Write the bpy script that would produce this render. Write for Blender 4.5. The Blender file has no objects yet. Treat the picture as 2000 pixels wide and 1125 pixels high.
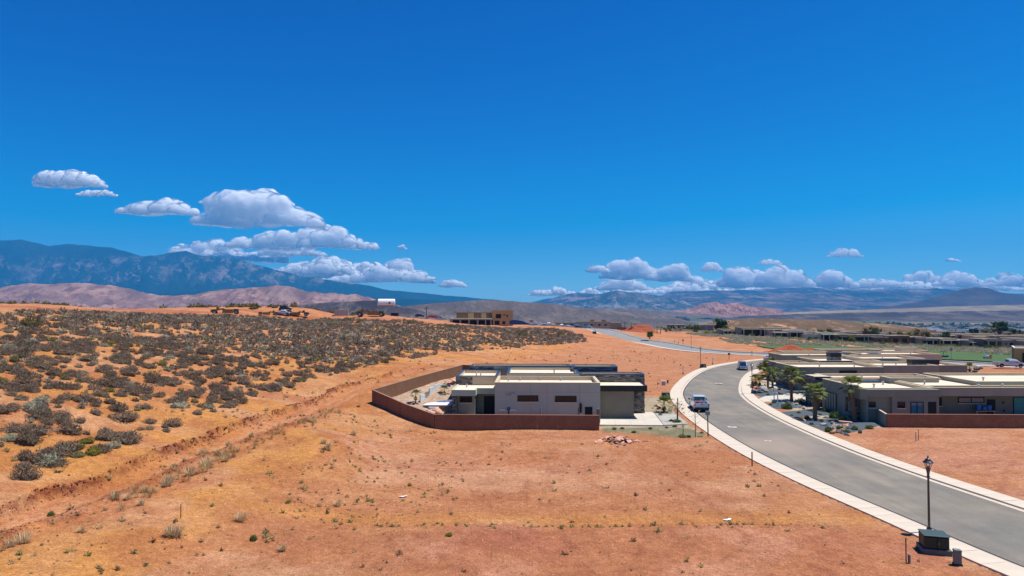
import bpy, math, random
import numpy as np
from mathutils import Vector, Matrix
random.seed(11); rng = np.random.default_rng(11)
PI = math.pi
SC = bpy.context.scene
COL = SC.collection

# ---------------------------------------------------------------- camera
FPX, CX, CY, HOR, CAMZ = 1333.0, 1000.0, 562.5, 600.0, 14.0
PITCH = math.atan((HOR - CY) / FPX)
cam_d = bpy.data.cameras.new('camera'); cam = bpy.data.objects.new('camera', cam_d); COL.objects.link(cam)
cam_d.sensor_width = 36.0; cam_d.lens = 36.0 * FPX / 2000.0
cam_d.clip_start = 0.5; cam_d.clip_end = 120000.0
cam.location = (0, 0, CAMZ); cam.rotation_euler = (PI / 2 + PITCH, 0, 0)
SC.camera = cam

# ---------------------------------------------------------------- light
SUN_EL, SUN_AZ = math.radians(69), math.radians(12)      # azimuth counted from +X towards +Y (away from the camera)
sd = Vector((math.cos(SUN_EL) * math.cos(SUN_AZ), math.cos(SUN_EL) * math.sin(SUN_AZ), math.sin(SUN_EL)))
sl = bpy.data.lights.new('sun', 'SUN'); sl.energy = 4.3; sl.angle = math.radians(0.5); sl.color = (1.0, 0.955, 0.865)
so = bpy.data.objects.new('sun', sl); COL.objects.link(so); so.rotation_euler = sd.to_track_quat('Z', 'Y').to_euler()
so.location = (0, 0, 300)
W = bpy.data.worlds.new('World'); SC.world = W; W.use_nodes = True
wn = W.node_tree; wn.nodes.clear()
wo = wn.nodes.new('ShaderNodeOutputWorld'); wb = wn.nodes.new('ShaderNodeBackground'); ws = wn.nodes.new('ShaderNodeTexSky')
ws.sky_type = 'NISHITA'; ws.sun_disc = False; ws.sun_elevation = SUN_EL
ws.sun_rotation = math.atan2(sd.x, sd.y)
ws.altitude = 900; ws.air_density = 1.0; ws.dust_density = 0.35; ws.ozone_density = 2.2
def wmath(op, a, b, c=None):
    n = wn.nodes.new('ShaderNodeMath'); n.operation = op
    for k, v in enumerate((a, b, c)):
        if v is None: continue
        if isinstance(v, (int, float)): n.inputs[k].default_value = v
        else: wn.links.new(v, n.inputs[k])
    return n.outputs[0]
# the clear high-desert air: each channel of the sky gets the contrast a polarised, saturated photograph gives it
wsep = wn.nodes.new('ShaderNodeSeparateColor'); wn.links.new(ws.outputs[0], wsep.inputs[0])
w_r = wmath('MAXIMUM', wmath('MULTIPLY', wmath('SUBTRACT', wsep.outputs[0], 3.3), .62), .0)
w_g = wmath('MULTIPLY', wmath('POWER', wmath('DIVIDE', wsep.outputs[1], 2.32), 1.74), .68)
w_m = wmath('MULTIPLY', wmath('ADD', wsep.outputs[1], wsep.outputs[2]), .5)
w_b = wmath('MULTIPLY', wmath('POWER', wmath('DIVIDE', w_m, 3.26), 1.0), 3.15)
wcmb = wn.nodes.new('ShaderNodeCombineColor')
for k_, o_ in enumerate((w_r, w_g, w_b)): wn.links.new(o_, wcmb.inputs[k_])
wn.links.new(wcmb.outputs[0], wb.inputs[0])
wb.inputs[1].default_value = 0.1
wn.links.new(wb.outputs[0], wo.inputs[0])
SC.view_settings.view_transform = 'Standard'; SC.view_settings.look = 'None'
SC.view_settings.exposure = 0.60; SC.view_settings.gamma = 1.0; SC.view_settings.use_curve_mapping = False
SC.cycles.max_bounces = 6; SC.cycles.diffuse_bounces = 3; SC.cycles.glossy_bounces = 2
SC.cycles.transmission_bounces = 3; SC.cycles.transparent_max_bounces = 40; SC.cycles.volume_bounces = 0
SC.cycles.caustics_reflective = False; SC.cycles.caustics_refractive = False

# ---------------------------------------------------------------- placing: a picture point on a height becomes a point of the place
def ray(px, py):
    u = (px - CX) / FPX; v = (CY - py) / FPX
    c, s = math.cos(PITCH), math.sin(PITCH)
    return u, c - v * s, s + v * c
def G(px, py, z=0.0):
    x, y, w = ray(px, py); t = (z - CAMZ) / w
    return x * t, y * t
def atD(px, py, Y):
    x, y, w = ray(px, py); t = Y / y
    return x * t, CAMZ + w * t
def proj(x, y, z):
    c, s = math.cos(PITCH), math.sin(PITCH)
    dz = z - CAMZ; d = y * c + dz * s; v = -y * s + dz * c
    d = np.maximum(d, 1e-3) if isinstance(d, np.ndarray) else max(d, 1e-3)
    return CX + FPX * x / d, CY - FPX * v / d

# ---------------------------------------------------------------- noise
def _hash(ix, iy, iz, s):
    n = (ix * 374761393 + iy * 668265263 + iz * 2147483647 + s * 974634777) & 0xffffffff
    n = ((n ^ (n >> 13)) * 1274126177) & 0xffffffff
    return ((n ^ (n >> 16)) & 0xffff) / 65535.0
def vnoise(x, y, s=0):
    x = np.asarray(x, float); y = np.asarray(y, float)
    ix = np.floor(x).astype(np.int64); iy = np.floor(y).astype(np.int64)
    fx = x - ix; fy = y - iy; fx = fx * fx * (3 - 2 * fx); fy = fy * fy * (3 - 2 * fy)
    a = _hash(ix, iy, 0, s); b = _hash(ix + 1, iy, 0, s); c = _hash(ix, iy + 1, 0, s); d = _hash(ix + 1, iy + 1, 0, s)
    return (a * (1 - fx) + b * fx) * (1 - fy) + (c * (1 - fx) + d * fx) * fy
def fbm(x, y, o=4, s=0, g=0.5):
    t = 0; a = 1; n = 0
    for i in range(o):
        t = t + a * vnoise(x * 2 ** i + 17.3 * i, y * 2 ** i - 9.1 * i, s + i); n += a; a *= g
    return t / n
def ridged(x, y, o=4, s=0):
    t = 0; a = 1; n = 0
    for i in range(o):
        t = t + a * (1 - np.abs(2 * vnoise(x * 2 ** i + 7.7 * i, y * 2 ** i + 3.3 * i, s + i) - 1)); n += a; a *= 0.5
    return t / n
def sstep(a, b, x):
    t = np.clip((x - a) / (b - a), 0, 1); return t * t * (3 - 2 * t)

# ---------------------------------------------------------------- objects
def tag(o, label=None, cat=None, group=None, kind=None):
    if label: o['label'] = label
    if cat: o['category'] = cat
    if group: o['group'] = group
    if kind: o['kind'] = kind
    return o
def empty(name, loc, rz=0, label=None, cat=None, group=None):
    o = bpy.data.objects.new(name, None); COL.objects.link(o); o.location = loc; o.rotation_euler = (0, 0, rz)
    o.empty_display_size = 0.3
    return tag(o, label, cat, group)
def link(name, me, parent=None, loc=None, rot=None, scale=None):
    o = bpy.data.objects.new(name, me); COL.objects.link(o)
    if parent is not None: o.parent = parent
    if loc is not None: o.location = loc
    if rot is not None: o.rotation_euler = rot
    if scale is not None: o.scale = scale if hasattr(scale, '__len__') else (scale,) * 3
    return o
def copy_tree(o, parent=None, name=None):
    c = o.copy(); COL.objects.link(c)
    c.parent = parent
    for ch in o.children: copy_tree(ch, c)
    return c
def np_mesh(name, V, F, mat=None, col=None, smooth=False, attrs=None):
    """V (n,3); F (m,3) or (m,4) int array; col per-face rgb"""
    me = bpy.data.meshes.new(name); V = np.asarray(V, np.float32); F = np.asarray(F, np.int32)
    k = F.shape[1]
    me.vertices.add(len(V)); me.vertices.foreach_set('co', V.ravel())
    me.loops.add(F.size); me.loops.foreach_set('vertex_index', F.ravel())
    me.polygons.add(len(F)); me.polygons.foreach_set('loop_start', np.arange(0, F.size, k, dtype=np.int32))
    me.polygons.foreach_set('loop_total', np.full(len(F), k, np.int32))
    me.polygons.foreach_set('use_smooth', np.full(len(F), smooth, bool))
    me.update(calc_edges=True); me.validate()
    if col is not None:
        a = me.attributes.new('Col', 'FLOAT_COLOR', 'CORNER')
        c = np.ones((F.size, 4), np.float32); c[:, :3] = np.repeat(np.asarray(col, np.float32), k, axis=0)
        a.data.foreach_set('color', c.ravel())
    for nm, arr in (attrs or {}).items():
        a = me.attributes.new(nm, 'FLOAT_COLOR', 'POINT'); c = np.ones((len(V), 4), np.float32); c[:, :3] = arr
        a.data.foreach_set('color', c.ravel())
    if mat is not None: me.materials.append(mat)
    return me

class MB:
    def __init__(s): s.v = []; s.f = []; s.mi = []; s.c = []; s.cur = 0; s.col = (1, 1, 1)
    def add(s, vs, fs):
        b = len(s.v); s.v.extend(tuple(p) for p in vs)
        for f in fs: s.f.append(tuple(b + i for i in f)); s.mi.append(s.cur); s.c.append(s.col)
        return s
    def box(s, x0, x1, y0, y1, z0, z1):
        vs = [(x0, y0, z0), (x1, y0, z0), (x1, y1, z0), (x0, y1, z0), (x0, y0, z1), (x1, y0, z1), (x1, y1, z1), (x0, y1, z1)]
        return s.add(vs, [(0, 3, 2, 1), (4, 5, 6, 7), (0, 1, 5, 4), (1, 2, 6, 5), (2, 3, 7, 6), (3, 0, 4, 7)])
    def obox(s, c, d, M=None, taper=1.0):
        vs = []
        for dz in (-.5, .5):
            t = taper if dz > 0 else 1
            for dx, dy in ((-.5, -.5), (.5, -.5), (.5, .5), (-.5, .5)):
                p = Vector((dx * d[0] * t, dy * d[1] * t, dz * d[2]))
                if M is not None: p = M @ p
                vs.append(Vector(c) + p)
        return s.add(vs, [(0, 3, 2, 1), (4, 5, 6, 7), (0, 1, 5, 4), (1, 2, 6, 5), (2, 3, 7, 6), (3, 0, 4, 7)])
    def prism(s, poly, z0, z1):
        n = len(poly); z0 = z0 if hasattr(z0, '__len__') else [z0] * n; z1 = z1 if hasattr(z1, '__len__') else [z1] * n
        vs = [(p[0], p[1], z0[i]) for i, p in enumerate(poly)] + [(p[0], p[1], z1[i]) for i, p in enumerate(poly)]
        fs = [tuple(range(n - 1, -1, -1)), tuple(range(n, 2 * n))] + [(i, (i + 1) % n, n + (i + 1) % n, n + i) for i in range(n)]
        return s.add(vs, fs)
    def side(s, prof, y0, y1):                 # profile in x,z extruded along y
        n = len(prof)
        vs = [(p[0], y0, p[1]) for p in prof] + [(p[0], y1, p[1]) for p in prof]
        fs = [tuple(range(n)), tuple(range(2 * n - 1, n - 1, -1))] + [(i, n + i, n + (i + 1) % n, (i + 1) % n) for i in range(n)]
        return s.add(vs, fs)
    def tube(s, pts, rad, n=8, cap=True):
        pts = [Vector(p) for p in pts]; rad = rad if hasattr(rad, '__len__') else [rad] * len(pts)
        vs = []; fs = []; up = Vector((0.013, 0.017, 1)).normalized()
        for i, p in enumerate(pts):
            d = (pts[min(i + 1, len(pts) - 1)] - pts[max(i - 1, 0)]).normalized()
            a = d.cross(up)
            if a.length < 0.1: a = d.cross(Vector((1, 0, 0)))
            a.normalize(); b = d.cross(a)
            for k in range(n):
                t = 2 * PI * k / n; vs.append(p + (a * math.cos(t) + b * math.sin(t)) * rad[i])
        for i in range(len(pts) - 1):
            for k in range(n):
                k2 = (k + 1) % n; fs.append((i * n + k, i * n + k2, (i + 1) * n + k2, (i + 1) * n + k))
        if cap: fs.append(tuple(range(n - 1, -1, -1))); fs.append(tuple(len(vs) - n + k for k in range(n)))
        return s.add(vs, fs)
    def lathe(s, prof, n=12, c=(0, 0, 0)):
        vs = []; fs = []
        for r, z in prof:
            for k in range(n):
                t = 2 * PI * k / n; vs.append((c[0] + r * math.cos(t), c[1] + r * math.sin(t), c[2] + z))
        for i in range(len(prof) - 1):
            for k in range(n):
                k2 = (k + 1) % n; fs.append((i * n + k, i * n + k2, (i + 1) * n + k2, (i + 1) * n + k))
        fs.append(tuple(range(n - 1, -1, -1))); fs.append(tuple(len(vs) - n + k for k in range(n)))
        return s.add(vs, fs)
    def mesh(s, name, mat, smooth=False, bevel=0):
        me = bpy.data.meshes.new(name); me.from_pydata(s.v, [], s.f)
        for m in (mat if isinstance(mat, (list, tuple)) else [mat]): me.materials.append(m)
        me.polygons.foreach_set('material_index', s.mi)
        if smooth: me.polygons.foreach_set('use_smooth', [True] * len(s.f))
        if any(c != (1, 1, 1) for c in s.c):
            a = me.attributes.new('Col', 'FLOAT_COLOR', 'CORNER'); cc = []
            for f, c in zip(s.f, s.c): cc.extend([c[0], c[1], c[2], 1.0] * len(f))
            a.data.foreach_set('color', cc)
        me.update(); return me
    def build(s, name, mat, parent=None, smooth=False, bevel=0, **k):
        o = link(name, s.mesh(name, mat, smooth), parent, **k)
        if bevel:
            b = o.modifiers.new('bevel', 'BEVEL'); b.width = bevel; b.segments = 2; b.limit_method = 'ANGLE'
        return o

# ---------------------------------------------------------------- materials
def mat(name, col, rough=0.85, var=0.12, scale=3.0, bump=0.0, bscale=20.0, col2=None, spec=0.3, metal=0.0, attr=None, objrand=0.0, detail=4, stretch=None, bdist=0.02, coat=0):
    m = bpy.data.materials.new(name); m.use_nodes = True; nt = m.node_tree; N = nt.nodes; L = nt.links
    b = N['Principled BSDF']; b.inputs['Roughness'].default_value = rough; b.inputs['Specular IOR Level'].default_value = spec; b.inputs['Metallic'].default_value = metal
    if coat: b.inputs['Coat Weight'].default_value = coat; b.inputs['Coat Roughness'].default_value = 0.05
    tc = N.new('ShaderNodeTexCoord'); src = tc.outputs['Object']
    if stretch:
        mp = N.new('ShaderNodeMapping'); mp.inputs['Scale'].default_value = stretch; L.new(src, mp.inputs[0]); src = mp.outputs[0]
    n = N.new('ShaderNodeTexNoise'); n.inputs['Scale'].default_value = scale; n.inputs['Detail'].default_value = detail; n.inputs['Roughness'].default_value = 0.6; L.new(src, n.inputs['Vector'])
    r = N.new('ShaderNodeValToRGB'); r.color_ramp.elements[0].position = 0.3; r.color_ramp.elements[1].position = 0.7
    c2 = col2 if col2 else tuple(c * (1 + var) for c in col)
    c1 = col if col2 else tuple(c * (1 - var) for c in col)
    r.color_ramp.elements[0].color = (*c1, 1); r.color_ramp.elements[1].color = (*c2, 1)
    L.new(n.outputs[0], r.inputs[0]); out = r.outputs[0]
    if attr:
        a = N.new('ShaderNodeAttribute'); a.attribute_name = attr
        mx = N.new('ShaderNodeMix'); mx.data_type = 'RGBA'; mx.blend_type = 'MULTIPLY'; mx.inputs[0].default_value = 1
        L.new(out, mx.inputs[6]); L.new(a.outputs['Color'], mx.inputs[7]); out = mx.outputs[2]
    if objrand:
        oi = N.new('ShaderNodeObjectInfo'); mr = N.new('ShaderNodeMapRange'); mr.inputs[3].default_value = 1 - objrand; mr.inputs[4].default_value = 1 + objrand
        L.new(oi.outputs['Random'], mr.inputs[0])
        mx = N.new('ShaderNodeVectorMath'); mx.operation = 'SCALE'; L.new(out, mx.inputs[0]); L.new(mr.outputs[0], mx.inputs['Scale']); out = mx.outputs[0]
    L.new(out, b.inputs['Base Color'])
    if bump:
        n2 = N.new('ShaderNodeTexNoise'); n2.inputs['Scale'].default_value = bscale; n2.inputs['Detail'].default_value = 5; L.new(src, n2.inputs['Vector'])
        bp = N.new('ShaderNodeBump'); bp.inputs['Strength'].default_value = bump; bp.inputs['Distance'].default_value = bdist
        L.new(n2.outputs[0], bp.inputs['Height']); L.new(bp.outputs[0], b.inputs['Normal'])
    return m
# ================================================================ road lines
MAIN = [(52, -30), (47, -10), (40.5, 12), (35.4, 27), (32.2, 37), (30.6, 47), (29.1, 57), (28.3, 67), (28.3, 79), (28.9, 90), (30.3, 101), (32.6, 112), (36.4, 124), (41.9, 138.5), (48.8, 153), (58.3, 166), (70, 177.5), (81, 186), (90, 192)]
CROSS = [(30, 640), (35, 560), (42, 440), (46, 370), (49, 320), (51, 290), (54, 262), (59, 238), (67, 218), (78, 203), (93, 190.5), (109, 176), (124, 164), (150, 148), (190, 130), (240, 118)]
def smooth_line(P, step=1.5):
    P = [Vector((a, b)) for a, b in P]; out = []
    for i in range(len(P) - 1):
        p0 = P[max(i - 1, 0)]; p1 = P[i]; p2 = P[i + 1]; p3 = P[min(i + 2, len(P) - 1)]
        n = max(2, int((p2 - p1).length / step))
        for k in range(n):
            t = k / n
            out.append(0.5 * ((2 * p1) + (p2 - p0) * t + (2 * p0 - 5 * p1 + 4 * p2 - p3) * t * t + (3 * p1 - p0 - 3 * p2 + p3) * t ** 3))
    out.append(P[-1]); return np.array([(p.x, p.y) for p in out])
LM, LC = smooth_line(MAIN), smooth_line(CROSS, 2.5)
def line_dist(x, y, L):
    """distance to a polyline and index of nearest vertex (chunked)"""
    x = np.asarray(x, float).ravel(); y = np.asarray(y, float).ravel(); d = np.full(x.shape, 1e9)
    for i in range(len(L) - 1):
        ax, ay = L[i]; bx, by = L[i + 1]; vx, vy = bx - ax, by - ay; q = vx * vx + vy * vy + 1e-9
        t = np.clip(((x - ax) * vx + (y - ay) * vy) / q, 0, 1)
        dd = np.hypot(x - ax - t * vx, y - ay - t * vy); d = np.minimum(d, dd)
    return d
def side_of(x, y, L):
    x = np.asarray(x, float).ravel(); y = np.asarray(y, float).ravel(); d = np.full(x.shape, 1e9); s = np.zeros(x.shape)
    for i in range(len(L) - 1):
        ax, ay = L[i]; bx, by = L[i + 1]; vx, vy = bx - ax, by - ay; q = vx * vx + vy * vy + 1e-9
        t = np.clip(((x - ax) * vx + (y - ay) * vy) / q, 0, 1)
        dd = np.hypot(x - ax - t * vx, y - ay - t * vy); c = (vx * (y - ay) - vy * (x - ax)) / math.sqrt(q)
        m = dd < d; d = np.where(m, dd, d); s = np.where(m, c, s)
    return d * np.sign(s)

# ================================================================ terrain: a smooth surface through levelled points
CP = []
def cp(px, py, z): x, y = G(px, py, z); CP.append((x, y, z))
for a in [(0, 1120, 2.0), (0, 1020, 2.5), (0, 900, 4.0), (0, 800, 6.0), (0, 700, 8.5), (0, 650, 10.5), (0, 622, 12.2), (0, 606, 13.2),
          (200, 1120, 1.4), (200, 920, 2.8), (200, 800, 5.0), (200, 700, 7.8), (200, 650, 9.8), (200, 622, 11.8), (220, 606, 12.8),
          (400, 860, 2.5), (400, 780, 4.2), (400, 700, 6.6), (400, 650, 8.8), (400, 620, 10.8), (450, 612, 11.2),
          (560, 780, 2.6), (560, 700, 5.4), (600, 650, 7.8), (600, 620, 10.2), (680, 616, 9.6),
          (700, 745, 2.6), (740, 700, 4.3), (720, 650, 7.0), (720, 626, 8.7), (760, 619, 9.0),
          (850, 700, 3.6), (860, 660, 5.4), (880, 638, 6.2), (900, 635, 5.2),
          (1000, 700, 1.5), (1000, 660, 4.0), (1000, 641, 5.0), (1100, 645, 4.0), (1130, 668, 1.8), (1100, 700, 0.5),
          (420, 1120, .5), (480, 1000, 1.0), (600, 900, 1.5), (640, 960, .6), (760, 900, .35), (700, 1000, .1), (800, 860, .3), (640, 850, 2.0)]: cp(*a)
CP += [(0, 30, 0), (12, 34, 0), (24, 30, 0), (38, 25, 0), (55, 30, 0), (-4, 45, 0), (10, 50, 0), (21, 50, 0), (40, 50, 0), (60, 50, 0), (-6, 62, 0), (8, 66, 0), (22, 67, 0), (36, 67, 0), (55, 70, 0), (80, 60, 0),
       (-8.8, 76, 0), (0, 77, 0), (10, 78, 0), (20, 80, 0), (-8, 84, .1), (-11, 84.5, .75), (-17.5, 86, 1.95), (-14.6, 91.8, 2.4), (-11.9, 98.7, 3.0), (-7.7, 108, 3.5), (0, 84, 0), (10, 84, 0), (10, 100, 0), (0, 100, .4), (18, 95, 0), (24, 100, 0), (10, 115, .3), (22, 125, 0), (30, 150, 0),
       (42, 84, 0), (60, 84, 0), (80, 84, 0), (60, 105, 0), (45, 110, 0), (75, 125, 0), (60, 140, 0), (45, 165, 0), (66, 196, 0), (90, 165, 0), (110, 150, -.1), (125, 163, -.2), (150, 150, -.3),
       (52, 290, 0), (50, 320, .6), (46, 370, 2.0), (42, 440, .8), (35, 560, -5), (70, 260, -.3), (75, 320, -.3), (85, 400, -1.5), (20, 330, 3.4), (5, 370, 4.0), (-18, 373, 5), (20, 430, 2.5), (-10, 480, 2), (25, 230, .8),
       (100, 215, -.8), (125, 237, -2), (150, 225, -2.2), (185, 215, -2.6), (90, 235, -1.2), (110, 280, -1.6), (116, 444, -1.2), (136, 350, -1.3), (157, 338, -2.9), (190, 328, -3.9), (207, 318, -4.5), (226, 305, -4.4), (250, 230, -2.6), (250, 300, -4.6), (200, 400, -5.3), (150, 450, -4), (260, 400, -5.8),
       (150, 600, -7), (300, 600, -9), (60, 600, -7), (-10, 600, -3), (-170, 262, 14.5), (-235, 265, 14.9), (-118, 262, 13.9), (-78, 260, 13.0), (-52, 262, 11.2), (-60, 330, 8.5), (-100, 330, 10), (-170, 330, 11.5), (-250, 330, 12), (-60, 450, 5), (-170, 450, 7), (-280, 450, 8), (-60, 600, -4), (-200, 600, -3), (-300, 250, 14), (-300, 100, 14), (-150, 60, 12), (-100, 30, 9), (-60, 10, 5), (-25, 0, 2), (0, -20, .5), (60, -20, 0), (120, 30, 0), (160, 80, 0), (300, 100, 0), (-40, -40, 3)]
CP = np.array(CP, float)
def _tps():
    n = len(CP); S = 100.0; P = CP[:, :2] / S
    d = np.hypot(P[:, None, 0] - P[None, :, 0], P[:, None, 1] - P[None, :, 1])
    K = np.where(d > 0, d * d * np.log(d + 1e-12), 0) + np.eye(n) * 2e-4
    Q = np.hstack([np.ones((n, 1)), P]); A = np.zeros((n + 3, n + 3)); A[:n, :n] = K; A[:n, n:] = Q; A[n:, :n] = Q.T
    b = np.zeros(n + 3); b[:n] = CP[:, 2]
    return np.linalg.solve(A, b), P, S
_TW, _TP, _TS = _tps()
def smooth_h(x, y):
    x = np.asarray(x, float).ravel() / _TS; y = np.asarray(y, float).ravel() / _TS
    xc = np.clip(x, -4.5, 4); yc = np.clip(y, -.8, 7)
    h = _TW[-3] + _TW[-2] * xc + _TW[-1] * yc
    for i in range(len(_TP)):
        d2 = (xc - _TP[i, 0]) ** 2 + (yc - _TP[i, 1]) ** 2
        h = h + _TW[i] * 0.5 * d2 * np.log(d2 + 1e-12)
    return np.clip(h, -14, 15)
# the two cut banks of the dirt track, traced on the ground
def trace(pts):
    out = []
    for px, py in pts:
        z = 2.0
        for _ in range(12):
            x, y = G(px, py, z); z = float(smooth_h([x], [y])[0])
        out.append((x, y))
    return out
BANK_UP = smooth_line(trace([(-150, 1010), (0, 975), (130, 937), (210, 918), (300, 882), (400, 847), (500, 810), (620, 772), (700, 746), (760, 728), (850, 706)]), .8)
BANK_LO = smooth_line(trace([(-150, 1085), (0, 1040), (130, 1000), (260, 945), (380, 897), (470, 865), (560, 830), (640, 797)]), .8)
YARD = [(-9.2, 79.2), (-17.4, 86.1), (-7.8, 107.8), (-4, 108), (-4, 80)]
def inpoly(x, y, poly):
    x = np.asarray(x, float); y = np.asarray(y, float); r = np.zeros(x.shape, bool); n = len(poly)
    for i in range(n):
        x0, y0 = poly[i]; x1, y1 = poly[(i + 1) % n]
        if y0 == y1: continue
        c = ((y0 > y) != (y1 > y)) & (x < (x1 - x0) * (y - y0) / (y1 - y0) + x0); r ^= c
    return r
FARZ = -62.0
def height(x, y, rough=True):
    x = np.asarray(x, float); y = np.asarray(y, float); shp = x.shape; x = x.ravel(); y = y.ravel()
    h = smooth_h(x, y)
    base = h.copy()
    if rough:
        hill = sstep(1.2, 4.0, h)
        far = sstep(250, 500, np.hypot(x, y))
        h = h + (fbm(x / 9, y / 9, 4, 3) - .5) * (0.16 + 1.0 * hill) + (fbm(x / 1.3, y / 1.3, 3, 9) - .5) * (0.07 + .22 * hill)
        h = h + (fbm(x / 60, y / 60, 3, 5) - .5) * (.1 + 3.2 * hill * far)
        # near lot: a slightly raised, rougher step with an uneven edge
        e = 43.6 + (fbm(x / 3, y * 0 + 3, 3, 21) - .5) * 1.0 + sstep(18, 26, x) * (-6)
        m = (1 - sstep(e - .25, e + .3, y)) * sstep(-14, -6, x) * (1 - sstep(22, 24.5, x))
        h = h + m * (.28 + (fbm(x / .7, y / .7, 3, 31) - .5) * .12)
        # track banks
        du = side_of(x, y, BANK_UP); wob = (fbm(x / 1.2, y / 1.2, 3, 41) - .5) * 1.1; du = du + wob
        depth = .55 * sstep(15, 40, x * 0 + 60) * (1 - sstep(110, 135, y))
        h = h - depth * (1 - sstep(-.55, .0, du)) * (1 - sstep(1.5, 7, -du)) 
        dl = side_of(x, y, BANK_LO) + wob * .8
        h = h + .36 * np.exp(-((dl - .2) / .55) ** 2) * (1 - sstep(75, 88, y))
    # roads: level across, the ground tucked under
    for L, hw in ((LM, 6.55), (LC, 7.0)):
        d = line_dist(x, y, L)
        k = 1 - sstep(hw + .3, hw + 7, d)
        h = h * (1 - k) + base * k
        h = h - .28 * (1 - sstep(hw - .45, hw - .1, d))
    # far away the ground falls to the valley floor
    r = np.hypot(x, y); f = sstep(520, 2600, r)
    h = h * (1 - f) + (FARZ + (fbm(x / 900, y / 900, 3, 8) - .5) * 8) * f
    return h.reshape(shp)
def gz(x, y): return float(height(np.array([x]), np.array([y]))[0])
_MT = np.concatenate([np.arange(18, 120, .25), np.arange(120, 560, 1.0)])
def onto(px, py):
    """point of the built ground seen at this picture point: the first place where the line of sight meets it"""
    a, b, c = ray(px, py); t = _MT / b; X, Y, Z = a * t, b * t, CAMZ + c * t; h = height(X, Y, False); k = np.where(Z < h)[0]
    k = k[0] if len(k) else int(np.argmin(Z - h)); return float(X[k]), float(Y[k]), gz(X[k], Y[k])

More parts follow.
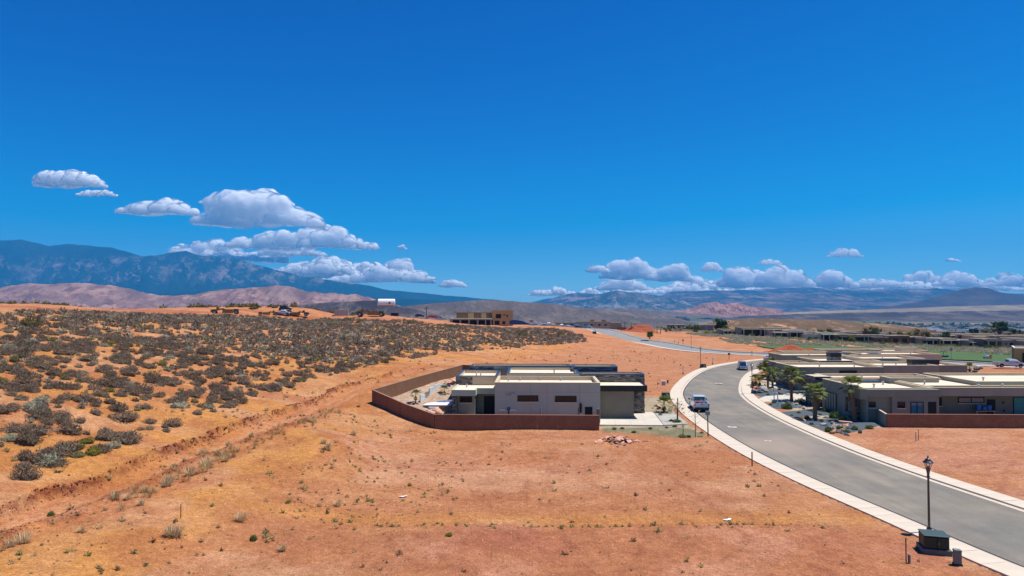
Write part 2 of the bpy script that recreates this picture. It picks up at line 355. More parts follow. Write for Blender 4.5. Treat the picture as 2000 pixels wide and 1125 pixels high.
def make_ground():
    ys = [-40.0]; 
    while ys[-1] < 16000:
        y = ys[-1]; st = .45 if 24 < y < 62 else (.6 if y < 24 else max(.5, (y - 20) * .0125)); ys.append(y + st)
    ys = np.array(ys); nt = 440
    t = np.linspace(-1, 1, nt); t = np.sign(t) * (0.62 * np.abs(t) + .38 * np.abs(t) ** 3)
    Wd = 55 + np.maximum(ys, 0) * 1.02
    X = t[None, :] * Wd[:, None]; Y = np.repeat(ys[:, None], nt, 1)
    Z = height(X, Y)
    x, y = X.ravel(), Y.ravel(); V = np.stack([x, y, Z.ravel()], 1)
    n, m = len(ys), nt; i = np.arange(n - 1)[:, None] * m + np.arange(m - 1)[None, :]
    F = np.stack([i, i + 1, i + m + 1, i + m], -1).reshape(-1, 4)
    # ---- soil colours, by what the ground is made of
    pink = np.array([.51, .232, .104]); orange = np.array([.565, .256, .070]); deep = np.array([.41, .150, .066]); pale = np.array([.57, .31, .18])
    c = np.repeat(pink[None], len(x), 0)
    def mixc(c, k, col): k = np.clip(k, 0, 1)[:, None]; return c * (1 - k) + np.array(col)[None] * k
    n1 = fbm(x / 7, y / 7, 4, 51); n2 = fbm(x / 2.2, y / 2.2, 4, 61); n3 = fbm(x / 30, y / 30, 4, 71)
    base = smooth_h(x, y)
    hillk = sstep(.35, 1.5, base + (n1 - .5) * 1.6)
    c = mixc(c, hillk * .9, orange)
    c = mixc(c, sstep(.5, .60, n1) * .55, pale); c = mixc(c, sstep(.50, .66, n2) * .35, deep); c = mixc(c, sstep(.52, .62, fbm(x / 13, y / 5, 4, 57)) * .45, deep)
    # orange dust strips on the level lot
    q = np.exp(-((y - 45.6 - (n1 - .5) * 2.5) / 1.5) ** 2) * (x < 24); c = mixc(c, q * .6, orange)
    q = (1 - sstep(43.0, 43.8, y + (n2 - .5) * .8)) * sstep(-10, 0, x) * (x < 24); c = mixc(c, q * (.25 + .6 * sstep(.45, .6, n1)) * .75, [.40, .135, .075])
    q = q * sstep(.48, .66, fbm(x / 5, y / 5, 3, 77)); c = mixc(c, q * .55, [.56, .27, .16])
    # red graded lots behind
    q = sstep(105, 120, y) * (1 - sstep(190, 230, y)) * sstep(5, 14, x) * (1 - sstep(.6, 1.6, base)); c = mixc(c, q * .75, [.475, .215, .105])
    q = (x > 36) * (y > 36) * (y < 82) * (x < 140); c = mixc(c, q * sstep(.4, .6, fbm(x / 9, y / 2.2, 4, 83)) * .55, [.55, .27, .17])
    # pale loose sand between the bushes
    q = hillk * sstep(.50, .62, fbm(x / 6, y / 6, 4, 91)); c = mixc(c, q * .55, [.55, .27, .11])
    q = hillk * sstep(.52, .66, n2); c = mixc(c, q * .35, [.42, .15, .06])
    # soil along the cut banks is coloured a darker red
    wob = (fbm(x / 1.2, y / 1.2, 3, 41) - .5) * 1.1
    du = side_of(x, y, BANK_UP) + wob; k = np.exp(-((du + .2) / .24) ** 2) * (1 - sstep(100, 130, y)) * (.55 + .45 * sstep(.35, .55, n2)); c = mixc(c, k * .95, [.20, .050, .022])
    du2 = (1 - sstep(-.8, -.3, du)) * sstep(-6.5, -5, du) * (y < 125); c = mixc(c, du2 * .45, [.47, .155, .062])
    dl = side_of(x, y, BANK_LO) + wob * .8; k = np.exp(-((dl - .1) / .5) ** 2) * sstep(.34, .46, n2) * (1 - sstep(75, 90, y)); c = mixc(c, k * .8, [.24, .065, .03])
    for o_, w_ in ((2.1, .32), (3.7, .32)):
        k = np.exp(-((side_of(x, y, BANK_UP) + o_ + (n1 - .5) * .5) / w_) ** 2) * (y < 118) * sstep(.3, .5, n2); c = mixc(c, k * .55, [.60, .33, .17])
    k = np.exp(-((y - 43.9 - (fbm(x / 3, y * 0 + 3, 3, 21) - .5)) / .22) ** 2) * (x < 21) * (x > -9) * sstep(.35, .55, n2); c = mixc(c, k * .7, [.27, .12, .06])
    # wheel arcs left by machines on the lot
    for (ax, ay, r) in ((-6, 66, 6), (-3.5, 66, 7), (-1, 66.5, 8.2), (-8, 66, 4.5), (46, 58, 8), (50, 62, 12), (55, 50, 14)):
        d = np.hypot((x - ax) * .8, y - ay); k = np.exp(-((d - r) / .16) ** 2) + np.exp(-((d - r - 1.7) / .16) ** 2); c = mixc(c, k * .45 * (n1 > .42), [.58, .30, .19])
    for L0 in (((-4, 37), (-7, 43), (-6, 55)), ((4, 31), (2.5, 40), (2, 52), (3, 70)), ((14, 35), (15, 48), (12, 70)), ((44, 45), (60, 52), (90, 55)), ((40, 60), (60, 66), (90, 64)), ((42, 72), (56, 60), (62, 46)), ((38, 52), (52, 66), (80, 72)), ((-3, 72), (6, 66), (18, 68)), ((6, 34), (9, 44), (4, 58)), ((18, 34), (12, 46), (-2, 52))):
        d = line_dist(x, y, smooth_line(L0)); k = np.exp(-((d - .85) / .22) ** 2); c = mixc(c, k * .55 * sstep(.35, .55, n2), [.33, .115, .06])
    # the graded strip at the hill's crest, and beyond
    px, py = proj(x, y, Z.ravel())
    rr = np.hypot(x, y)
    q = sstep(210, 235, rr) * (x < 40) * (1 - sstep(400, 480, rr)); c = mixc(c, q * .7, [.52, .23, .115])
    c = mixc(c, sstep(.62, .7, fbm(x / 25, y / 6, 3, 97)) * q * .6, [.34, .095, .045])
    # grey-green brush land far beyond, then the valley
    q = sstep(150, 240, x + (n3 - .5) * 60) * sstep(170, 230, y); c = mixc(c, q * .35, [.30, .19, .10])
    k = sstep(430, 560, rr + (n3 - .5) * 120) * (x > -80); c = mixc(c, k, [.235, .16, .115])
    c = mixc(c, sstep(430, 560, rr) * (x <= -80), [.235, .16, .115])
    k = sstep(700, 1000, rr); c = mixc(c, k * sstep(.5, .6, fbm(x / 180, y / 420, 4, 101)), [.33, .20, .14]); c = mixc(c, k * sstep(.54, .6, fbm(x / 240, y / 500, 4, 111)), [.12, .12, .085])
    k = sstep(2500, 3200, rr) * sstep(.44, .52, fbm(x / 700, y / 1500, 4, 121)); c = mixc(c, k, [.07, .10, .06])
    # yard, gardens and lawn
    yd = inpoly(x, y, YARD); nn = .85 + .3 * vnoise(x * 3.1, y * 3.1, 5)
    c[yd] = (np.array([.50, .37, .27])[None] * nn[yd, None])
    gd = inpoly(x, y, GARDEN) ; c[gd] = (np.array([.50, .40, .30])[None] * nn[gd, None])
    gd = inpoly(x + (n2 - .5) * 1.5, y + (n2 - .5) * 1.2, FRONTYARD); c[gd] = (np.array([.42, .34, .23])[None] * (.8 + .4 * n2)[gd, None])
    g = inpoly(x, y, VERGE) * (.5 + .5 * sstep(.4, .55, n2)); c = mixc(c, g, [.22, .21, .12])
    me = np_mesh('ground', V, F, M_ground, smooth=True, attrs={'Soil': c})
    o = link('ground', me); o['kind'] = 'structure'
# areas (world metres)
def gp(*pts): return [G(a, b) for a, b in pts]
GARDEN = gp((1474, 765), (1481, 745), (1500, 735), (1512, 712), (1560, 705), (1640, 735), (1700, 790), (1728, 833), (1640, 845), (1590, 822), (1530, 798), (1490, 777))
FRONTYARD = gp((1258, 772), (1306, 775), (1316, 800), (1345, 830), (1378, 846), (1384, 852), (1320, 852), (1290, 846), (1180, 842), (1172, 830), (1250, 805))
VERGE = gp((1175, 836), (1310, 833), (1350, 838), (1384, 851), (1330, 856), (1240, 847), (1180, 843))

def ground_material():
    m = bpy.data.materials.new('desert_soil'); m.use_nodes = True; nt = m.node_tree; N = nt.nodes; L = nt.links
    b = N['Principled BSDF']; b.inputs['Roughness'].default_value = .95; b.inputs['Specular IOR Level'].default_value = .15
    geo = N.new('ShaderNodeNewGeometry'); at = N.new('ShaderNodeAttribute'); at.attribute_name = 'Soil'
    def noise(sc, det=4, rough=.6):
        n = N.new('ShaderNodeTexNoise'); n.inputs['Scale'].default_value = sc; n.inputs['Detail'].default_value = det; n.inputs['Roughness'].default_value = rough; L.new(geo.outputs['Position'], n.inputs['Vector']); return n
    def ramp(src, p0, p1, c0, c1):
        r = N.new('ShaderNodeValToRGB'); r.color_ramp.elements[0].position = p0; r.color_ramp.elements[1].position = p1
        r.color_ramp.elements[0].color = (c0, c0, c0, 1) if not hasattr(c0, '__len__') else (*c0, 1); r.color_ramp.elements[1].color = (c1, c1, c1, 1) if not hasattr(c1, '__len__') else (*c1, 1); L.new(src, r.inputs[0]); return r.outputs[0]
    def mul(a, b_):
        x = N.new('ShaderNodeMix'); x.data_type = 'RGBA'; x.blend_type = 'MULTIPLY'; x.inputs[0].default_value = 1; L.new(a, x.inputs[6]); L.new(b_, x.inputs[7]); return x.outputs[2]
    na, nb, nc, nd = noise(.35, 6, .65), noise(2.2, 5, .7), noise(9, 4, .7), noise(.9, 6, .7)
    col = mul(at.outputs['Color'], ramp(na.outputs[0], .3, .7, (.84, .80, .77), (1.12, 1.14, 1.16)))
    col = mul(col, ramp(nb.outputs[0], .32, .68, (.74, .69, .66), (1.16, 1.18, 1.20)))
    col = mul(col, ramp(nc.outputs[0], .30, .62, (.60, .55, .52), (1.10, 1.11, 1.12)))
    # small stones: pale and dark specks
    v = N.new('ShaderNodeTexVoronoi'); v.inputs['Scale'].default_value = 3.2; L.new(geo.outputs['Position'], v.inputs['Vector'])
    r1 = N.new('ShaderNodeMath'); r1.operation = 'LESS_THAN'; r1.inputs[1].default_value = .13; L.new(v.outputs['Distance'], r1.inputs[0])
    sel = N.new('ShaderNodeSeparateColor'); L.new(v.outputs['Color'], sel.inputs[0])
    g2 = N.new('ShaderNodeMath'); g2.operation = 'GREATER_THAN'; g2.inputs[1].default_value = .62; L.new(sel.outputs[0], g2.inputs[0])
    mk = N.new('ShaderNodeMath'); mk.operation = 'MULTIPLY'; L.new(r1.outputs[0], mk.inputs[0]); L.new(g2.outputs[0], mk.inputs[1])
    sc = N.new('ShaderNodeMath'); sc.operation = 'MULTIPLY'; sc.inputs[1].default_value = .75; L.new(mk.outputs[0], sc.inputs[0])
    cr = ramp(sel.outputs[1], .4, .6, (.20, .085, .05), (.62, .42, .30))
    mx = N.new('ShaderNodeMix'); mx.data_type = 'RGBA'; L.new(sc.outputs[0], mx.inputs[0]); L.new(col, mx.inputs[6]); L.new(cr, mx.inputs[7])
    L.new(mx.outputs[2], b.inputs['Base Color'])
    ad = N.new('ShaderNodeMath'); ad.operation = 'ADD'; m1 = N.new('ShaderNodeMath'); m1.operation = 'MULTIPLY'; m1.inputs[1].default_value = .35
    L.new(nc.outputs[0], m1.inputs[0]); L.new(nb.outputs[0], ad.inputs[0]); L.new(m1.outputs[0], ad.inputs[1])
    a2 = N.new('ShaderNodeMath'); a2.operation = 'ADD'; L.new(ad.outputs[0], a2.inputs[0]); L.new(nd.outputs[0], a2.inputs[1])
    bp = N.new('ShaderNodeBump'); bp.inputs['Strength'].default_value = 1.0; bp.inputs['Distance'].default_value = .22; L.new(a2.outputs[0], bp.inputs['Height']); L.new(bp.outputs[0], b.inputs['Normal'])
    return m
M_ground = ground_material()
make_ground()

# ================================================================ roads
def ribbon(name, L, off0, off1, dz, m, thick=0.0, parent=None, i0=0, i1=None, kind='structure'):
    L = L[i0:i1]; T = np.gradient(L, axis=0); T /= np.hypot(T[:, 0], T[:, 1])[:, None]; Nn = np.stack([T[:, 1], -T[:, 0]], 1)   # to the right of travel
    zr = smooth_h(L[:, 0], L[:, 1]); k = max(2, int(abs(off1 - off0) / 1.2) + 1); vs = []; n = len(L)
    offs = np.linspace(off0, off1, k)
    for o_ in offs:
        p = L + Nn * o_; crown = 0 if thick else -0.012 * abs(o_)
        vs.append(np.stack([p[:, 0], p[:, 1], zr + dz + crown], 1))
    V = np.concatenate(vs); F = []
    for j in range(k - 1):
        for i in range(n - 1): F.append((j * n + i, (j + 1) * n + i, (j + 1) * n + i + 1, j * n + i + 1))
    if thick:
        b = len(V); e0 = vs[0].copy(); e1 = vs[-1].copy(); e0[:, 2] -= thick; e1[:, 2] -= thick; V = np.concatenate([V, e0, e1])
        for i in range(n - 1):
            F.append((i, i + 1, b + i + 1, b + i)); F.append(((k - 1) * n + i, b + n + i, b + n + i + 1, (k - 1) * n + i + 1))
    me = np_mesh(name, V, np.array(F), m, smooth=False); o = link(name, me, parent)
    if parent is None: o['kind'] = kind
    return o
M_asph = mat('asphalt', (.165, .152, .130), .9, .1, .5, .5, 60, col2=(.215, .198, .17), bdist=.01, detail=8)
M_asph2 = mat('old_asphalt', (.20, .20, .195), .9, .1, .3, 0, col2=(.25, .245, .235))
M_conc = mat('sidewalk_concrete', (.52, .44, .345), .85, .1, .7, .15, 40, col2=(.60, .515, .41), bdist=.005, detail=8)
M_gut = mat('gutter_concrete', (.50, .41, .32), .85, .1, .9, 0, col2=(.58, .49, .39))
M_seal = mat('crack_sealant', (.03, .03, .035), .6, .1)
M_dust = mat('red_dust', (.42, .22, .14), .9, .2, 1.5)
def dress_road(m):
    nt = m.node_tree; N = nt.nodes; L = nt.links; b = N['Principled BSDF']; src = b.inputs['Base Color'].links[0].from_socket; geo = N.new('ShaderNodeNewGeometry')
    def ns(sc, stretch, lo, hi, c0, c1, det=6):
        mp = N.new('ShaderNodeMapping'); mp.inputs['Scale'].default_value = stretch; mp.inputs['Rotation'].default_value = (0, 0, .12); L.new(geo.outputs['Position'], mp.inputs[0]); n = N.new('ShaderNodeTexNoise'); n.inputs['Scale'].default_value = sc; n.inputs['Detail'].default_value = det; L.new(mp.outputs[0], n.inputs['Vector'])
        r = N.new('ShaderNodeValToRGB'); r.color_ramp.elements[0].position = lo; r.color_ramp.elements[1].position = hi; r.color_ramp.elements[0].color = (*c0, 1); r.color_ramp.elements[1].color = (*c1, 1); L.new(n.outputs[0], r.inputs[0]); return r.outputs[0]
    for a in (ns(1, (.9, .06, 1), .35, .65, (.90, .90, .90), (1.10, 1.09, 1.07)), ns(1, (.12, .12, 1), .40, .62, (.88, .885, .90), (1.16, 1.10, 1.02)), ns(14, (1, 1, 1), .35, .65, (.86, .86, .86), (1.12, 1.12, 1.12), 3)):
        x = N.new('ShaderNodeMix'); x.data_type = 'RGBA'; x.blend_type = 'MULTIPLY'; x.inputs[0].default_value = 1; L.new(src, x.inputs[6]); L.new(a, x.inputs[7]); src = x.outputs[2]
    sp = N.new('ShaderNodeSeparateXYZ'); L.new(geo.outputs['Position'], sp.inputs[0])
    # red dust blown over the edge near the dirt lot
    v = N.new('ShaderNodeVectorMath'); v.operation = 'DISTANCE'; v.inputs[1].default_value = (26.2, 70.0, 0); L.new(geo.outputs['Position'], v.inputs[0])
    k = N.new('ShaderNodeMapRange'); k.inputs[1].default_value = 1.5; k.inputs[2].default_value = 8; k.inputs[3].default_value = .5; k.inputs[4].default_value = 0; L.new(v.outputs['Value'], k.inputs[0])
    x = N.new('ShaderNodeMix'); x.data_type = 'RGBA'; L.new(k.outputs[0], x.inputs[0]); L.new(src, x.inputs[6]); x.inputs[7].default_value = (.36, .27, .21, 1); L.new(x.outputs[2], b.inputs['Base Color'])
dress_road(M_asph)
ribbon('street', LM[:-6], -4.4, 4.4, 0.02, M_asph)
ribbon('gutter', LM[:-6], 4.4, 4.92, .035, M_gut)
ribbon('gutter', LM[:-6], -4.92, -4.4, .035, M_gut)
def slab_walk(o0, o1, dz, label):
    k = [i for i in range(len(LM) - 1) if 22 < LM[i][1] < 96][:]; i0, i1 = k[0], k[-1] + 1
    e = empty('sidewalk', (0, 0, 0)); e['kind'] = 'structure'; e['label'] = label
    T = np.gradient(LM, axis=0); T /= np.hypot(T[:, 0], T[:, 1])[:, None]; Nn = np.stack([T[:, 1], -T[:, 0]], 1)
    for i in range(i0, i1):
        P = []; 
        for j, g, o_ in ((i, .012, o0), (i, .012, o1), (i + 1, -.012, o1), (i + 1, -.012, o0)): p = LM[j] + T[j] * g + Nn[j] * o_; P.append((p[0], p[1]))
        z = float(smooth_h([P[0][0]], [P[0][1]])[0]) + dz + random.uniform(-.004, .004); c = sum(p[0] for p in P) / 4, sum(p[1] for p in P) / 4
        mb = MB(); mb.prism([(p[0] - c[0], p[1] - c[1]) for p in P], -.4, 0); mb.build('slab', M_conc, e, loc=(c[0], c[1], z))
    ribbon('sidewalk_end', LM, o0, o1, dz, M_conc, .4, None, 0, i0 + 1); ribbon('sidewalk_end', LM[:-6], o0, o1, dz, M_conc, .4, None, i1, None)
slab_walk(4.92, 6.55, .09, 'pale concrete sidewalk on the inner side of the bend'); slab_walk(-6.55, -4.92, .08, 'pale concrete sidewalk between the red lot and the street')
ribbon('street_edge_joint', LM[:-6], -4.50, -4.36, .046, M_seal)
ribbon('cross_street', LC, -4.6, 4.6, .06, M_asph2)
ribbon('gutter', LC, 4.6, 5.2, .02, M_gut); ribbon('gutter', LC, -5.2, -4.6, .02, M_gut)
ribbon('sidewalk', LC, 5.2, 6.9, .16, M_conc, .4)
ribbon('sidewalk', LC, -7.6, -5.2, .16, M_asph2, .4)

# ================================================================ far ranges
def resamp(P, n):
    P = np.array(P, float); xs = np.linspace(P[0, 0], P[-1, 0], n); return xs, np.interp(xs, P[:, 0], P[:, 1])
def ridge(name, crest, D, L, m, zb=-66, amp=.35, gs=1.0, seed=0, nu=420, nv=60, power=1.25, jag=1.0, back=.5):
    """a range: its crest runs at distance D, its front slope comes L metres nearer"""
    px, py = resamp(crest, nu)
    X = (px - CX) / FPX * D; Zc = CAMZ + (HOR - py) * D / FPX
    jagn = (fbm(X / (D * .012), X * 0 + seed, 4, seed) - .5) * jag * D * 2.6 / FPX; Zc = Zc + jagn
    v = np.concatenate([np.linspace(0, 1, nv), 1 + np.linspace(.06, back, 8)])
    XX = np.repeat(X[None], len(v), 0); VV = np.repeat(v[:, None], nu, 1)
    wav = (fbm(XX / (L * .5), VV * 0 + seed, 3, seed + 2) - .5) * .35 * L
    YY = D - L * (1 - VV) + wav * (1 - np.minimum(VV, 1)) 
    f = np.where(VV <= 1, VV ** power, np.maximum(0, 1 - (VV - 1) * 1.6))
    H = (Zc[None] - zb)
    g = ridged(XX / (L * .16 * gs) + .6 * fbm(YY / (L * .2), XX / (L * .2), 2, seed + 9), YY / (L * .42 * gs), 6, seed + 4) ** 1.3
    g2 = fbm(XX / (L * .05 * gs), YY / (L * .08 * gs), 4, seed + 6)
    w = np.minimum(VV, 1) * np.clip(1.0 - VV, 0, 1) * 4
    ZZ = zb + H * f * (1 - amp * w * (1 - g) * 1.3) + H * amp * .35 * w * (g2 - .5)
    V = np.stack([XX.ravel(), YY.ravel(), ZZ.ravel()], 1); n, mm = XX.shape
    i = np.arange(n - 1)[:, None] * mm + np.arange(mm - 1)[None]; F = np.stack([i, i + 1, i + mm + 1, i + mm], -1).reshape(-1, 4)
    o = link(name, np_mesh(name, V, F, m, smooth=True)); o['kind'] = 'structure'; return o
def mt_mat(name, c1, c2, c3, sc, patch=.55, bands=0, zsc=1.0, slope=True, rockz=None):
    """c1 ground cover, c2 bare rock, c3 tint patches"""
    m = bpy.data.materials.new(name); m.use_nodes = True; nt = m.node_tree; N = nt.nodes; L = nt.links; b = N['Principled BSDF']
    b.inputs['Roughness'].default_value = .95; b.inputs['Specular IOR Level'].default_value = .05
    geo = N.new('ShaderNodeNewGeometry'); mp = N.new('ShaderNodeMapping'); mp.inputs['Scale'].default_value = (sc, sc * .5, sc * zsc); L.new(geo.outputs['Position'], mp.inputs[0])
    n = N.new('ShaderNodeTexNoise'); n.inputs['Scale'].default_value = 1; n.inputs['Detail'].default_value = 12; n.inputs['Roughness'].default_value = .78; L.new(mp.outputs[0], n.inputs['Vector'])
    r = N.new('ShaderNodeValToRGB'); r.color_ramp.elements[0].position = patch - .05; r.color_ramp.elements[1].position = patch + .05  # strong contrast of the two tones stands in for relief shading
    r.color_ramp.elements[0].color = (*c1, 1); r.color_ramp.elements[1].color = (*c2, 1); L.new(n.outputs[0], r.inputs[0]); out = r.outputs[0]
    if rockz:
        sp = N.new('ShaderNodeSeparateXYZ'); L.new(geo.outputs['Position'], sp.inputs[0])
        wv = N.new('ShaderNodeMath'); wv.operation = 'MULTIPLY_ADD'; wv.inputs[1].default_value = (rockz[1] - rockz[0]) * 1.4; L.new(n.outputs[0], wv.inputs[0]); L.new(sp.outputs[2], wv.inputs[2])
        k = N.new('ShaderNodeMapRange'); k.inputs[1].default_value = rockz[0] + (rockz[1] - rockz[0]) * .75; k.inputs[2].default_value = k.inputs[1].default_value + (rockz[1] - rockz[0]) * .25; L.new(wv.outputs[0], k.inputs[0])
        k2 = N.new('ShaderNodeMapRange'); k2.inputs[1].default_value = rockz[1] * 1.2 + .7 * (rockz[1] - rockz[0]); k2.inputs[2].default_value = rockz[1] * 1.35 + .7 * (rockz[1] - rockz[0]); k2.inputs[3].default_value = 1; k2.inputs[4].default_value = 0; L.new(wv.outputs[0], k2.inputs[0])
        mm = N.new('ShaderNodeMath'); mm.operation = 'MULTIPLY'; L.new(k.outputs[0], mm.inputs[0]); L.new(k2.outputs[0], mm.inputs[1])
        mx0 = N.new('ShaderNodeMix'); mx0.data_type = 'RGBA'; L.new(mm.outputs[0], mx0.inputs[0]); mx0.inputs[6].default_value = (*c1, 1); L.new(out, mx0.inputs[7]); out = mx0.outputs[2]
    n2 = N.new('ShaderNodeTexNoise'); n2.inputs['Scale'].default_value = sc * .35; n2.inputs['Detail'].default_value = 6; L.new(geo.outputs['Position'], n2.inputs['Vector'])
    r2 = N.new('ShaderNodeValToRGB'); r2.color_ramp.elements[0].position = .45; r2.color_ramp.elements[1].position = .6; L.new(n2.outputs[0], r2.inputs[0])
    mx = N.new('ShaderNodeMix'); mx.data_type = 'RGBA'; L.new(r2.outputs[0], mx.inputs[0]); L.new(out, mx.inputs[6]); mx.inputs[7].default_value = (*c3, 1)
    mf = N.new('ShaderNodeMath'); mf.operation = 'MULTIPLY'; mf.inputs[1].default_value = .55; L.new(r2.outputs[0], mf.inputs[0]); L.new(mf.outputs[0], mx.inputs[0]); out = mx.outputs[2]
    if bands:
        sp = N.new('ShaderNodeSeparateXYZ'); L.new(geo.outputs['Position'], sp.inputs[0])
        a = N.new('ShaderNodeMath'); a.operation = 'MULTIPLY_ADD'; a.inputs[1].default_value = bands * .35; L.new(n2.outputs[0], a.inputs[0]); L.new(sp.outputs[2], a.inputs[2])
        dv = N.new('ShaderNodeMath'); dv.operation = 'DIVIDE'; dv.inputs[1].default_value = bands; L.new(a.outputs[0], dv.inputs[0])
        cb = N.new('ShaderNodeCombineXYZ'); L.new(dv.outputs[0], cb.inputs[0])
        nb = N.new('ShaderNodeTexNoise'); nb.noise_dimensions = '3D'; nb.inputs['Scale'].default_value = 1; nb.inputs['Detail'].default_value = 3; L.new(cb.outputs[0], nb.inputs['Vector'])
        rb = N.new('ShaderNodeValToRGB'); rb.color_ramp.elements[0].position = .4; rb.color_ramp.elements[1].position = .6; rb.color_ramp.elements[0].color = (.55, .5, .5, 1); rb.color_ramp.elements[1].color = (1.3, 1.2, 1.15, 1); L.new(nb.outputs[0], rb.inputs[0])
        mu = N.new('ShaderNodeMix'); mu.data_type = 'RGBA'; mu.blend_type = 'MULTIPLY'; mu.inputs[0].default_value = 1; L.new(out, mu.inputs[6]); L.new(rb.outputs[0], mu.inputs[7]); out = mu.outputs[2]
    L.new(out, b.inputs['Base Color']); 
    bp = N.new('ShaderNodeBump'); bp.inputs['Strength'].default_value = 1; bp.inputs['Distance'].default_value = .35 / sc; L.new(n.outputs[0], bp.inputs['Height']); L.new(bp.outputs[0], b.inputs['Normal'])
    return m
MM_forest = mt_mat('forest_and_rock', (.008, .034, .036), (.36, .27, .25), (.03, .05, .045), .0030, .545, rockz=(450, 900))
MM_blue = mt_mat('far_cliffs', (.035, .05, .05), (.42, .28, .23), (.13, .085, .075), .0018, .53, bands=60)
MM_rugged = mt_mat('rugged_slope', (.035, .045, .04), (.40, .33, .28), (.12, .10, .09), .0032, .53)
MM_pink = mt_mat('pink_sandstone', (.25, .125, .10), (.47, .28, .215), (.19, .11, .10), .008, .5)
MM_red = mt_mat('red_sandstone', (.28, .105, .08), (.48, .27, .20), (.17, .10, .085), .009, .5)
MM_grey = mt_mat('grey_mesa', (.15, .118, .105), (.27, .215, .185), (.19, .14, .12), .006, .54)
MM_cone = mt_mat('cinder_slope', (.070, .040, .036), (.11, .065, .055), (.16, .11, .075), .005, .55)
MM_tan = mt_mat('tan_shelf', (.44, .34, .20), (.30, .22, .14), (.36, .27, .17), .004, .5)
MM_dark = mt_mat('basalt_slope', (.065, .048, .048), (.24, .18, .15), (.15, .11, .095), .007, .54)
MM_knoll = mt_mat('brush_knoll', (.17, .11, .065), (.66, .36, .19), (.22, .145, .09), .035, .57)
ridge('pine_mountain_range', [(-500, 520), (-300, 490), (-100, 474), (0, 469), (40, 468), (95, 480), (130, 476), (215, 483), (275, 500), (300, 499), (340, 493), (362, 489), (385, 497), (400, 500), (470, 507), (500, 517), (560, 532), (590, 540), (620, 543), (680, 553), (720, 557), (760, 567), (800, 570), (860, 576), (900, 579), (960, 585), (1000, 589), (1100, 600)], 15000, 5500, MM_forest, amp=1.2, gs=.4, seed=3, nu=620, nv=90, power=1.15)
ridge('foothill', [(-400, 590), (-50, 570), (0, 566), (60, 566), (120, 575), (230, 585), (330, 572), (420, 568), (520, 576), (640, 579), (740, 583), (850, 586), (960, 594), (1050, 600)], 10500, 2500, MM_forest, amp=.4, seed=13, nu=420, nv=40)
ridge('pink_badlands', [(-400, 580), (-100, 570), (0, 563), (30, 558), (70, 553), (105, 555), (140, 553), (200, 556), (250, 562), (290, 574), (340, 579), (380, 575), (430, 566), (500, 562), (540, 558), (565, 560), (600, 570), (640, 572), (690, 575), (720, 580), (760, 594), (800, 602)], 5600, 1800, MM_pink, amp=.85, gs=.45, seed=23, nu=520, nv=60, jag=2.0)
ridge('dark_hogback', [(480, 604), (540, 600), (600, 594), (650, 591), (700, 588), (745, 585), (757, 589), (780, 599), (820, 606), (860, 625), (880, 634)], 2600, 500, MM_dark, amp=.4, seed=33, nu=200, nv=30)
ridge('grey_mesa', [(700, 612), (760, 605), (800, 597), (850, 592), (900, 588), (950, 585), (1010, 589), (1080, 594), (1130, 600), (1180, 606), (1230, 611), (1290, 617), (1330, 622)], 3100, 700, MM_grey, amp=.35, seed=43, nu=300, nv=40)
ridge('grey_mesa', [(1120, 604), (1170, 603), (1230, 602), (1290, 606), (1340, 611), (1400, 616)], 5200, 700, MM_grey, amp=.35, seed=47, nu=160, nv=30)
ridge('far_plateau', [(960, 600), (1020, 595), (1050, 588), (1100, 577), (1130, 571), (1165, 575), (1200, 567), (1240, 571), (1290, 578), (1310, 570), (1400, 567), (1480, 566), (1550, 561), (1600, 563), (1700, 566), (1760, 565), (1850, 566), (1900, 572), (2000, 573), (2200, 571), (2500, 580)], 16400, 2500, MM_blue, amp=.4, seed=53, nu=520, nv=50, power=.7)
ridge('rugged_mountain', [(1040, 600), (1100, 591), (1150, 582), (1180, 573), (1215, 570), (1235, 573), (1260, 577), (1310, 583), (1340, 590), (1370, 600)], 12500, 2200, MM_rugged, amp=.7, seed=63, nu=260, nv=60, jag=2.5)
ridge('long_cliff', [(1260, 596), (1330, 582), (1400, 578), (1470, 576), (1550, 572), (1650, 574), (1720, 570), (1780, 567), (1830, 563), (1880, 568), (1960, 574), (2060, 573), (2300, 576)], 13500, 3000, MM_blue, amp=.35, seed=73, nu=420, nv=50, power=.8)
ridge('red_hill', [(1260, 612), (1290, 607), (1330, 606), (1350, 603), (1368, 597), (1388, 592), (1420, 594), (1450, 596), (1480, 600), (1515, 606), (1560, 611)], 6400, 600, MM_red, amp=.9, gs=.6, seed=83, nu=260, nv=40, jag=4)
ridge('cinder_cone', [(1640, 607), (1700, 604), (1740, 598), (1800, 588), (1850, 574), (1880, 565), (1905, 561), (1928, 562), (1955, 571), (2000, 577), (2100, 578), (2300, 590)], 8600, 1500, MM_cone, amp=.12, seed=93, nu=300, nv=40, jag=.4)
ridge('tan_shelf', [(1440, 617), (1500, 613), (1560, 609), (1650, 606), (1750, 603), (1850, 599), (1950, 596), (2100, 594), (2300, 592)], 6300, 1100, MM_tan, amp=.18, seed=103, nu=300, nv=30, jag=.5)
ridge('basalt_bench', [(1380, 621), (1460, 617), (1560, 613), (1700, 610), (1850, 608), (2000, 606), (2300, 604)], 4300, 700, MM_dark, amp=.3, seed=113, nu=300, nv=30, jag=.5)
ridge('brush_knoll', [(1330, 640), (1370, 633), (1420, 626), (1450, 623), (1500, 622), (1560, 624), (1640, 626), (1720, 632), (1800, 640)], 1000, 240, MM_knoll, zb=-30, amp=.3, seed=123, nu=240, nv=40, jag=.5)

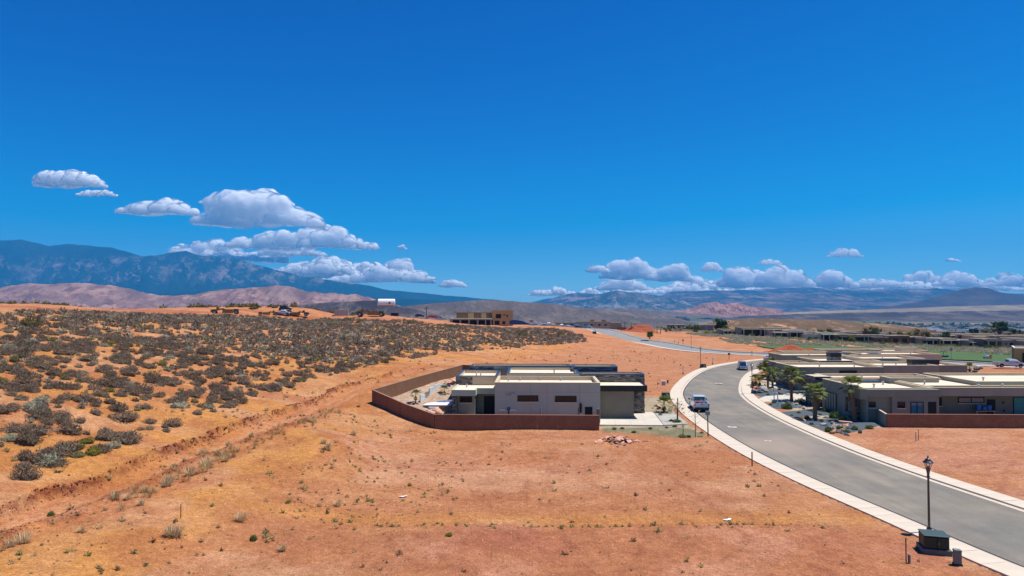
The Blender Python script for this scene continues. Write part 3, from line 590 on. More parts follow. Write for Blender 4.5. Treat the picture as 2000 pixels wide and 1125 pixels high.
# ================================================================ haze
def haze():
    mb = MB(); mb.box(-22000, 22000, -800, 17000, -80, 1720)
    m = bpy.data.materials.new('haze'); m.use_nodes = True; nt = m.node_tree; nt.nodes.clear()
    o_ = nt.nodes.new('ShaderNodeOutputMaterial'); v = nt.nodes.new('ShaderNodeVolumePrincipled')
    v.inputs['Color'].default_value = (.06, .46, 1.0, 1); v.inputs['Density'].default_value = HAZE; v.inputs['Anisotropy'].default_value = .1
    nt.links.new(v.outputs[0], o_.inputs['Volume'])
    o = mb.build('haze', m); o['kind'] = 'stuff'; o['label'] = 'thin blue haze filling the air over the valley'

HAZE = 5.7e-5
haze()

# ================================================================ clouds: heaps of puffs, flat underneath, beyond the haze
def cloud_mat():
    m = bpy.data.materials.new('cloud'); m.use_nodes = True; nt = m.node_tree; N = nt.nodes; L = nt.links; b = N['Principled BSDF']
    b.inputs['Base Color'].default_value = (.93, .94, .96, 1); b.inputs['Roughness'].default_value = 1; b.inputs['Specular IOR Level'].default_value = 0
    lw = N.new('ShaderNodeLayerWeight'); lw.inputs['Blend'].default_value = .5
    geo = N.new('ShaderNodeNewGeometry'); n = N.new('ShaderNodeTexNoise'); n.inputs['Scale'].default_value = .005; n.inputs['Detail'].default_value = 9; L.new(geo.outputs['Position'], n.inputs['Vector'])
    ad = N.new('ShaderNodeMath'); ad.operation = 'MULTIPLY_ADD'; ad.inputs[1].default_value = .5; L.new(n.outputs[0], ad.inputs[0]); L.new(lw.outputs['Facing'], ad.inputs[2])
    mr = N.new('ShaderNodeMapRange'); mr.inputs[1].default_value = .50; mr.inputs[2].default_value = .98; mr.inputs[3].default_value = 1.0; mr.inputs[4].default_value = 0; L.new(ad.outputs[0], mr.inputs[0])
    L.new(mr.outputs[0], b.inputs['Alpha'])
    b.inputs['Base Color'].default_value = (.985, .985, .99, 1); b.inputs['Subsurface Weight'].default_value = 1.0; b.inputs['Subsurface Radius'].default_value = (1, 1, 1); b.inputs['Subsurface Scale'].default_value = 1100.0
    return m
M_cloud = cloud_mat()
def ico(sub):
    import bmesh
    bm = bmesh.new(); bmesh.ops.create_icosphere(bm, subdivisions=sub, radius=1); v = np.array([p.co[:] for p in bm.verts]); f = np.array([[q.index for q in p.verts] for p in bm.faces]); bm.free(); return v, f
ICO3 = ico(3); ICO2 = ico(2); ICO1 = ico(1)
def cloud(px0, px1, ptop, pbase, label, D=27000, n=None, seed=0, thin=1.0, group=None, lean=.5):
    r = np.random.default_rng(seed + 500); s = D / FPX
    cx = (px0 + px1) / 2; w = (px1 - px0) / 2 * s; h = (pbase - ptop) * s
    X0 = (cx - CX) * s; Zb = CAMZ + (HOR - pbase) * s
    n = n or int(26 + w / h * 26); Vs = []; Fs = []; b = 0
    for i in range(n):
        u = r.uniform(-.97, .97)
        prof = (1 - abs(u) ** 3) * ((.50 if w / h < 2.6 else .22) + (.5 if w / h < 2.6 else .78) * sstep(.25, .75, fbm(np.array([u * w / h * .55 + seed * 3.3]), np.array([seed * 1.7]), 3, 3))[0]); prof = max(prof, .08)
        rad = h * (.16 + .26 * r.random()) * (.45 + .75 * prof) * thin; zc = max(0.0, prof * h * r.random() ** .7 - rad * .9) + rad * .35
        p = ICO3[0] if rad > 90 else ICO2[0]; f = ICO3[1] if rad > 90 else ICO2[1]
        q = p.copy(); d = 1 + .55 * (fbm(p[:, 0] * 2.1 + i * 3.1 + 50, p[:, 1] * 2.1 + p[:, 2] * 2.3 + 50 + i, 4, i) - .5)
        q = q * d[:, None]; q[:, 0] *= 1.35
        q = q * rad + np.array([u * w, (r.random() - .5) * w * .28, zc]); lo = h * .05 * np.sin(q[:, 0] / (w * .2 + 1)) 
        q[:, 2] = np.where(q[:, 2] < lo, lo + (q[:, 2] - lo) * .18, q[:, 2])
        Vs.append(q); Fs.append(f + b); b += len(q)
    V = np.concatenate(Vs); F = np.concatenate(Fs)
    o = link('cloud', np_mesh('cloud', V, F, M_cloud, smooth=True), loc=(X0, D, Zb)); rm = o.modifiers.new('remesh', 'REMESH'); rm.mode = 'VOXEL'; rm.voxel_size = max(11, h / 22); rm.use_smooth_shade = True; tag(o, label, 'cloud', group or 'white cumulus clouds in the blue sky'); return o
cl = [(60, 202, 330, 364, 'flat oval white cloud highest at the far left, above the mountains'), (146, 226, 361, 382, 'small ragged cloud just below the highest oval cloud'),
      (230, 376, 369, 418, 'rounded white cloud between the highest oval cloud and the big heap'), (388, 434, 377, 398, 'small puff touching the upper left of the biggest cloud heap'),
      (388, 632, 374, 442, 'biggest white cumulus heap with domed top'), (622, 666, 433, 450, 'small puff right of the biggest cumulus heap'),
      (428, 740, 441, 486, 'long cumulus bank directly under the biggest heap'), (288, 560, 470, 512, 'long low cloud above the mountain peak on the left'),
      (480, 836, 494, 540, 'wide cumulus bank resting just over the mountain shoulder'), (600, 850, 520, 552, 'thin cloud layer lowest over the falling ridge'),
      (855, 912, 541, 561, 'small cloud alone right of the left cloud banks'), (775, 795, 478, 487, 'tiny wisp between left and right clouds'),
      (1030, 1110, 560, 578, 'faint low cloud left of the right-hand bank'), (1144, 1190, 512, 532, 'small round cloud at the left end of the right-hand bank'),
      (1175, 1290, 507, 546, 'tall bright cloud at the left of the right-hand bank'), (1265, 1350, 516, 549, 'second heap of the right-hand bank, lower than its neighbour'),
      (1368, 1412, 511, 530, 'small puff floating over the right-hand bank'), (1408, 1500, 522, 562, 'broad pale cloud in the middle of the right-hand bank'),
      (1480, 1582, 514, 562, 'brightest dome in the middle of the right-hand bank'), (1482, 1528, 502, 516, 'thin puff above the brightest dome'),
      (1590, 1670, 518, 562, 'rounded cloud right of the brightest dome'), (1618, 1688, 485, 502, 'lone bright lens-shaped cloud high on the right'),
      (1660, 1760, 532, 562, 'low cloud toward the cinder cone'), (1755, 1850, 533, 562, 'pale low cloud left of the cone'),
      (300, 470, 488, 512, 'thin veil left under the long low cloud'), (470, 640, 478, 500, 'thin layer between the long bank and the wide bank'), (540, 760, 512, 545, 'white layer low in the middle of the left bank'), (740, 850, 522, 546, 'ragged white end of the lowest left bank'), (1030, 1190, 556, 576, 'faint layer left of the right-hand bank'),
      (430, 700, 500, 537, 'dense middle cloud layer under the long bank'), (640, 835, 506, 548, 'bright right end of the lowest left bank'), (330, 530, 478, 508, 'flat cloud veil over the mountain peak'), (1290, 1640, 532, 566, 'continuous bright bank along the far plateau'), (1600, 2030, 541, 568, 'low unbroken bank toward the right edge'), (1160, 1320, 538, 568, 'low bank under the tall bright cloud'),
      (1848, 1878, 502, 511, 'tiny cloud high above the cinder cone'), (1830, 2010, 526, 560, 'cloud bank behind the cinder cone'), (1180, 1700, 546, 574, 'long hazy cloud base along the far plateau')]
for i, a in enumerate(cl): cloud(*a, seed=i, D=18200 + (i * 5 % 9) * 1300, thin=.8 if a[3] - a[2] < 22 else 1)
# ================================================================ building materials
M_stucco = mat('grey_stucco', (.42, .465, .36), .92, .07, .6, .3, 60, col2=(.475, .515, .40), bdist=.006, stretch=(1, 1, .25))
M_stucco_w = mat('warm_grey_stucco', (.305, .30, .23), .92, .08, .6, .3, 60, bdist=.006, stretch=(1, 1, .3))
M_stucco_d = mat('dark_grey_stucco', (.235, .24, .185), .92, .08, .6, .3, 60, bdist=.006)
M_tan = mat('tan_stucco', (.50, .41, .28), .92, .08, .5, .2, 40, col2=(.56, .46, .32), bdist=.005)
M_roof = mat('cream_roof_membrane', (.66, .54, .40), .85, .08, .5, .1, 20, col2=(.74, .62, .47), detail=8)
M_brown = mat('brown_block', (.215, .105, .058), .93, .1, .8, .3, 40, col2=(.255, .13, .075), bdist=.006, detail=8)
M_brownin = mat('brown_wall_cap', (.30, .17, .11), .9, .08)
M_cap = mat('blue_grey_metal_coping', (.06, .09, .14), .35, .1, spec=.6, metal=.6)
M_black = mat('black_metal_fascia', (.010, .010, .014), .45, .15, spec=.4)
M_frame = mat('dark_bronze_frame', (.012, .010, .010), .5, .1)
M_glass = mat('window_glass', (.018, .012, .009), .12, .3, .8, spec=.35)
M_teal = mat('blue_window_glass', (.02, .16, .24), .08, .25, .8, spec=.9)
M_tealp = mat('teal_blind', (.05, .30, .32), .4, .1)
M_shade = mat('window_shade', (.30, .26, .24), .6, .1)
M_sill = mat('pale_sill', (.62, .56, .47), .8, .05)
M_door_opening = mat('dark_door_and_opening', (.010, .009, .009), .6, .1)
M_drive = mat('drive_concrete', (.48, .43, .36), .85, .1, .5, .1, 30, col2=(.57, .52, .44))
M_white = mat('white_paint', (.75, .75, .75), .5, .04)
M_pipe = mat('galvanised_metal', (.35, .36, .38), .4, .1, metal=.7)
M_solar = mat('solar_panel_blue', (.02, .05, .10), .2, .2, spec=.7)
M_wood = mat('raw_timber', (.34, .22, .12), .85, .15, 3)
M_osb = mat('sheathing_board', (.50, .34, .14), .85, .12, 2)
M_orange = mat('ochre_stucco', (.36, .22, .09), .9, .1)
def stone_mat(nm, cols):
    m = mat(nm, (.9, .9, .9), .9, .12, 4, .5, 25, attr='Col'); return m
M_stone = stone_mat('ledge_stone', None)
SHADE_BLUES = [(.055, .075, .11), (.10, .12, .16), (.17, .19, .22), (.035, .05, .08), (.24, .25, .27), (.13, .125, .13)]  # blue of saturated shade is mixed into these stone tones
GREYS = [(.20, .185, .17), (.11, .105, .10), (.30, .27, .24), (.06, .058, .06), (.25, .21, .17), (.15, .14, .135)]

def courses(m, w=.4, h=.2):
    nt = m.node_tree; N = nt.nodes; L = nt.links; b = N['Principled BSDF']; src = b.inputs['Base Color'].links[0].from_socket; geo = N.new('ShaderNodeNewGeometry'); sp = N.new('ShaderNodeSeparateXYZ'); L.new(geo.outputs['Position'], sp.inputs[0])
    a = N.new('ShaderNodeMath'); L.new(sp.outputs[0], a.inputs[0]); L.new(sp.outputs[1], a.inputs[1]); cb = N.new('ShaderNodeCombineXYZ'); L.new(a.outputs[0], cb.inputs[0]); L.new(sp.outputs[2], cb.inputs[1])
    br = N.new('ShaderNodeTexBrick'); br.inputs['Scale'].default_value = 1; br.inputs['Brick Width'].default_value = w; br.inputs['Row Height'].default_value = h; br.inputs['Mortar Size'].default_value = .016; br.inputs['Color1'].default_value = (.88, .88, .88, 1); br.inputs['Color2'].default_value = (1.12, 1.12, 1.12, 1); br.inputs['Mortar'].default_value = (.62, .60, .60, 1); L.new(cb.outputs[0], br.inputs['Vector'])
    x = N.new('ShaderNodeMix'); x.data_type = 'RGBA'; x.blend_type = 'MULTIPLY'; x.inputs[0].default_value = .8; L.new(src, x.inputs[6]); L.new(br.outputs[0], x.inputs[7]); L.new(x.outputs[2], b.inputs['Base Color'])
courses(M_brown)
# ================================================================ building blocks
def stones(name, parent, p0, p1, z0, z1, pal, out, seed=0, hh=.17, ww=.8, depth=.05):
    """courses of ledge stones laid proud on a wall running p0 -> p1 (outward to the right of that direction when out>0)"""
    r = random.Random(seed); mb = MB(); d = Vector(p1) - Vector(p0); Lg = d.length; d.normalize(); nrm = Vector((d.y, -d.x)) * out
    z = z0; row = 0
    while z < z1 - .03:
        h = min(hh * r.uniform(.7, 1.25), z1 - z); s = -r.uniform(0, ww * .6) 
        while s < Lg:
            w = ww * r.uniform(.45, 1.5); a = max(s, 0) + .008; b = min(s + w, Lg) - .008; s += w
            if b - a < .05: continue
            t = depth * r.uniform(.4, 1.5); c0 = Vector(p0) + d * a; c1 = Vector(p0) + d * b; o0 = c0 + nrm * t; o1 = c1 + nrm * t
            c = r.choice(pal); k = r.uniform(.8, 1.2); mb.col = (c[0] * k, c[1] * k, c[2] * k)
            zb, zt = z + .008, z + h - .008
            mb.add([(c0.x, c0.y, zb), (c1.x, c1.y, zb), (o1.x, o1.y, zb), (o0.x, o0.y, zb), (c0.x, c0.y, zt), (c1.x, c1.y, zt), (o1.x, o1.y, zt), (o0.x, o0.y, zt)],
                   [(0, 3, 2, 1), (4, 5, 6, 7), (1, 2, 6, 5), (2, 3, 7, 6), (3, 0, 4, 7)] if out > 0 else [(0, 1, 2, 3), (7, 6, 5, 4), (5, 6, 2, 1), (6, 7, 3, 2), (7, 4, 0, 3)])
        z += h; row += 1
    o = mb.build(name, M_stone, parent); o['kind'] = 'stuff'; return o
def block(parent, x0, x1, y0, y1, z0, z1, wm, par=.35, cap=None, rm=None, th=.28, lip=None):
    """one flat-roofed volume: four walls rising as a parapet round a sunken roof"""
    w = MB(); w.box(x0, x1, y0, y0 + th, z0, z1); w.box(x0, x1, y1 - th, y1, z0, z1)
    w.box(x0, x0 + th, y0 + th, y1 - th, z0, z1 - .002); w.box(x1 - th, x1, y0 + th, y1 - th, z0, z1 - .002)
    wo_ = w.build('wall', wm, parent)
    r = MB(); r.box(x0 + th, x1 - th, y0 + th, y1 - th, z1 - par - .15, z1 - par); r.build('roof', rm or M_roof, parent)
    if par > .2:
        li = MB(); a = th + .002; b = th + .035; zr = z1 - par
        li.box(x0 + b, x1 - b, y1 - b, y1 - a, zr + .004, z1 - .004); li.box(x0 + a, x0 + b, y0 + a, y1 - a, zr + .004, z1 - .004); li.box(x1 - b, x1 - a, y0 + a, y1 - a, zr + .004, z1 - .004); li.build('parapet_lining', M_tan, parent)
    c = MB(); e = .04; q = z1 + .003
    for a in ((x0 - e, x1 + e, y0 - e, y0 + th + e), (x0 - e, x1 + e, y1 - th - e, y1 + e), (x0 - e, x0 + th + e, y0 + th + e, y1 - th - e), (x1 - th - e, x1 + e, y0 + th + e, y1 - th - e)):
        c.box(a[0], a[1], a[2], a[3], q, q + .06)
    c.build('coping', cap or M_tan, wo_); return wo_
def window(parent, x0, x1, y, z0, z1, glass=None, mull=1, frame=.07, face='front', sill=True, name='window'):
    """window set in a wall facing -y (front) or -x (side: x0,x1 are then y values and y is x)"""
    def bx(mb, a, b, c0, c1, z_, zz):
        if face == 'front': mb.box(a, b, y + c0, y + c1, z_, zz)
        else: mb.box(y + c0, y + c1, a, b, z_, zz)
    f = MB(); bx(f, x0, x1, -.05, .03, z0, z0 + frame); bx(f, x0, x1, -.05, .03, z1 - frame, z1)
    bx(f, x0, x0 + frame, -.05, .03, z0 + frame, z1 - frame); bx(f, x1 - frame, x1, -.05, .03, z0 + frame, z1 - frame)
    for i in range(mull):
        xm = x0 + (x1 - x0) * (i + 1) / (mull + 1); bx(f, xm - .05, xm + .05, -.05, .03, z0 + frame, z1 - frame)
    fo = f.build(name, M_frame, parent)
    for i in range(mull + 1):
        a = x0 + (x1 - x0) * i / (mull + 1) + .05; b = x0 + (x1 - x0) * (i + 1) / (mull + 1) - .05
        p = MB(); bx(p, a, b, -.02, -.006, z0 + frame * .8, z1 - frame * .8); p.build('pane', glass or M_glass, fo)
    if sill:
        s = MB(); bx(s, x0 - .1, x1 + .1, -.13, 0, z0 - .09, z0 - .005); s.build('sill', M_sill, fo)
    return fo
def door(parent, x0, x1, y, z0, z1, m=None, face='front'):
    d = MB(); 
    if face == 'front': d.box(x0, x1, y - .03, y + .02, z0, z1); q = (x1 - .12, y - .07, (z0 + z1) / 2)
    else: d.box(y - .03, y + .02, x0, x1, z0, z1); q = (y - .07, x1 - .12, (z0 + z1) / 2)
    do = d.build('door', m or M_door_opening, parent); h = MB(); h.obox(q, (.05, .05, .22)); h.build('handle', M_pipe, do); return do
def vent(parent, x, y, z, h=.45, r=.07):
    m = MB(); m.lathe([(r, 0), (r, h), (r * 1.8, h), (r * 1.8, h + .1), (.02, h + .16)], 8, (x, y, z)); return m.build('roof_vent', M_pipe, parent)

# ================================================================ the grey house in the middle
H1 = empty('grey_house', (0, 0, 0), math.radians(-2.0), 'modern grey stucco house with stone ends and black garage fascia inside the brown yard wall', 'house')
_piv = Vector((4, 85, 0)); _R = Matrix.Rotation(math.radians(-2.0), 3, 'Z'); H1.location = _piv - _R @ _piv
F1 = 82.6
block(H1, -2.0, 10.7, F1, 90.4, 0, 4.86, M_stucco, .45)
# clerestory walls stepping up behind
block(H1, -.9, 8.7, 90.5, 100, 0, 5.22, M_tan, .35, cap=M_cap)
block(H1, 8.75, 17.2, 90.5, 93.2, 0, 5.16, M_stucco_d, .3, cap=M_cap)
stones('stone_cladding', H1, (8.85, 90.5), (17.2, 90.5), 3.95, 5.1, GREYS, 1, 1, .12, .55)
stones('stone_cladding', H1, (15.4, 90.44), (17.2, 90.44), 0, 3.9, GREYS, 1, 2, .15, .5)
stones('stone_cladding', H1, (17.2, 90.5), (17.2, 93.2), 0, 5.1, GREYS, 1, 3, .15, .5)
block(H1, 8.2, 14.5, 97, 101, 0, 5.55, M_stucco_d, .3, cap=M_cap)
stones('stone_cladding', H1, (8.3, 97), (14.5, 97), 3.9, 5.45, SHADE_BLUES, 1, 4, .14, .6)
block(H1, -6.6, 8.1, 100.1, 104, 0, 5.35, M_tan, .35, cap=M_cap)
stones('stone_cladding', H1, (-6.6, 100.1), (-3.2, 100.1), 3.6, 5.3, SHADE_BLUES, 1, 5, .14, .6)
stones('stone_cladding', H1, (-6.6, 104), (-6.6, 100.1), 3.0, 5.3, SHADE_BLUES, 1, 25, .14, .6)
block(H1, -7.7, -2.2, 91.2, 100, 0, 4.78, M_tan, .4, cap=M_cap)
stones('stone_cladding', H1, (-7.7, 91.2), (-5.5, 91.2), 3.2, 4.7, GREYS, 1, 6, .14, .5)
stones('stone_cladding', H1, (-7.7, 100), (-7.7, 91.2), 1.0, 4.7, SHADE_BLUES, 1, 7, .15, .6)
# low wing on the left: wall, stepped fascia, roof
w = MB(); w.box(-6.9, -4.72, 86.3, 91.1, 0, 3.0); w.box(-4.7, -2.05, 88.3, 91.1, 0, 3.0); w.build('wall', M_stucco_w, H1)
w = MB(); w.box(-7.55, -4.5, 84.8, 85.05, 2.98, 3.72); w.box(-4.75, -4.5, 85.05, 86.8, 2.98, 3.72); w.box(-4.5, -2.03, 86.8, 87.05, 2.98, 3.72); w.box(-7.55, -7.3, 85.05, 91.1, 2.98, 3.72)
w.build('fascia', M_stucco, H1)
w = MB(); w.prism([(-7.3, 85.05), (-4.75, 85.05), (-4.75, 87.05), (-2.03, 87.05), (-2.03, 91.15), (-7.3, 91.15)], 3.3, 3.6); w.build('roof', M_roof, H1)
w = MB(); w.prism([(-7.5, 84.85), (-4.52, 84.85), (-4.52, 86.85), (-2.03, 86.85), (-2.03, 91.1), (-7.5, 91.1)], 2.96, 3.0); w.build('soffit', M_stucco_w, H1)
w = MB(); w.box(-7.5, -6.95, 85.3, 86.1, 0, 2.96); w.build('stone_pillar', M_stucco_d, H1); stones('stone_cladding', H1, (-7.5, 85.3), (-6.95, 85.3), 0, 2.95, GREYS, 1, 8, .16, .3)
window(H1, -6.65, -5.1, 86.28, 1.95, 2.75, mull=0)
window(H1, -3.75, -2.1, 88.28, .25, 2.5, M_door_opening, 1, name='patio_door', sill=False)
w = MB(); w.box(-4.7, -2.05, 85.2, 88.2, -.05, .22); w.build('porch_step', M_stucco, H1)
window(H1, .75, 3.25, F1, 2.62, 3.36); window(H1, 5.27, 7.85, F1, 2.58, 3.32)
door(H1, 8.85, 9.75, F1, 0, 2.02)
for x in (2.3, 4.3, 8.2): m = MB(); m.box(x, x + .03, F1 - .006, F1 + .01, .1, 4.8); m.build('control_joint', M_stucco_d, H1)
for z in (1.25, 3.75): m = MB(); m.box(-1.98, 10.68, F1 - .004, F1 + .01, z, z + .025); m.build('control_joint', M_stucco_d, H1)
for x in (-.55, -.2): m = MB(); m.obox((x, F1 - .05, 3.45), (.2, .12, .2)); m.build('wall_vent', M_pipe, H1)
m = MB(); m.tube([(.22, F1 - .16, 3.42), (.22, F1, 3.42)], .22, 12); m.build('round_vent', M_pipe, H1)
m = MB(); m.obox((8.35, F1 - .1, 1.9), (.22, .18, 1.1)); m.tube([(8.1, F1 - .06, .1), (8.1, F1 - .06, 1.9)], .035, 6); m.build('meter_box', M_frame, H1)
# garage side
w = MB(); w.box(10.72, 15.25, 86.4, 90.4, 0, 3.5); w.build('garage_wall', mat('taupe_stucco', (.215, .18, .135), .92, .08, .6, .3, 60, bdist=.006), H1)
w = MB(); w.box(10.72, 16.85, 85.9, 86.15, 3.48, 4.2); w.box(16.6, 16.85, 86.15, 90.4, 3.48, 4.2); w.build('black_fascia', M_black, H1)
w = MB(); w.box(10.72, 16.6, 86.15, 90.45, 3.5, 3.62); w.box(10.9, 16.55, 86.2, 90.45, 3.7, 4.12); w.build('roof', M_roof, H1)
w = MB(); w.box(11.2, 15.2, 90.42, 90.48, 0, 3.4); w.build('garage_side', M_stucco_d, H1)
for x, y, z in ((-.6, 88.5, 4.41), (.9, 89.2, 4.41), (3.5, 89.8, 4.41), (6.2, 89.4, 4.41), (-6, 88.6, 3.6), (-5.4, 96, 4.38), (-4.8, 96.2, 4.38), (5.5, 95, 4.87), (10.5, 88.6, 4.41)): vent(H1, x, y, z, .3)
# driveway slabs and its neighbours
def sheet(name, poly, z, m, th=.12, parent=None):
    mb = MB(); mb.prism(poly, z - th, z); o = mb.build(name, m, parent)
    if parent is None: o['kind'] = 'structure'
    return o
def gsheet(name, pts, m, dz=.06, n=10, parent=None):
    """thin sheet that follows the ground: fan of a polygon given by picture points"""
    P = [G(a, b) for a, b in pts]; cx = sum(p[0] for p in P) / len(P); cy = sum(p[1] for p in P) / len(P); vs = []; k = len(P)
    V = []
    for j in range(n + 1):
        for p in P: V.append((cx + (p[0] - cx) * j / n, cy + (p[1] - cy) * j / n))
    V = np.array(V); z = np.maximum(height(V[:, 0], V[:, 1]), 0 if False else -99) + dz; V = np.column_stack([V, z]); F = []
    for j in range(n):
        for i in range(k): F.append((j * k + i, (j + 1) * k + i, (j + 1) * k + (i + 1) % k, j * k + (i + 1) % k))
    V[-k:, 2] -= dz + .12
    o = link(name, np_mesh(name, V, np.array(F), m), parent); o['kind'] = 'structure'; return o
dr = empty('driveway', (0, 0, 0), 0); dr['kind'] = 'structure'; dr['label'] = 'white concrete driveway in front of the grey house garage'
def quad_slab(name, a, b, c, d, z, m, parent, gap=.02):
    P = [Vector(p) for p in (a, b, c, d)]; cc = sum(P, Vector((0, 0))) / 4; P = [p + (cc - p).normalized() * gap for p in P]
    mb = MB(); mb.prism([tuple(p) for p in P], z - .15, z); return mb.build(name, m, parent)
_c = [Vector(p) for p in (G(1171, 831), G(1296, 832), G(1276, 806), G(1171, 806))]
for i in range(4):
    for j in range(2):
        def q(u, v): return (_c[0] * (1 - u) + _c[1] * u) * (1 - v) + (_c[3] * (1 - u) + _c[2] * u) * v
        quad_slab('concrete_slab', q(i / 4, j / 2), q((i + 1) / 4, j / 2), q((i + 1) / 4, (j + 1) / 2), q(i / 4, (j + 1) / 2), .10, M_drive, dr)
_d = [Vector(p) for p in (G(1297, 832), G(1345, 829), G(1314, 806), G(1277, 806))]
quad_slab('concrete_slab', _d[0], _d[1], _d[2], _d[3], .10, mat('weathered_drive', (.36, .34, .30), .9, .15, .6), dr)

# ================================================================ walls
def long_wall(name, pts, m, th=.2, label=None, panels=True, capm=None, step=2.4):
    """pts: (x, y, zbase, ztop); built panel by panel"""
    e = empty(name, (pts[0][0], pts[0][1], pts[0][2]), 0, label, 'wall'); ox, oy, oz = pts[0][:3]
    for i in range(len(pts) - 1):
        a, b = pts[i], pts[i + 1]; L = math.hypot(b[0] - a[0], b[1] - a[1]); n = max(1, round(L / step)); dx, dy = (b[0] - a[0]) / L, (b[1] - a[1]) / L; nx, ny = -dy * th / 2, dx * th / 2
        for k in range(n):
            t0, t1 = k / n, (k + 1) / n; g = .006 / L
            def pt(t, s): return (a[0] + (b[0] - a[0]) * t + nx * s - ox, a[1] + (b[1] - a[1]) * t + ny * s - oy)
            z0a, z0b = (a[2] + (b[2] - a[2]) * t - .6 - oz for t in (t0, t1)); z1a, z1b = (a[3] + (b[3] - a[3]) * t - oz for t in (t0, t1))
            P = [pt(t0 + g, -1), pt(t1 - g, -1), pt(t1 - g, 1), pt(t0 + g, 1)]
            mb = MB(); mb.prism(P, [z0a, z0b, z0b, z0a], [z1a, z1b, z1b, z1a]); mb.build('wall_panel', m, e)
        P = [(a[0] - nx * 1.15 - ox, a[1] - ny * 1.15 - oy), (b[0] - nx * 1.15 - ox, b[1] - ny * 1.15 - oy), (b[0] + nx * 1.15 - ox, b[1] + ny * 1.15 - oy), (a[0] + nx * 1.15 - ox, a[1] + ny * 1.15 - oy)]
        z = [a[3] - oz + .003, b[3] - oz + .003, b[3] - oz + .003, a[3] - oz + .003]; mb = MB(); mb.prism(P, z, [q + .05 for q in z]); mb.build('coping', capm or M_brownin, e)
    return e
long_wall('yard_wall', [(9.95, 78.3, 0, 1.62), (-8.9, 79.0, 0, 1.62), (-12.8, 81.8, .7, 2.45), (-17.5, 86.0, 1.95, 3.62), (-13.2, 95.6, 2.6, 4.25), (-7.8, 107.6, 3.4, 4.9), (-5.6, 107.2, 3.4, 4.85)], M_brown, label='long reddish brown block wall bending round the yard of the grey house')
long_wall('front_wall', [(45.6, 87.2, 0, 1.62), (43.7, 80.0, 0, 1.50)], M_stucco_w, label='short grey return wall beside the dark gravel bed and right-hand palm', capm=M_tan)
long_wall('boundary_wall', [(43.62, 79.85, 0, 1.52), (85, 78.7, 0, 1.52)], M_brown, label='straight brown block wall in front of the long dark grey house', capm=M_brownin)

# ================================================================ yard behind the brown wall
M_retain = mat('pale_blue_plaster', (.46, .56, .62), .8, .15, 1.5, col2=(.62, .68, .70))
M_pave = mat('white_paving', (.66, .64, .60), .8, .06)
M_pool = mat('pool_water', (.02, .16, .45), .05, .2, spec=.8)
M_block = mat('brown_retaining_block', (.20, .15, .115), .9, .2, 3)
pd = sheet('pool_terrace', [(-11.4, 87.6), (-7.85, 87.6), (-7.85, 98.5), (-9.9, 98.5)], 1.5, M_pave, 1.4); pd['label'] = 'white raised terrace beside the pool'
w = MB(); w.box(-11.2, -7.9, 87.42, 87.58, 0, 1.42); o = w.build('retaining_wall', M_block); tag(o, 'dark block wall holding up the white terrace edge', 'wall')
rwl = empty('retaining_wall', (-11.75, 89.6, 1.4), 0, 'pale blue plastered wall in stepped panels along the terrace', 'wall')
seg = [(-11.9, 89.2, 1.5, 2.3), (-11.55, 91.2, 1.5, 2.45), (-11.2, 93.4, 1.5, 2.6), (-10.8, 95.6, 1.5, 2.95), (-10.35, 98.0, 1.5, 3.1), (-8.9, 99.2, 1.5, 2.9)]
for i in range(len(seg) - 1):
    a, b = seg[i], seg[i + 1]; mb = MB(); P = [(a[0] + 11.75, a[1] - 89.6), (b[0] + 11.75, b[1] - 89.6), (b[0] + 11.63, b[1] - 89.52), (a[0] + 11.63, a[1] - 89.52)]
    mb.prism(P, -.8, [b[3] - 1.4] * 4); mb.build('wall_panel', [M_retain, M_pipe, M_retain, M_retain, M_retain][i], rwl)
w = MB(); w.box(-.55, .55, -.12, 0, 0, 1.3); o = w.build('water_feature', mat('blue_tile', (.01, .06, .42), .3, .3), loc=(-9.35, 98.4, 1.45)); tag(o, 'deep blue tiled fountain panel at the back of the terrace', 'fountain')
pl = MB(); pl.prism([(-10.0, 90.2), (-8.0, 90.2), (-8.0, 92.6), (-9.6, 92.6)], 1.503, 1.54); o = pl.build('swimming_pool', M_pool); tag(o, 'small blue swimming pool on the white terrace', 'pool')
w = MB(); w.lathe([(.95, 0), (1.0, .45), (.88, .46), (.86, .38), (.1, .36)], 16, (0, 0, 0)); o = w.build('hot_tub', mat('grey_tub', (.25, .26, .30), .4), loc=(-10.2, 94.4, 1.5), scale=(1, .75, 1)); tag(o, 'grey round hot tub on the terrace below the blue wall', 'hot tub')
st = empty('garden_steps', (-8.9, 85.3, .1), 0, 'pale stone steps climbing from the lower yard to the terrace', 'steps')
for i in range(5): mb = MB(); mb.box(-.9 + .28 * -i + .3, .7 - .28 * i, .45 * i, .45 * i + .5, .27 * i - .1, .27 * i + .12); mb.build('step', M_pave, st)

def rock_mesh(seed, sub=2, flat=.7):
    v, f = (ICO2 if sub == 2 else ICO1); r = np.random.default_rng(seed); q = v.copy()
    for _ in range(9):
        n = r.normal(size=3); n /= np.linalg.norm(n); d = r.uniform(.45, .85); k = q @ n; q = q - np.maximum(k - d, 0)[:, None] * n
    q = q * (1 + .12 * (fbm(v[:, 0] * 3 + seed, v[:, 1] * 3 + v[:, 2] * 2, 3, seed) - .5))[:, None]; q[:, 2] *= flat; return q, f
M_rockp = mat('peach_boulder', (.50, .26, .17), .9, .2, 2, .6, 8, col2=(.60, .36, .26), objrand=.2)
M_rockg = mat('grey_boulder', (.26, .24, .22), .9, .25, 2, .6, 8, col2=(.42, .38, .34), objrand=.25)
M_rockd = mat('dark_boulder', (.085, .08, .08), .9, .25, 2, .6, 8, objrand=.25)
M_debris = mat('pink_broken_slab', (.46, .20, .13), .9, .25, 2.5, .6, 8, col2=(.64, .42, .32), objrand=.15)
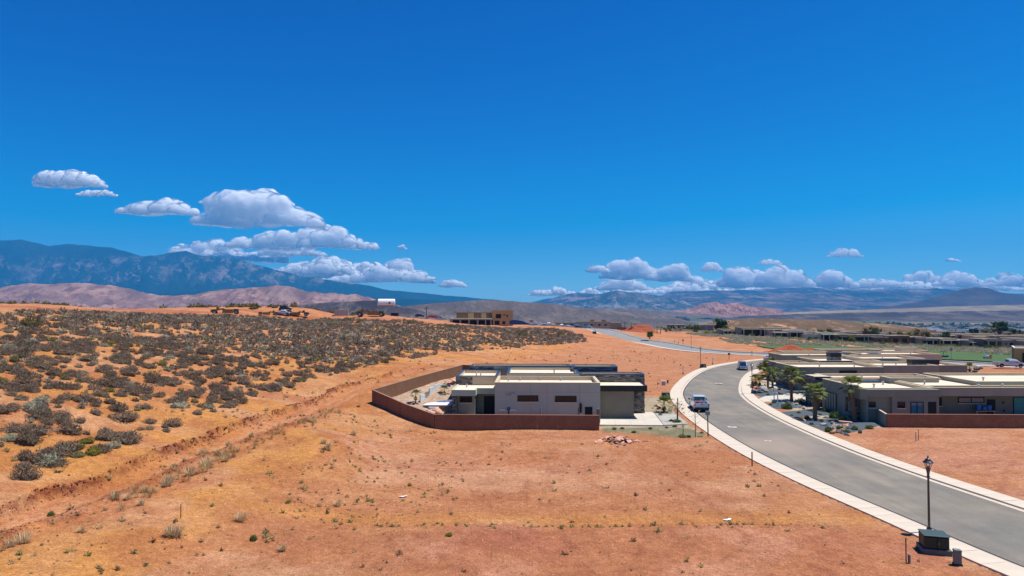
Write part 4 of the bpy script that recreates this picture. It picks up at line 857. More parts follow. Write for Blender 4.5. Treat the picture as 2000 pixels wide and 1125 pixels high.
ROCKS = {k: [np_mesh('boulder', *rock_mesh(i + 10 * len(k)), m) for i in range(5)] for k, m in (('peach', M_rockp), ('grey', M_rockg), ('dark', M_rockd), ('debris', M_debris))}
def rock(kind, x, y, s, label, group, z=None, name='boulder', flat=1.0):
    z = gz(x, y) if z is None else z
    o = link(name, random.choice(ROCKS[kind]), loc=(x, y, z + s * .2), rot=(random.uniform(-.3, .3), random.uniform(-.3, .3), random.uniform(0, 6)), scale=(s * random.uniform(.8, 1.3), s * random.uniform(.7, 1.1), s * flat * random.uniform(.7, 1)))
    return tag(o, label, 'rock', group)
for i in range(14):
    rock('peach', -9.9 + random.gauss(0, .75), 84.9 + random.gauss(0, .7), random.uniform(.35, .7), 'peach coloured boulder in the lower heap by the terrace steps', 'peach boulders heaped by the steps', z=.35 + random.random() * .7)
for i in range(11):
    rock('peach', -8.9 + random.gauss(0, .45), 100.2 + random.gauss(0, .5), random.uniform(.4, .75), 'peach coloured boulder in the upper heap beside the blue fountain', 'peach boulders heaped by the fountain', z=2.2 + random.random() * .9)

# ================================================================ long dark house on the right
H2 = empty('long_grey_house', (0, 0, 0), 0, 'long low dark grey house with cream flat roofs behind the straight brown wall', 'house')
def wbox(parent, name, m, *a): mb = MB(); mb.box(*a); return mb.build(name, m, parent)
block(H2, 43.2, 51.7, 84.0, 95.4, 0, 4.02, M_stucco_d, .32, cap=M_tan, th=.3)
# recess with small window below the front parapet
wbox(H2, 'recess_wall', M_stucco_d, 43.3, 46.2, 83.7, 83.98, 0, 3.1)
for a in ((43.0, 43.25, 83.2, 83.98, 0, 3.1), (46.2, 51.9, 83.3, 83.98, 0, 3.1), (43.0, 52.0, 83.2, 83.98, 3.12, 4.0)): wbox(H2, 'wall', M_stucco_d, *a)
window(H2, 43.55, 44.4, 83.7, 1.75, 2.45, mull=0)
window(H2, 46.85, 47.75, 83.3, 1.75, 2.5, mull=0); window(H2, 48.4, 50.0, 83.3, .3, 2.5, M_teal, 1, .1); 
wbox(H2, 'door', M_door_opening, 50.55, 51.55, 83.27, 83.3, .1, 2.5)
# the big right block with deep overhang
block(H2, 51.8, 74.0, 87.0, 95.6, 0, 4.0, M_stucco_d, .3, cap=M_tan)
w = MB(); w.box(51.8, 80, 84.0, 84.3, 3.12, 4.1); w.box(51.8, 52.1, 84.3, 95.6, 3.3, 4.1); w.build('fascia', M_stucco_w, H2)
w = MB(); w.box(51.85, 80, 83.95, 84.35, 4.103, 4.16); w.box(51.75, 52.15, 84.35, 95.6, 4.103, 4.16); w.build('coping', M_tan, H2)
wbox(H2, 'roof', M_roof, 52.1, 80, 84.3, 88.4, 3.6, 3.85); wbox(H2, 'roof', M_roof, 52.1, 59.9, 88.4, 95.3, 3.6, 3.86)
wbox(H2, 'soffit', M_stucco_d, 51.9, 80, 84.35, 87, 3.1, 3.14)
window(H2, 53.6, 54.5, 86.95, 1.5, 2.55, mull=0); window(H2, 56.6, 59.9, 86.95, 1.85, 2.6, M_shade, 1, .1)
wbox(H2, 'door', M_door_opening, 60.3, 61.3, 86.92, 86.96, .1, 2.3)
window(H2, 63.6, 66.4, 86.95, .1, 2.6, M_tealp, 0, .06)
for x in (62.3, 62.35): m = MB(); m.obox((x, 86.9, 1.9 if x < 62.32 else .9), (.14, .12, .22)); m.build('wall_lamp', M_frame, H2)
block(H2, 60, 84, 88.5, 100, 0, 4.36, M_stucco_w, .3, cap=M_tan); block(H2, 74.1, 86, 84.4, 88.4, 0, 4.0, M_stucco_d, .3, cap=M_tan)
block(H2, 44.8, 59.9, 95.7, 101.5, 0, 4.12, M_stucco_d, .3, cap=M_tan); block(H2, 51.0, 57.5, 92.2, 95.0, 3.6, 4.42, M_stucco_w, .25, cap=M_tan)
# west side: garage door, stone pillars
window(H2, 91.2, 94.2, 43.14, .05, 2.5, M_stucco_w, 3, .08, 'side', False, 'garage_door'); window(H2, 88.2, 88.6, 43.14, .6, 2.4, M_glass, 0, .05, 'side', False)
w = MB(); w.box(42.4, 43.15, 85.2, 86.4, 0, 4.3); w.build('stone_pillar', M_stucco_d, H2); stones('stone_cladding', H2, (42.4, 86.4), (42.4, 85.2), 0, 4.3, GREYS, 1, 11, .18, .5); stones('stone_cladding', H2, (42.4, 85.2), (43.15, 85.2), 0, 4.3, GREYS, 1, 12, .18, .4)
w = MB(); w.box(42.6, 44.75, 96.2, 99.4, 0, 4.2); w.build('stone_pillar', M_stucco_d, H2); stones('stone_cladding', H2, (42.6, 99.4), (42.6, 96.2), 0, 4.2, GREYS, 1, 13, .18, .6); stones('stone_cladding', H2, (42.6, 96.2), (44.75, 96.2), 0, 4.2, GREYS, 1, 14, .18, .6)
wbox(H2, 'coping', M_tan, 42.55, 44.8, 96.15, 99.45, 4.203, 4.26)
for x, y, z in ((46.5, 88, 3.7), (49.3, 91, 3.7), (54.2, 90, 3.86), (58.6, 86, 3.85), (62, 86.6, 3.85), (66, 86.2, 3.85), (64, 93, 4.06), (68.5, 91, 4.06), (50.6, 99, 3.82), (54.5, 98.2, 3.82), (57.5, 97, 3.82)): vent(H2, x, y, z, .35, .1)
wbox(H2, 'skylight', M_solar, 47.3, 50.3, 93.2, 94.4, 3.72, 3.95)
# shallow entry canopy
w = MB(); w.prism([(42.3, 83.3), (43.0, 83.1), (43.0, 85.0), (42.3, 85.0)], 2.8, 4.05); w.build('entry_canopy', M_stucco_d, H2)

H3 = empty('stepped_tan_house', (0, 0, 0), 0, 'second house from the brown wall, stone west end and black-topped chimney blocks', 'house')
block(H3, 48.0, 62.5, 115, 124.5, 0, 3.9, M_stucco_d, .35, cap=M_tan); block(H3, 50.2, 56.5, 124.6, 134, 0, 3.5, M_stucco_d, .35, cap=M_tan)
stones('stone_cladding', H3, (50.2, 134), (50.2, 124.6), 0, 3.4, GREYS, 1, 15, .2, .8); stones('stone_cladding', H3, (48.0, 124.5), (48.0, 116.5), 0, 3.2, GREYS, 1, 16, .2, .8)
window(H3, 49.2, 51.1, 114.98, .1, 2.7, M_stucco_w, 2, .1, 'front', False, 'garage_door')
wbox(H3, 'clerestory', M_door_opening, 55.0, 57.9, 114.9, 114.99, 2.7, 3.35)
block(H3, 62.6, 73, 117, 126, 0, 4.0, M_stucco_w, .35, cap=M_tan); block(H3, 56.6, 68, 126.1, 136, 0, 4.1, M_stucco_w, .35, cap=M_tan)
block(H3, 73.1, 80.5, 121, 129, 0, 3.7, M_stucco_d, .35, cap=M_tan); block(H3, 66, 78, 129.1, 138, 0, 4.3, M_tan, .35)
for x0, x1, y, zt in ((59.2, 61.2, 127.2, 5.5), (70.3, 75.0, 120.2, 4.75)):
    c = wbox(H3, 'chimney', M_stucco_d, x0, x1, y, y + 1.6, 3.4, zt - .7); t_ = wbox(c, 'chimney_cap', M_black, x0 - .05, x1 + .05, y - .1, y + 1.65, zt - .7, zt)
    stones('stone_cladding', c, (x0, y), (x1, y), 3.45, zt - .75, GREYS, 1, 17, .16, .5)
for x, y, z in ((53, 118, 3.55), (60, 120, 3.55), (65, 120, 3.65), (69, 123, 3.65), (63, 131, 3.75), (76, 124, 3.35), (72, 133, 3.95)): vent(H3, x, y, z, .35, .1)
H4 = empty('grey_end_house', (0, 0, 0), 0, 'third house in the right-hand cluster, shadowed west wall and cream roofs', 'house')
block(H4, 58.5, 75, 148, 156, 0, 3.6, M_stucco_d, .3, cap=M_tan); block(H4, 62, 72, 156.1, 160, 0, 3.8, M_tan, .3); block(H4, 75.1, 92, 146.5, 156, 0, 3.9, M_tan, .35); block(H4, 84, 95, 156.1, 162, 0, 3.5, M_stucco_d, .35, cap=M_tan)
wbox(H4, 'solar_panel', M_solar, 73.5, 77.4, 151.5, 152.9, 3.62, 3.78); wbox(H4, 'solar_panel', M_solar, 79.5, 82, 152.0, 153.4, 3.65, 3.82)
for x, y, z in ((66, 152, 3.3), (80, 149, 3.55), (88, 151, 3.55)): vent(H4, x, y, z, .4, .12)
H5 = empty('cream_roof_house', (0, 0, 0), 0, 'farthest house of the right-hand cluster, cream roof edge against the golf lawn', 'house')
block(H5, 74.5, 88, 163, 169, -.2, 3.75, M_tan, .3); block(H5, 88.1, 99, 162.5, 172, -.2, 3.6, M_tan, .35); block(H5, 94, 98, 165, 168, 3.2, 4.3, M_tan, .2)
for x, y, z in ((80, 166, 3.45), (94.5, 166, 4.1), (97, 166, 4.1), (91, 168, 3.25)): vent(H5, x, y, z, .55, .12)
H6 = empty('ochre_garage', (0, 0, 0), 0, 'ochre building with dark open garage at the right edge behind the white pickup', 'house')
H6.location = (125.8, 171, 0); H6.rotation_euler = (0, 0, math.radians(-33)); block(H6, 0, 18, 0, 13, -.3, 3.7, M_orange, .3, cap=M_white); wbox(H6, 'garage_opening_shade', M_door_opening, 1.4, 6.2, -.06, -.01, -.1, 2.7); wbox(H6, 'roof_edge', M_white, -.4, 18.3, -.6, -.05, 3.77, 3.95)  # flat black panel carries the shade inside the open garage

# ================================================================ houses of the band beyond the golf lawn
def far_house(px, Y, w, h, name, wm, label, z=None, d=11, seed=0, face=None, group='flat roofed houses beyond the golf lawn', rz=0.0):
    r = random.Random(seed); x = (px - CX) / FPX * Y; z = gz(x, Y) - .2 if z is None else z
    e = empty(name, (x, Y, z), rz, label, 'house', group)
    h *= .88; k = r.choice([2, 3, 3]); xs = [-w / 2 + w * i / k + (r.uniform(-.06, .06) * w if 0 < i < k else 0) for i in range(k + 1)]
    for i in range(k):
        y0 = r.uniform(0, 1.8); hh = h * r.uniform(.82, 1.08)
        block(e, xs[i] + .02, xs[i + 1] - .02, y0, d + r.uniform(-1, 1), 0, hh, wm if r.random() < .7 else M_stucco_d, .3, cap=r.choice([M_tan, M_sill, M_tan]), th=.3)
        span = xs[i + 1] - xs[i]; q = r.random()
        if q < .55:      # shaded patio: roof slab on posts, dark glazing behind
            rs = MB(); rs.box(xs[i] + .3, xs[i + 1] - .3, y0 - 2.6, y0 - .05, hh - .9, hh - .62); rs.build('patio_roof', M_tan if r.random() < .6 else wm, e)
            for s in (.08, .5, .92):
                p = MB(); p.box(xs[i] + span * s - .18, xs[i] + span * s + .18, y0 - 2.5, y0 - 2.15, 0, hh - .92); p.build('post', r.choice([M_stucco, M_stucco_w, wm]), e)
            window(e, xs[i] + .5, xs[i + 1] - .5, y0, .3, hh - 1.1, r.choice([M_glass, M_teal, M_glass]), 3, .1, 'front', False)
        else:
            for s in ((.15, .4), (.6, .85)): window(e, xs[i] + span * s[0], xs[i] + span * s[1], y0, 1.0, hh - 1.2, r.choice([M_glass, M_teal]), 1, .1, 'front', False)
    return e
M_dk = mat('charcoal_stucco', (.11, .115, .10), .9); M_choc = mat('chocolate_stucco', (.16, .10, .065), .9); M_lgrey = mat('pale_grey_stucco', (.34, .33, .32), .9)
FH = [(1352, 470, 30, 5.2, 'charcoal_house', M_dk, 'wide charcoal house farthest left of the band, left of the round dark tree'), (1318, 520, 14, 4.2, 'small_grey_house', M_stucco_d, 'small grey house at the very start of the band beyond the far road'),
      (1442, 372, 18, 4.6, 'chocolate_house', M_choc, 'brown house just right of the round dark tree'), (1489, 356, 22, 5.0, 'grey_glass_house', M_stucco_d, 'grey house with wide glazing behind the pale sage slope'),
      (1553, 347, 24, 4.8, 'grey_patio_house', M_lgrey, 'pale grey house with blue patio glass above the lawn start'), (1617, 340, 22, 4.8, 'blue_shade_house', M_stucco, 'blue-shaded grey house with pale square panel beside green tree'),
      (1690, 332, 26, 4.4, 'charcoal_patio_house', M_dk, 'black-brown house with long pale roof edge behind small palm'), (1760, 326, 24, 4.6, 'chocolate_post_house', M_choc, 'brown house with timber posts standing behind the golf lawn'),
      (1852, 320, 24, 4.4, 'charcoal_pillar_house', M_dk, 'dark glazed house with pale pillars in front of grey olive tree'), (1925, 312, 14, 4.2, 'pale_grey_house', M_lgrey, 'pale grey boxy house between two black houses'),
      (1972, 306, 22, 4.8, 'black_house', M_dk, 'blackish brown house at the right end of the front row'), (2060, 300, 24, 4.6, 'tan_house', M_tan, 'tan house past the right end of the front row')]
for i, a in enumerate(FH): far_house(a[0], a[1], a[2], a[3], a[4], a[5], a[6], seed=40 + i)
BK = [(1500, 520, 26, M_tan, 'tan house in the second row above the grey glass house'), (1540, 500, 20, M_choc, 'brown roofed house in the second row near the knoll'), (1580, 470, 26, M_stucco_w, 'warm grey house in the second row with flat cream roof'),
      (1640, 455, 24, M_choc, 'brown house in the second row above the blue-shaded house'), (1668, 520, 22, M_tan, 'tan house in the third row under the distant town'), (1705, 430, 22, M_stucco_w, 'warm grey second-row house left of the yellow-green trees'),
      (1745, 470, 20, M_lgrey, 'pale house in the third row behind yellow-green trees'), (1792, 420, 22, M_tan, 'tan second-row house above the timber-post house'), (1828, 400, 22, M_stucco_w, 'warm grey second-row house with bright roof strip'),
      (1868, 400, 26, M_tan, 'wide tan second-row house behind the pillar house'), (1905, 440, 26, M_stucco_d, 'dark grey third-row house with tan edge'), (1940, 390, 24, M_tan, 'tan second-row house left of the big dark tree'),
      (1985, 385, 26, M_stucco_w, 'warm grey second-row house at the right edge'), (1960, 480, 26, M_choc, 'brown third-row house at the right edge'), (1850, 500, 22, M_lgrey, 'pale third-row house before the distant town'), (2040, 420, 26, M_tan, 'tan house past the right edge, second row')]
for i, a in enumerate(BK): far_house(a[0], a[1], a[2], 4.6, 'flat_roof_house', a[3], a[4], seed=90 + i)
# buildings by the crest of the far road
far_house(1108, 470, 20, 3.8, 'dark_sales_office', M_stucco_d, 'small dark flat building left of the long one at the road crest', z=.6, seed=70, group='buildings at the road crest')
b2 = empty('long_sales_building', ((1168 - CX) / FPX * 440, 440, .2), 0, 'long brown-grey flat building at the crest of the far road', 'building')
block(b2, -13, 8, 0, 12, -1, 4.6, M_stucco_w, .4, cap=M_tan); block(b2, 8.1, 15, .5, 11, -1, 3.8, M_stucco_d, .3, cap=M_tan)
for i, x in enumerate((-9, -5, 0, 4)): window(b2, x, x + 1.6, 0, 1.9, 2.9, mull=0, sill=False)
for x in (-4.5, 3): mb = MB(); mb.box(x, x + 2.4, 4, 6, 4.3, 5.6); mb.build('roof_unit', M_choc, b2)
long_wall('low_brown_wall', [((1205 - CX) / FPX * 435, 435, -.3, 1.3), ((1262 - CX) / FPX * 425, 425, -1.2, .9)], M_brown, label='low brown wall right of the long building at the road crest')
# house under construction
hc = empty('house_under_construction', ((938 - CX) / FPX * 355, 355, 4.6), 0, 'two-storey house being framed, yellow sheathing upstairs and grey lower floor', 'house')
block(hc, -16, 6, 2, 13, -1, 3.6, M_stucco, .3, cap=M_sill)
for i, x in enumerate((-14.5, -10, -5.5, -1, 3)): window(hc, x, x + 3.6, 2, .1, 2.7, M_door_opening, 1, .1, 'front', False)
for x in (-15, -10.5, -5.8, -1.2, 2.8, 5.6): mb = MB(); mb.box(x - .25, x + .25, -.6, -.1, -.5, 3.1); mb.build('post', M_lgrey, hc)
mb = MB(); mb.box(-15.4, 6, -.8, 1.9, 3.12, 3.5); mb.build('patio_roof', M_stucco, hc)
block(hc, 6.1, 17, 3.5, 12, -1, 7.8, M_osb, .3, cap=M_osb); window(hc, 8, 10.8, 3.5, 3.6, 5.8, M_door_opening, 1, .12, 'front', False); window(hc, 13.6, 14.3, 3.5, 4.2, 5.5, M_door_opening, 0, .1, 'front', False); window(hc, 11.9, 13.0, 3.5, 5.1, 5.6, M_door_opening, 0, .1, 'front', False); window(hc, 11.4, 13, 3.5, .5, 2, M_door_opening, 0, .1, 'front', False); window(hc, 7.4, 10, 3.5, .2, 2.4, M_door_opening, 1, .1, 'front', False)
up = MB()
for x in np.arange(-13.6, 6.2, .9): up.box(x, x + .12, 3.2, 3.35, 3.6, 6.4)
for x0, x1 in ((-13.7, 6.2),):
    up.box(x0, x1, 3.18, 3.38, 6.4, 6.75); up.box(x0, x1, 3.18, 3.38, 3.55, 3.62)
uo = up.build('stud_frame', M_wood, hc); uo['kind'] = 'stuff'
for a in ((-6.5, -3.5), (.5, 3)): wbox(hc, 'sheathing', M_osb, a[0], a[1], 3.05, 3.17, 3.6, 6.4)
wbox(hc, 'inner_wall', M_choc, -13, 6, 8, 8.2, 3.5, 6.6)
# ================================================================ vehicles (built along +x = front, wheels on z = 0)
M_tyre = mat('tyre_rubber', (.015, .015, .016), .9, .1); M_rim = mat('rim_metal', (.4, .4, .42), .35, .1, metal=.8)
M_cglass = mat('dark_car_glass', (.012, .018, .028), .06, .1, spec=.9); M_red = mat('red_lamp', (.45, .01, .012), .3, .1, spec=.6); M_lamp = mat('clear_lamp', (.6, .62, .65), .2, .05)
M_chrome = mat('chrome_bumper', (.5, .51, .53), .25, .05, metal=.8); M_blackp = mat('black_plastic', (.015, .015, .017), .6, .1)
def paint(nm, c, metal=.2): return mat(nm, c, .32, .03, 1, spec=.6, metal=metal, coat=.4)
P_white = paint('white_car_paint', (.52, .57, .62)); P_silver = paint('silver_car_paint', (.45, .47, .50), .5); P_blue = paint('steel_blue_car_paint', (.045, .085, .17), .5)
P_red = paint('red_car_paint', (.45, .02, .02)); P_dark = paint('dark_car_paint', (.03, .035, .045), .4); P_lblue = paint('light_blue_car_paint', (.14, .28, .50)); P_tan = paint('beige_car_paint', (.40, .34, .26))
def wheel(par, x, y, r, w=.26):
    e = MB(); s = 1 if y > 0 else -1
    e.tube([(x, y - s * w, r), (x, y - s * .02, r), (x, y, r)], [r, r, r * .93], 18); o = e.build('wheel', M_tyre, par, smooth=False)
    m = MB(); m.tube([(x, y - s * .05, r), (x, y + s * .012, r)], [r * .62, r * .60], 14); m.build('rim', M_rim, o)
def loft(name, m, secs, par, smooth=False, bevel=.03):
    """secs: list of (x, halfwidth_bottom, halfwidth_top, zbottom, ztop)"""
    mb = MB(); vs = []; n = len(secs)
    for x, wb_, wt, z0, z1 in secs: vs += [(x, -wb_, z0), (x, wb_, z0), (x, wb_ * 1.0, z0 + (z1 - z0) * .55), (x, wt, z1), (x, -wt, z1), (x, -wb_ * 1.0, z0 + (z1 - z0) * .55)]
    fs = [tuple(range(5, -1, -1)), tuple(range(6 * n - 6, 6 * n))]
    for i in range(n - 1):
        for k in range(6): fs.append((i * 6 + k, i * 6 + (k + 1) % 6, i * 6 + 6 + (k + 1) % 6, i * 6 + 6 + k))
    mb.add(vs, fs); return mb.build(name, m, par, bevel=bevel)
def pickup(loc, rz, P, label, load=False, cabx=(-.35, 1.95), bumper=None):
    t = empty('pickup_truck', loc, rz, label, 'pickup truck')
    W2 = .99
    loft('body', P, [(-.45, W2, W2 - .03, .45, 1.12), (2.0, W2, W2 - .03, .45, 1.12), (2.1, W2, W2 - .06, .45, 1.14), (2.75, W2 - .03, W2 - .12, .48, 1.05), (2.93, W2 - .14, W2 - .24, .55, .95)], t)
    mb = MB()                                             # load bed: two sides, front wall, floor
    mb.box(-2.85, -.47, -W2, -W2 + .12, .5, 1.22); mb.box(-2.85, -.47, W2 - .12, W2, .5, 1.22); mb.box(-.6, -.47, -W2 + .12, W2 - .12, .5, 1.22); mb.box(-2.85, -.6, -W2 + .12, W2 - .12, .5, .68)
    bed = mb.build('load_bed', P, t, bevel=.02)
    mb = MB(); mb.box(-2.92, -2.86, -W2 + .10, W2 - .10, .55, 1.2); tg = mb.build('tailgate', P, t, bevel=.015); mb = MB(); mb.box(-2.95, -2.925, -.12, .12, 1.0, 1.08); mb.build('handle', M_blackp, tg)
    cab = loft('cab', P, [(-.42, W2 - .04, W2 - .22, 1.1, 1.1), (-.38, W2 - .05, W2 - .22, 1.1, 1.82), (-.1, W2 - .05, W2 - .24, 1.1, 1.9), (1.0, W2 - .05, W2 - .24, 1.1, 1.88), (1.25, W2 - .05, W2 - .26, 1.1, 1.80), (2.0, W2 - .04, W2 - .14, 1.1, 1.16)], t)
    g = MB(); y = W2 - .03
    def wq(pts): g.add(pts, [(0, 1, 2, 3)])
    for s in (-1, 1):
        for x0, x1, x0t, x1t in ((-.28, .45, -.22, .45), (.55, 1.45, .55, 1.12)):
            g.add([(x0, s * (y + .005), 1.2), (x1, s * (y + .005), 1.2), (x1t, s * (y - .16), 1.74), (x0t, s * (y - .16), 1.74), (x0, s * (y - .05), 1.2), (x1, s * (y - .05), 1.2), (x1t, s * (y - .22), 1.74), (x0t, s * (y - .22), 1.74)], [(0, 1, 2, 3), (7, 6, 5, 4), (0, 4, 5, 1), (1, 5, 6, 2), (2, 6, 7, 3), (3, 7, 4, 0)])
    g.build('side_glass', M_cglass, t)
    g = MB(); g.add([(-.46, -.70, 1.25), (-.46, .70, 1.25), (-.425, .66, 1.76), (-.425, -.66, 1.76), (-.39, -.7, 1.25), (-.39, .7, 1.25), (-.36, .66, 1.76), (-.36, -.66, 1.76)], [(0, 3, 2, 1), (4, 5, 6, 7), (0, 1, 5, 4), (1, 2, 6, 5), (2, 3, 7, 6), (3, 0, 4, 7)]); g.build('rear_window', M_cglass, t)
    g = MB(); g.add([(1.97, -.82, 1.20), (1.97, .82, 1.20), (1.32, .72, 1.80), (1.32, -.72, 1.80), (1.9, -.82, 1.16), (1.9, .82, 1.16), (1.25, .72, 1.76), (1.25, -.72, 1.76)], [(0, 1, 2, 3), (7, 6, 5, 4), (0, 4, 5, 1), (1, 5, 6, 2), (2, 6, 7, 3), (3, 7, 4, 0)]); g.build('windscreen', M_cglass, t)
    for s in (-1, 1):
        m = MB(); m.obox((1.35, s * (W2 + .16), 1.25), (.1, .24, .2)); m.build('wing_mirror', M_blackp, t)
        m = MB(); m.box(-2.93, -2.8, s * (W2 - .09) - .075, s * (W2 - .09) + .08, .8, 1.15); m.build('tail_light', M_red, t)
        m = MB(); m.box(2.78, 2.93, s * .72 - .14, s * .72 + .14, .78, .95); m.build('headlight', M_lamp, t)
        for x in (-1.95, 1.95):
            wheel(t, x, s * (W2 - .01), .40); a = MB(); a.side([(x + .5 * math.cos(q), .40 + .5 * math.sin(q)) for q in np.linspace(0, PI, 9)], s * W2 - .012, s * W2 + .014); a.build('wheel_arch', M_blackp, t)
    m = MB(); m.box(-3.06, -2.88, -W2 + .04, W2 - .04, .48, .66); m.build('rear_bumper', bumper or M_chrome, t, bevel=.02)
    m = MB(); m.box(2.88, 3.02, -W2 + .1, W2 - .1, .42, .64); m.build('front_bumper', M_chrome, t, bevel=.02)
    m = MB(); m.box(2.87, 2.95, -.55, .55, .68, .92); m.build('grille', M_blackp, t)
    m = MB(); m.box(-2.6, 2.7, -.8, .8, .3, .5); m.build('chassis', M_blackp, t)
    return t
def car(loc, rz, P, label, name='parked_car', suv=False, group=None, cat='car'):
    t = empty(name, loc, rz, label, cat, group); W2 = .93; h = 1.75 if suv else 1.45; r = -.0 if suv else -.25
    loft('body', P, [(-2.3, W2 - .1, W2 - .15, .4, .95), (-2.15, W2, W2 - .04, .3, 1.02), (1.2, W2, W2 - .04, .3, .98), (2.1, W2 - .04, W2 - .1, .32, .86), (2.35, W2 - .18, W2 - .24, .4, .72)], t)
    loft('cabin', P, [(-2.1 - r * 1.2, W2 - .05, W2 - .1, .9, .98), (-1.9 - r * 2, W2 - .06, W2 - .2, .9, h), (.2, W2 - .06, W2 - .22, .9, h), (.5, W2 - .06, W2 - .22, .9, h - .06), (1.25, W2 - .06, W2 - .1, .9, 1.0)], t)
    g = MB()
    for s in (-1, 1):
        y = W2 - .03; g.add([(-1.8 - r, s * y, 1.02), (.95, s * y, 1.02), (.4, s * (y - .14), h - .1), (-1.75 - r * 2, s * (y - .14), h - .1), (-1.8 - r, s * (y - .05), 1.02), (.95, s * (y - .05), 1.02), (.4, s * (y - .2), h - .1), (-1.75 - r * 2, s * (y - .2), h - .1)], [(0, 1, 2, 3), (7, 6, 5, 4), (0, 4, 5, 1), (1, 5, 6, 2), (2, 6, 7, 3), (3, 7, 4, 0)])
    g.build('side_glass', M_cglass, t)
    g = MB(); g.add([(1.27, -.72, 1.0), (1.27, .72, 1.0), (.52, .62, h - .07), (.52, -.62, h - .07), (1.2, -.72, .95), (1.2, .72, .95), (.45, .62, h - .12), (.45, -.62, h - .12)], [(0, 1, 2, 3), (7, 6, 5, 4), (0, 4, 5, 1), (1, 5, 6, 2), (2, 6, 7, 3), (3, 7, 4, 0)]); g.build('windscreen', M_cglass, t)
    q = -2.13 - r * 1.2; g = MB(); g.add([(q, -.7, 1.02), (q, .7, 1.02), (q + .2 - r * .8, .62, h - .1), (q + .2 - r * .8, -.62, h - .1), (q + .1, -.7, 1.02), (q + .1, .7, 1.02), (q + .3 - r * .8, .62, h - .1), (q + .3 - r * .8, -.62, h - .1)], [(0, 3, 2, 1), (4, 5, 6, 7), (0, 1, 5, 4), (1, 2, 6, 5), (2, 3, 7, 6), (3, 0, 4, 7)]); g.build('rear_window', M_cglass, t)
    for s in (-1, 1):
        for x in (-1.4, 1.45): wheel(t, x, s * (W2 + .01), .35, .22)
        m = MB(); m.obox((.75, s * (W2 + .1), 1.05), (.12, .2, .14)); m.build('wing_mirror', P, t)
        m = MB(); m.box(2.22, 2.36, s * .62 - .14, s * .62 + .14, .6, .74); m.build('headlight', M_lamp, t)
        m = MB(); m.box(-2.34, -2.2, s * .68 - .12, s * .68 + .12, .7, .9); m.build('tail_light', M_red, t)
    m = MB(); m.box(2.3, 2.42, -.75, .75, .36, .56); m.build('bumper', M_chrome if suv else P, t)
    return t
x, y = G(1370, 806, 0); tr1 = pickup((x + .5, y + 3.0, .0), math.radians(82), P_white, 'white pickup truck with tools in its bed driving away on the curved street', bumper=M_blackp)
# load in its bed
def in_bed(o): o.parent = None
M_redt = mat('red_plastic', (.40, .02, .015), .5)
def bedpt(bx, by, bz):
    c, s = math.cos(math.radians(82)), math.sin(math.radians(82)); return (tr1.location.x + bx * c - by * s, tr1.location.y + bx * s + by * c, tr1.location.z + bz)
m = MB(); m.box(-.3, .3, -.45, .35, 0, .42); m.box(-.32, .32, -.47, .37, .42, .5); o = m.build('tool_chest', M_redt, loc=bedpt(-1.1, .15, .69), rot=(0, 0, math.radians(82))); tag(o, 'red tool chest in the bed of the white pickup', 'tool box')
m = MB(); m.tube([(-.9, .5, .1), (.6, -.2, .75)], .045, 6); m.tube([(-.7, .62, .1), (.8, -.05, .75)], .045, 6)
for k in range(5): a = -.75 + k * .3; m.tube([(a, .47 - (a + .9) * .467, .1 + (a + .9) * .43), (a + .18, .6 - (a + .9) * .45, .1 + (a + .9) * .43)], .03, 5)
o = m.build('ladder', M_chrome, loc=bedpt(-1.4, -.1, .66), rot=(0, 0, math.radians(82))); tag(o, 'short metal ladder lying across the bed of the white pickup', 'ladder')
x, y = G(1455, 723, 0); car((x, y + 1.5, 0), math.radians(-103), P_blue, 'steel blue car coming down the curved street past the street lamp', suv=True, name='blue_car')
x, y = G(1972, 719.5, 0); pickup((x, y + .2, gz(x, y) + .36), math.radians(-9), P_white, 'silver white crew pickup parked side-on in front of the ochre garage')
x, y = G(1529, 742, 0); car((x, y, 0), math.radians(-8), P_red, 'red car parked in the driveway left of the stone west wall', suv=True, name='red_car')
x, y = G(1511, 706, 0); car((x, y + .5, .1), math.radians(20), P_white, 'white car passing behind the small palm at the top of the curve')
x, y = G(1599, 679, 0); 
# cars on the lot by the framed house and on the hill crest
LOT = [(1022, 634, 385, P_dark, 'dark car first in the lot beside the blue tarpaulin'), (1038, 637.5, 380, P_lblue, 'light blue car in the lot, second from the tarpaulin'), (1044, 636.5, 392, P_blue, 'blue car in the lot touching the light blue one'), (1057, 637.5, 382, P_white, 'white car in the middle of the lot'), (1064, 638, 378, P_dark, 'black car right of the white one in the lot'),
       (1070, 634, 420, P_white, 'small white van-like car at the back of the lot'), (1082, 637, 395, P_tan, 'beige car at the right end of the lot'), (1095, 638, 400, P_silver, 'silver car between the lot and the dark office'), (1111, 639.5, 395, P_white, 'white car in front of the dark sales office'), (1123, 638.5, 398, P_lblue, 'pale blue car right of the white one by the office'),
       (1130, 641, 385, P_dark, 'dark car at the start of the far road'), (1148, 641, 392, P_silver, 'silver car at the crest of the far road'), (820, 619, 330, P_dark, 'dark car parked left on the hill crest near the mast'), (842, 621, 325, P_red, 'red car parked on the hill crest'), (850, 620.5, 332, P_dark, 'black car behind the red one on the crest'), (857, 622, 328, P_silver, 'silver car at the right of the red one on the crest')]
for i, (px, py, D, P, lb) in enumerate(LOT):
    x, z = atD(px, py, D); car((x, D, z - .05), random.uniform(-.4, .4) + (PI if i % 2 else 0), P, lb, group='cars parked on the lot and hill crest')
x, z = atD(1142, 641, 388); bt = pickup((x, 388, z), math.radians(95), P_lblue, 'blue and white pickup on the crest of the far road')
car(onto(558, 607), 0.1, P_dark, 'dark green truck-like car parked highest on the orange hill crest', suv=True)
pickup(onto(551, 615), .2, P_white, 'dirty white pickup beside the yellow scrapers')

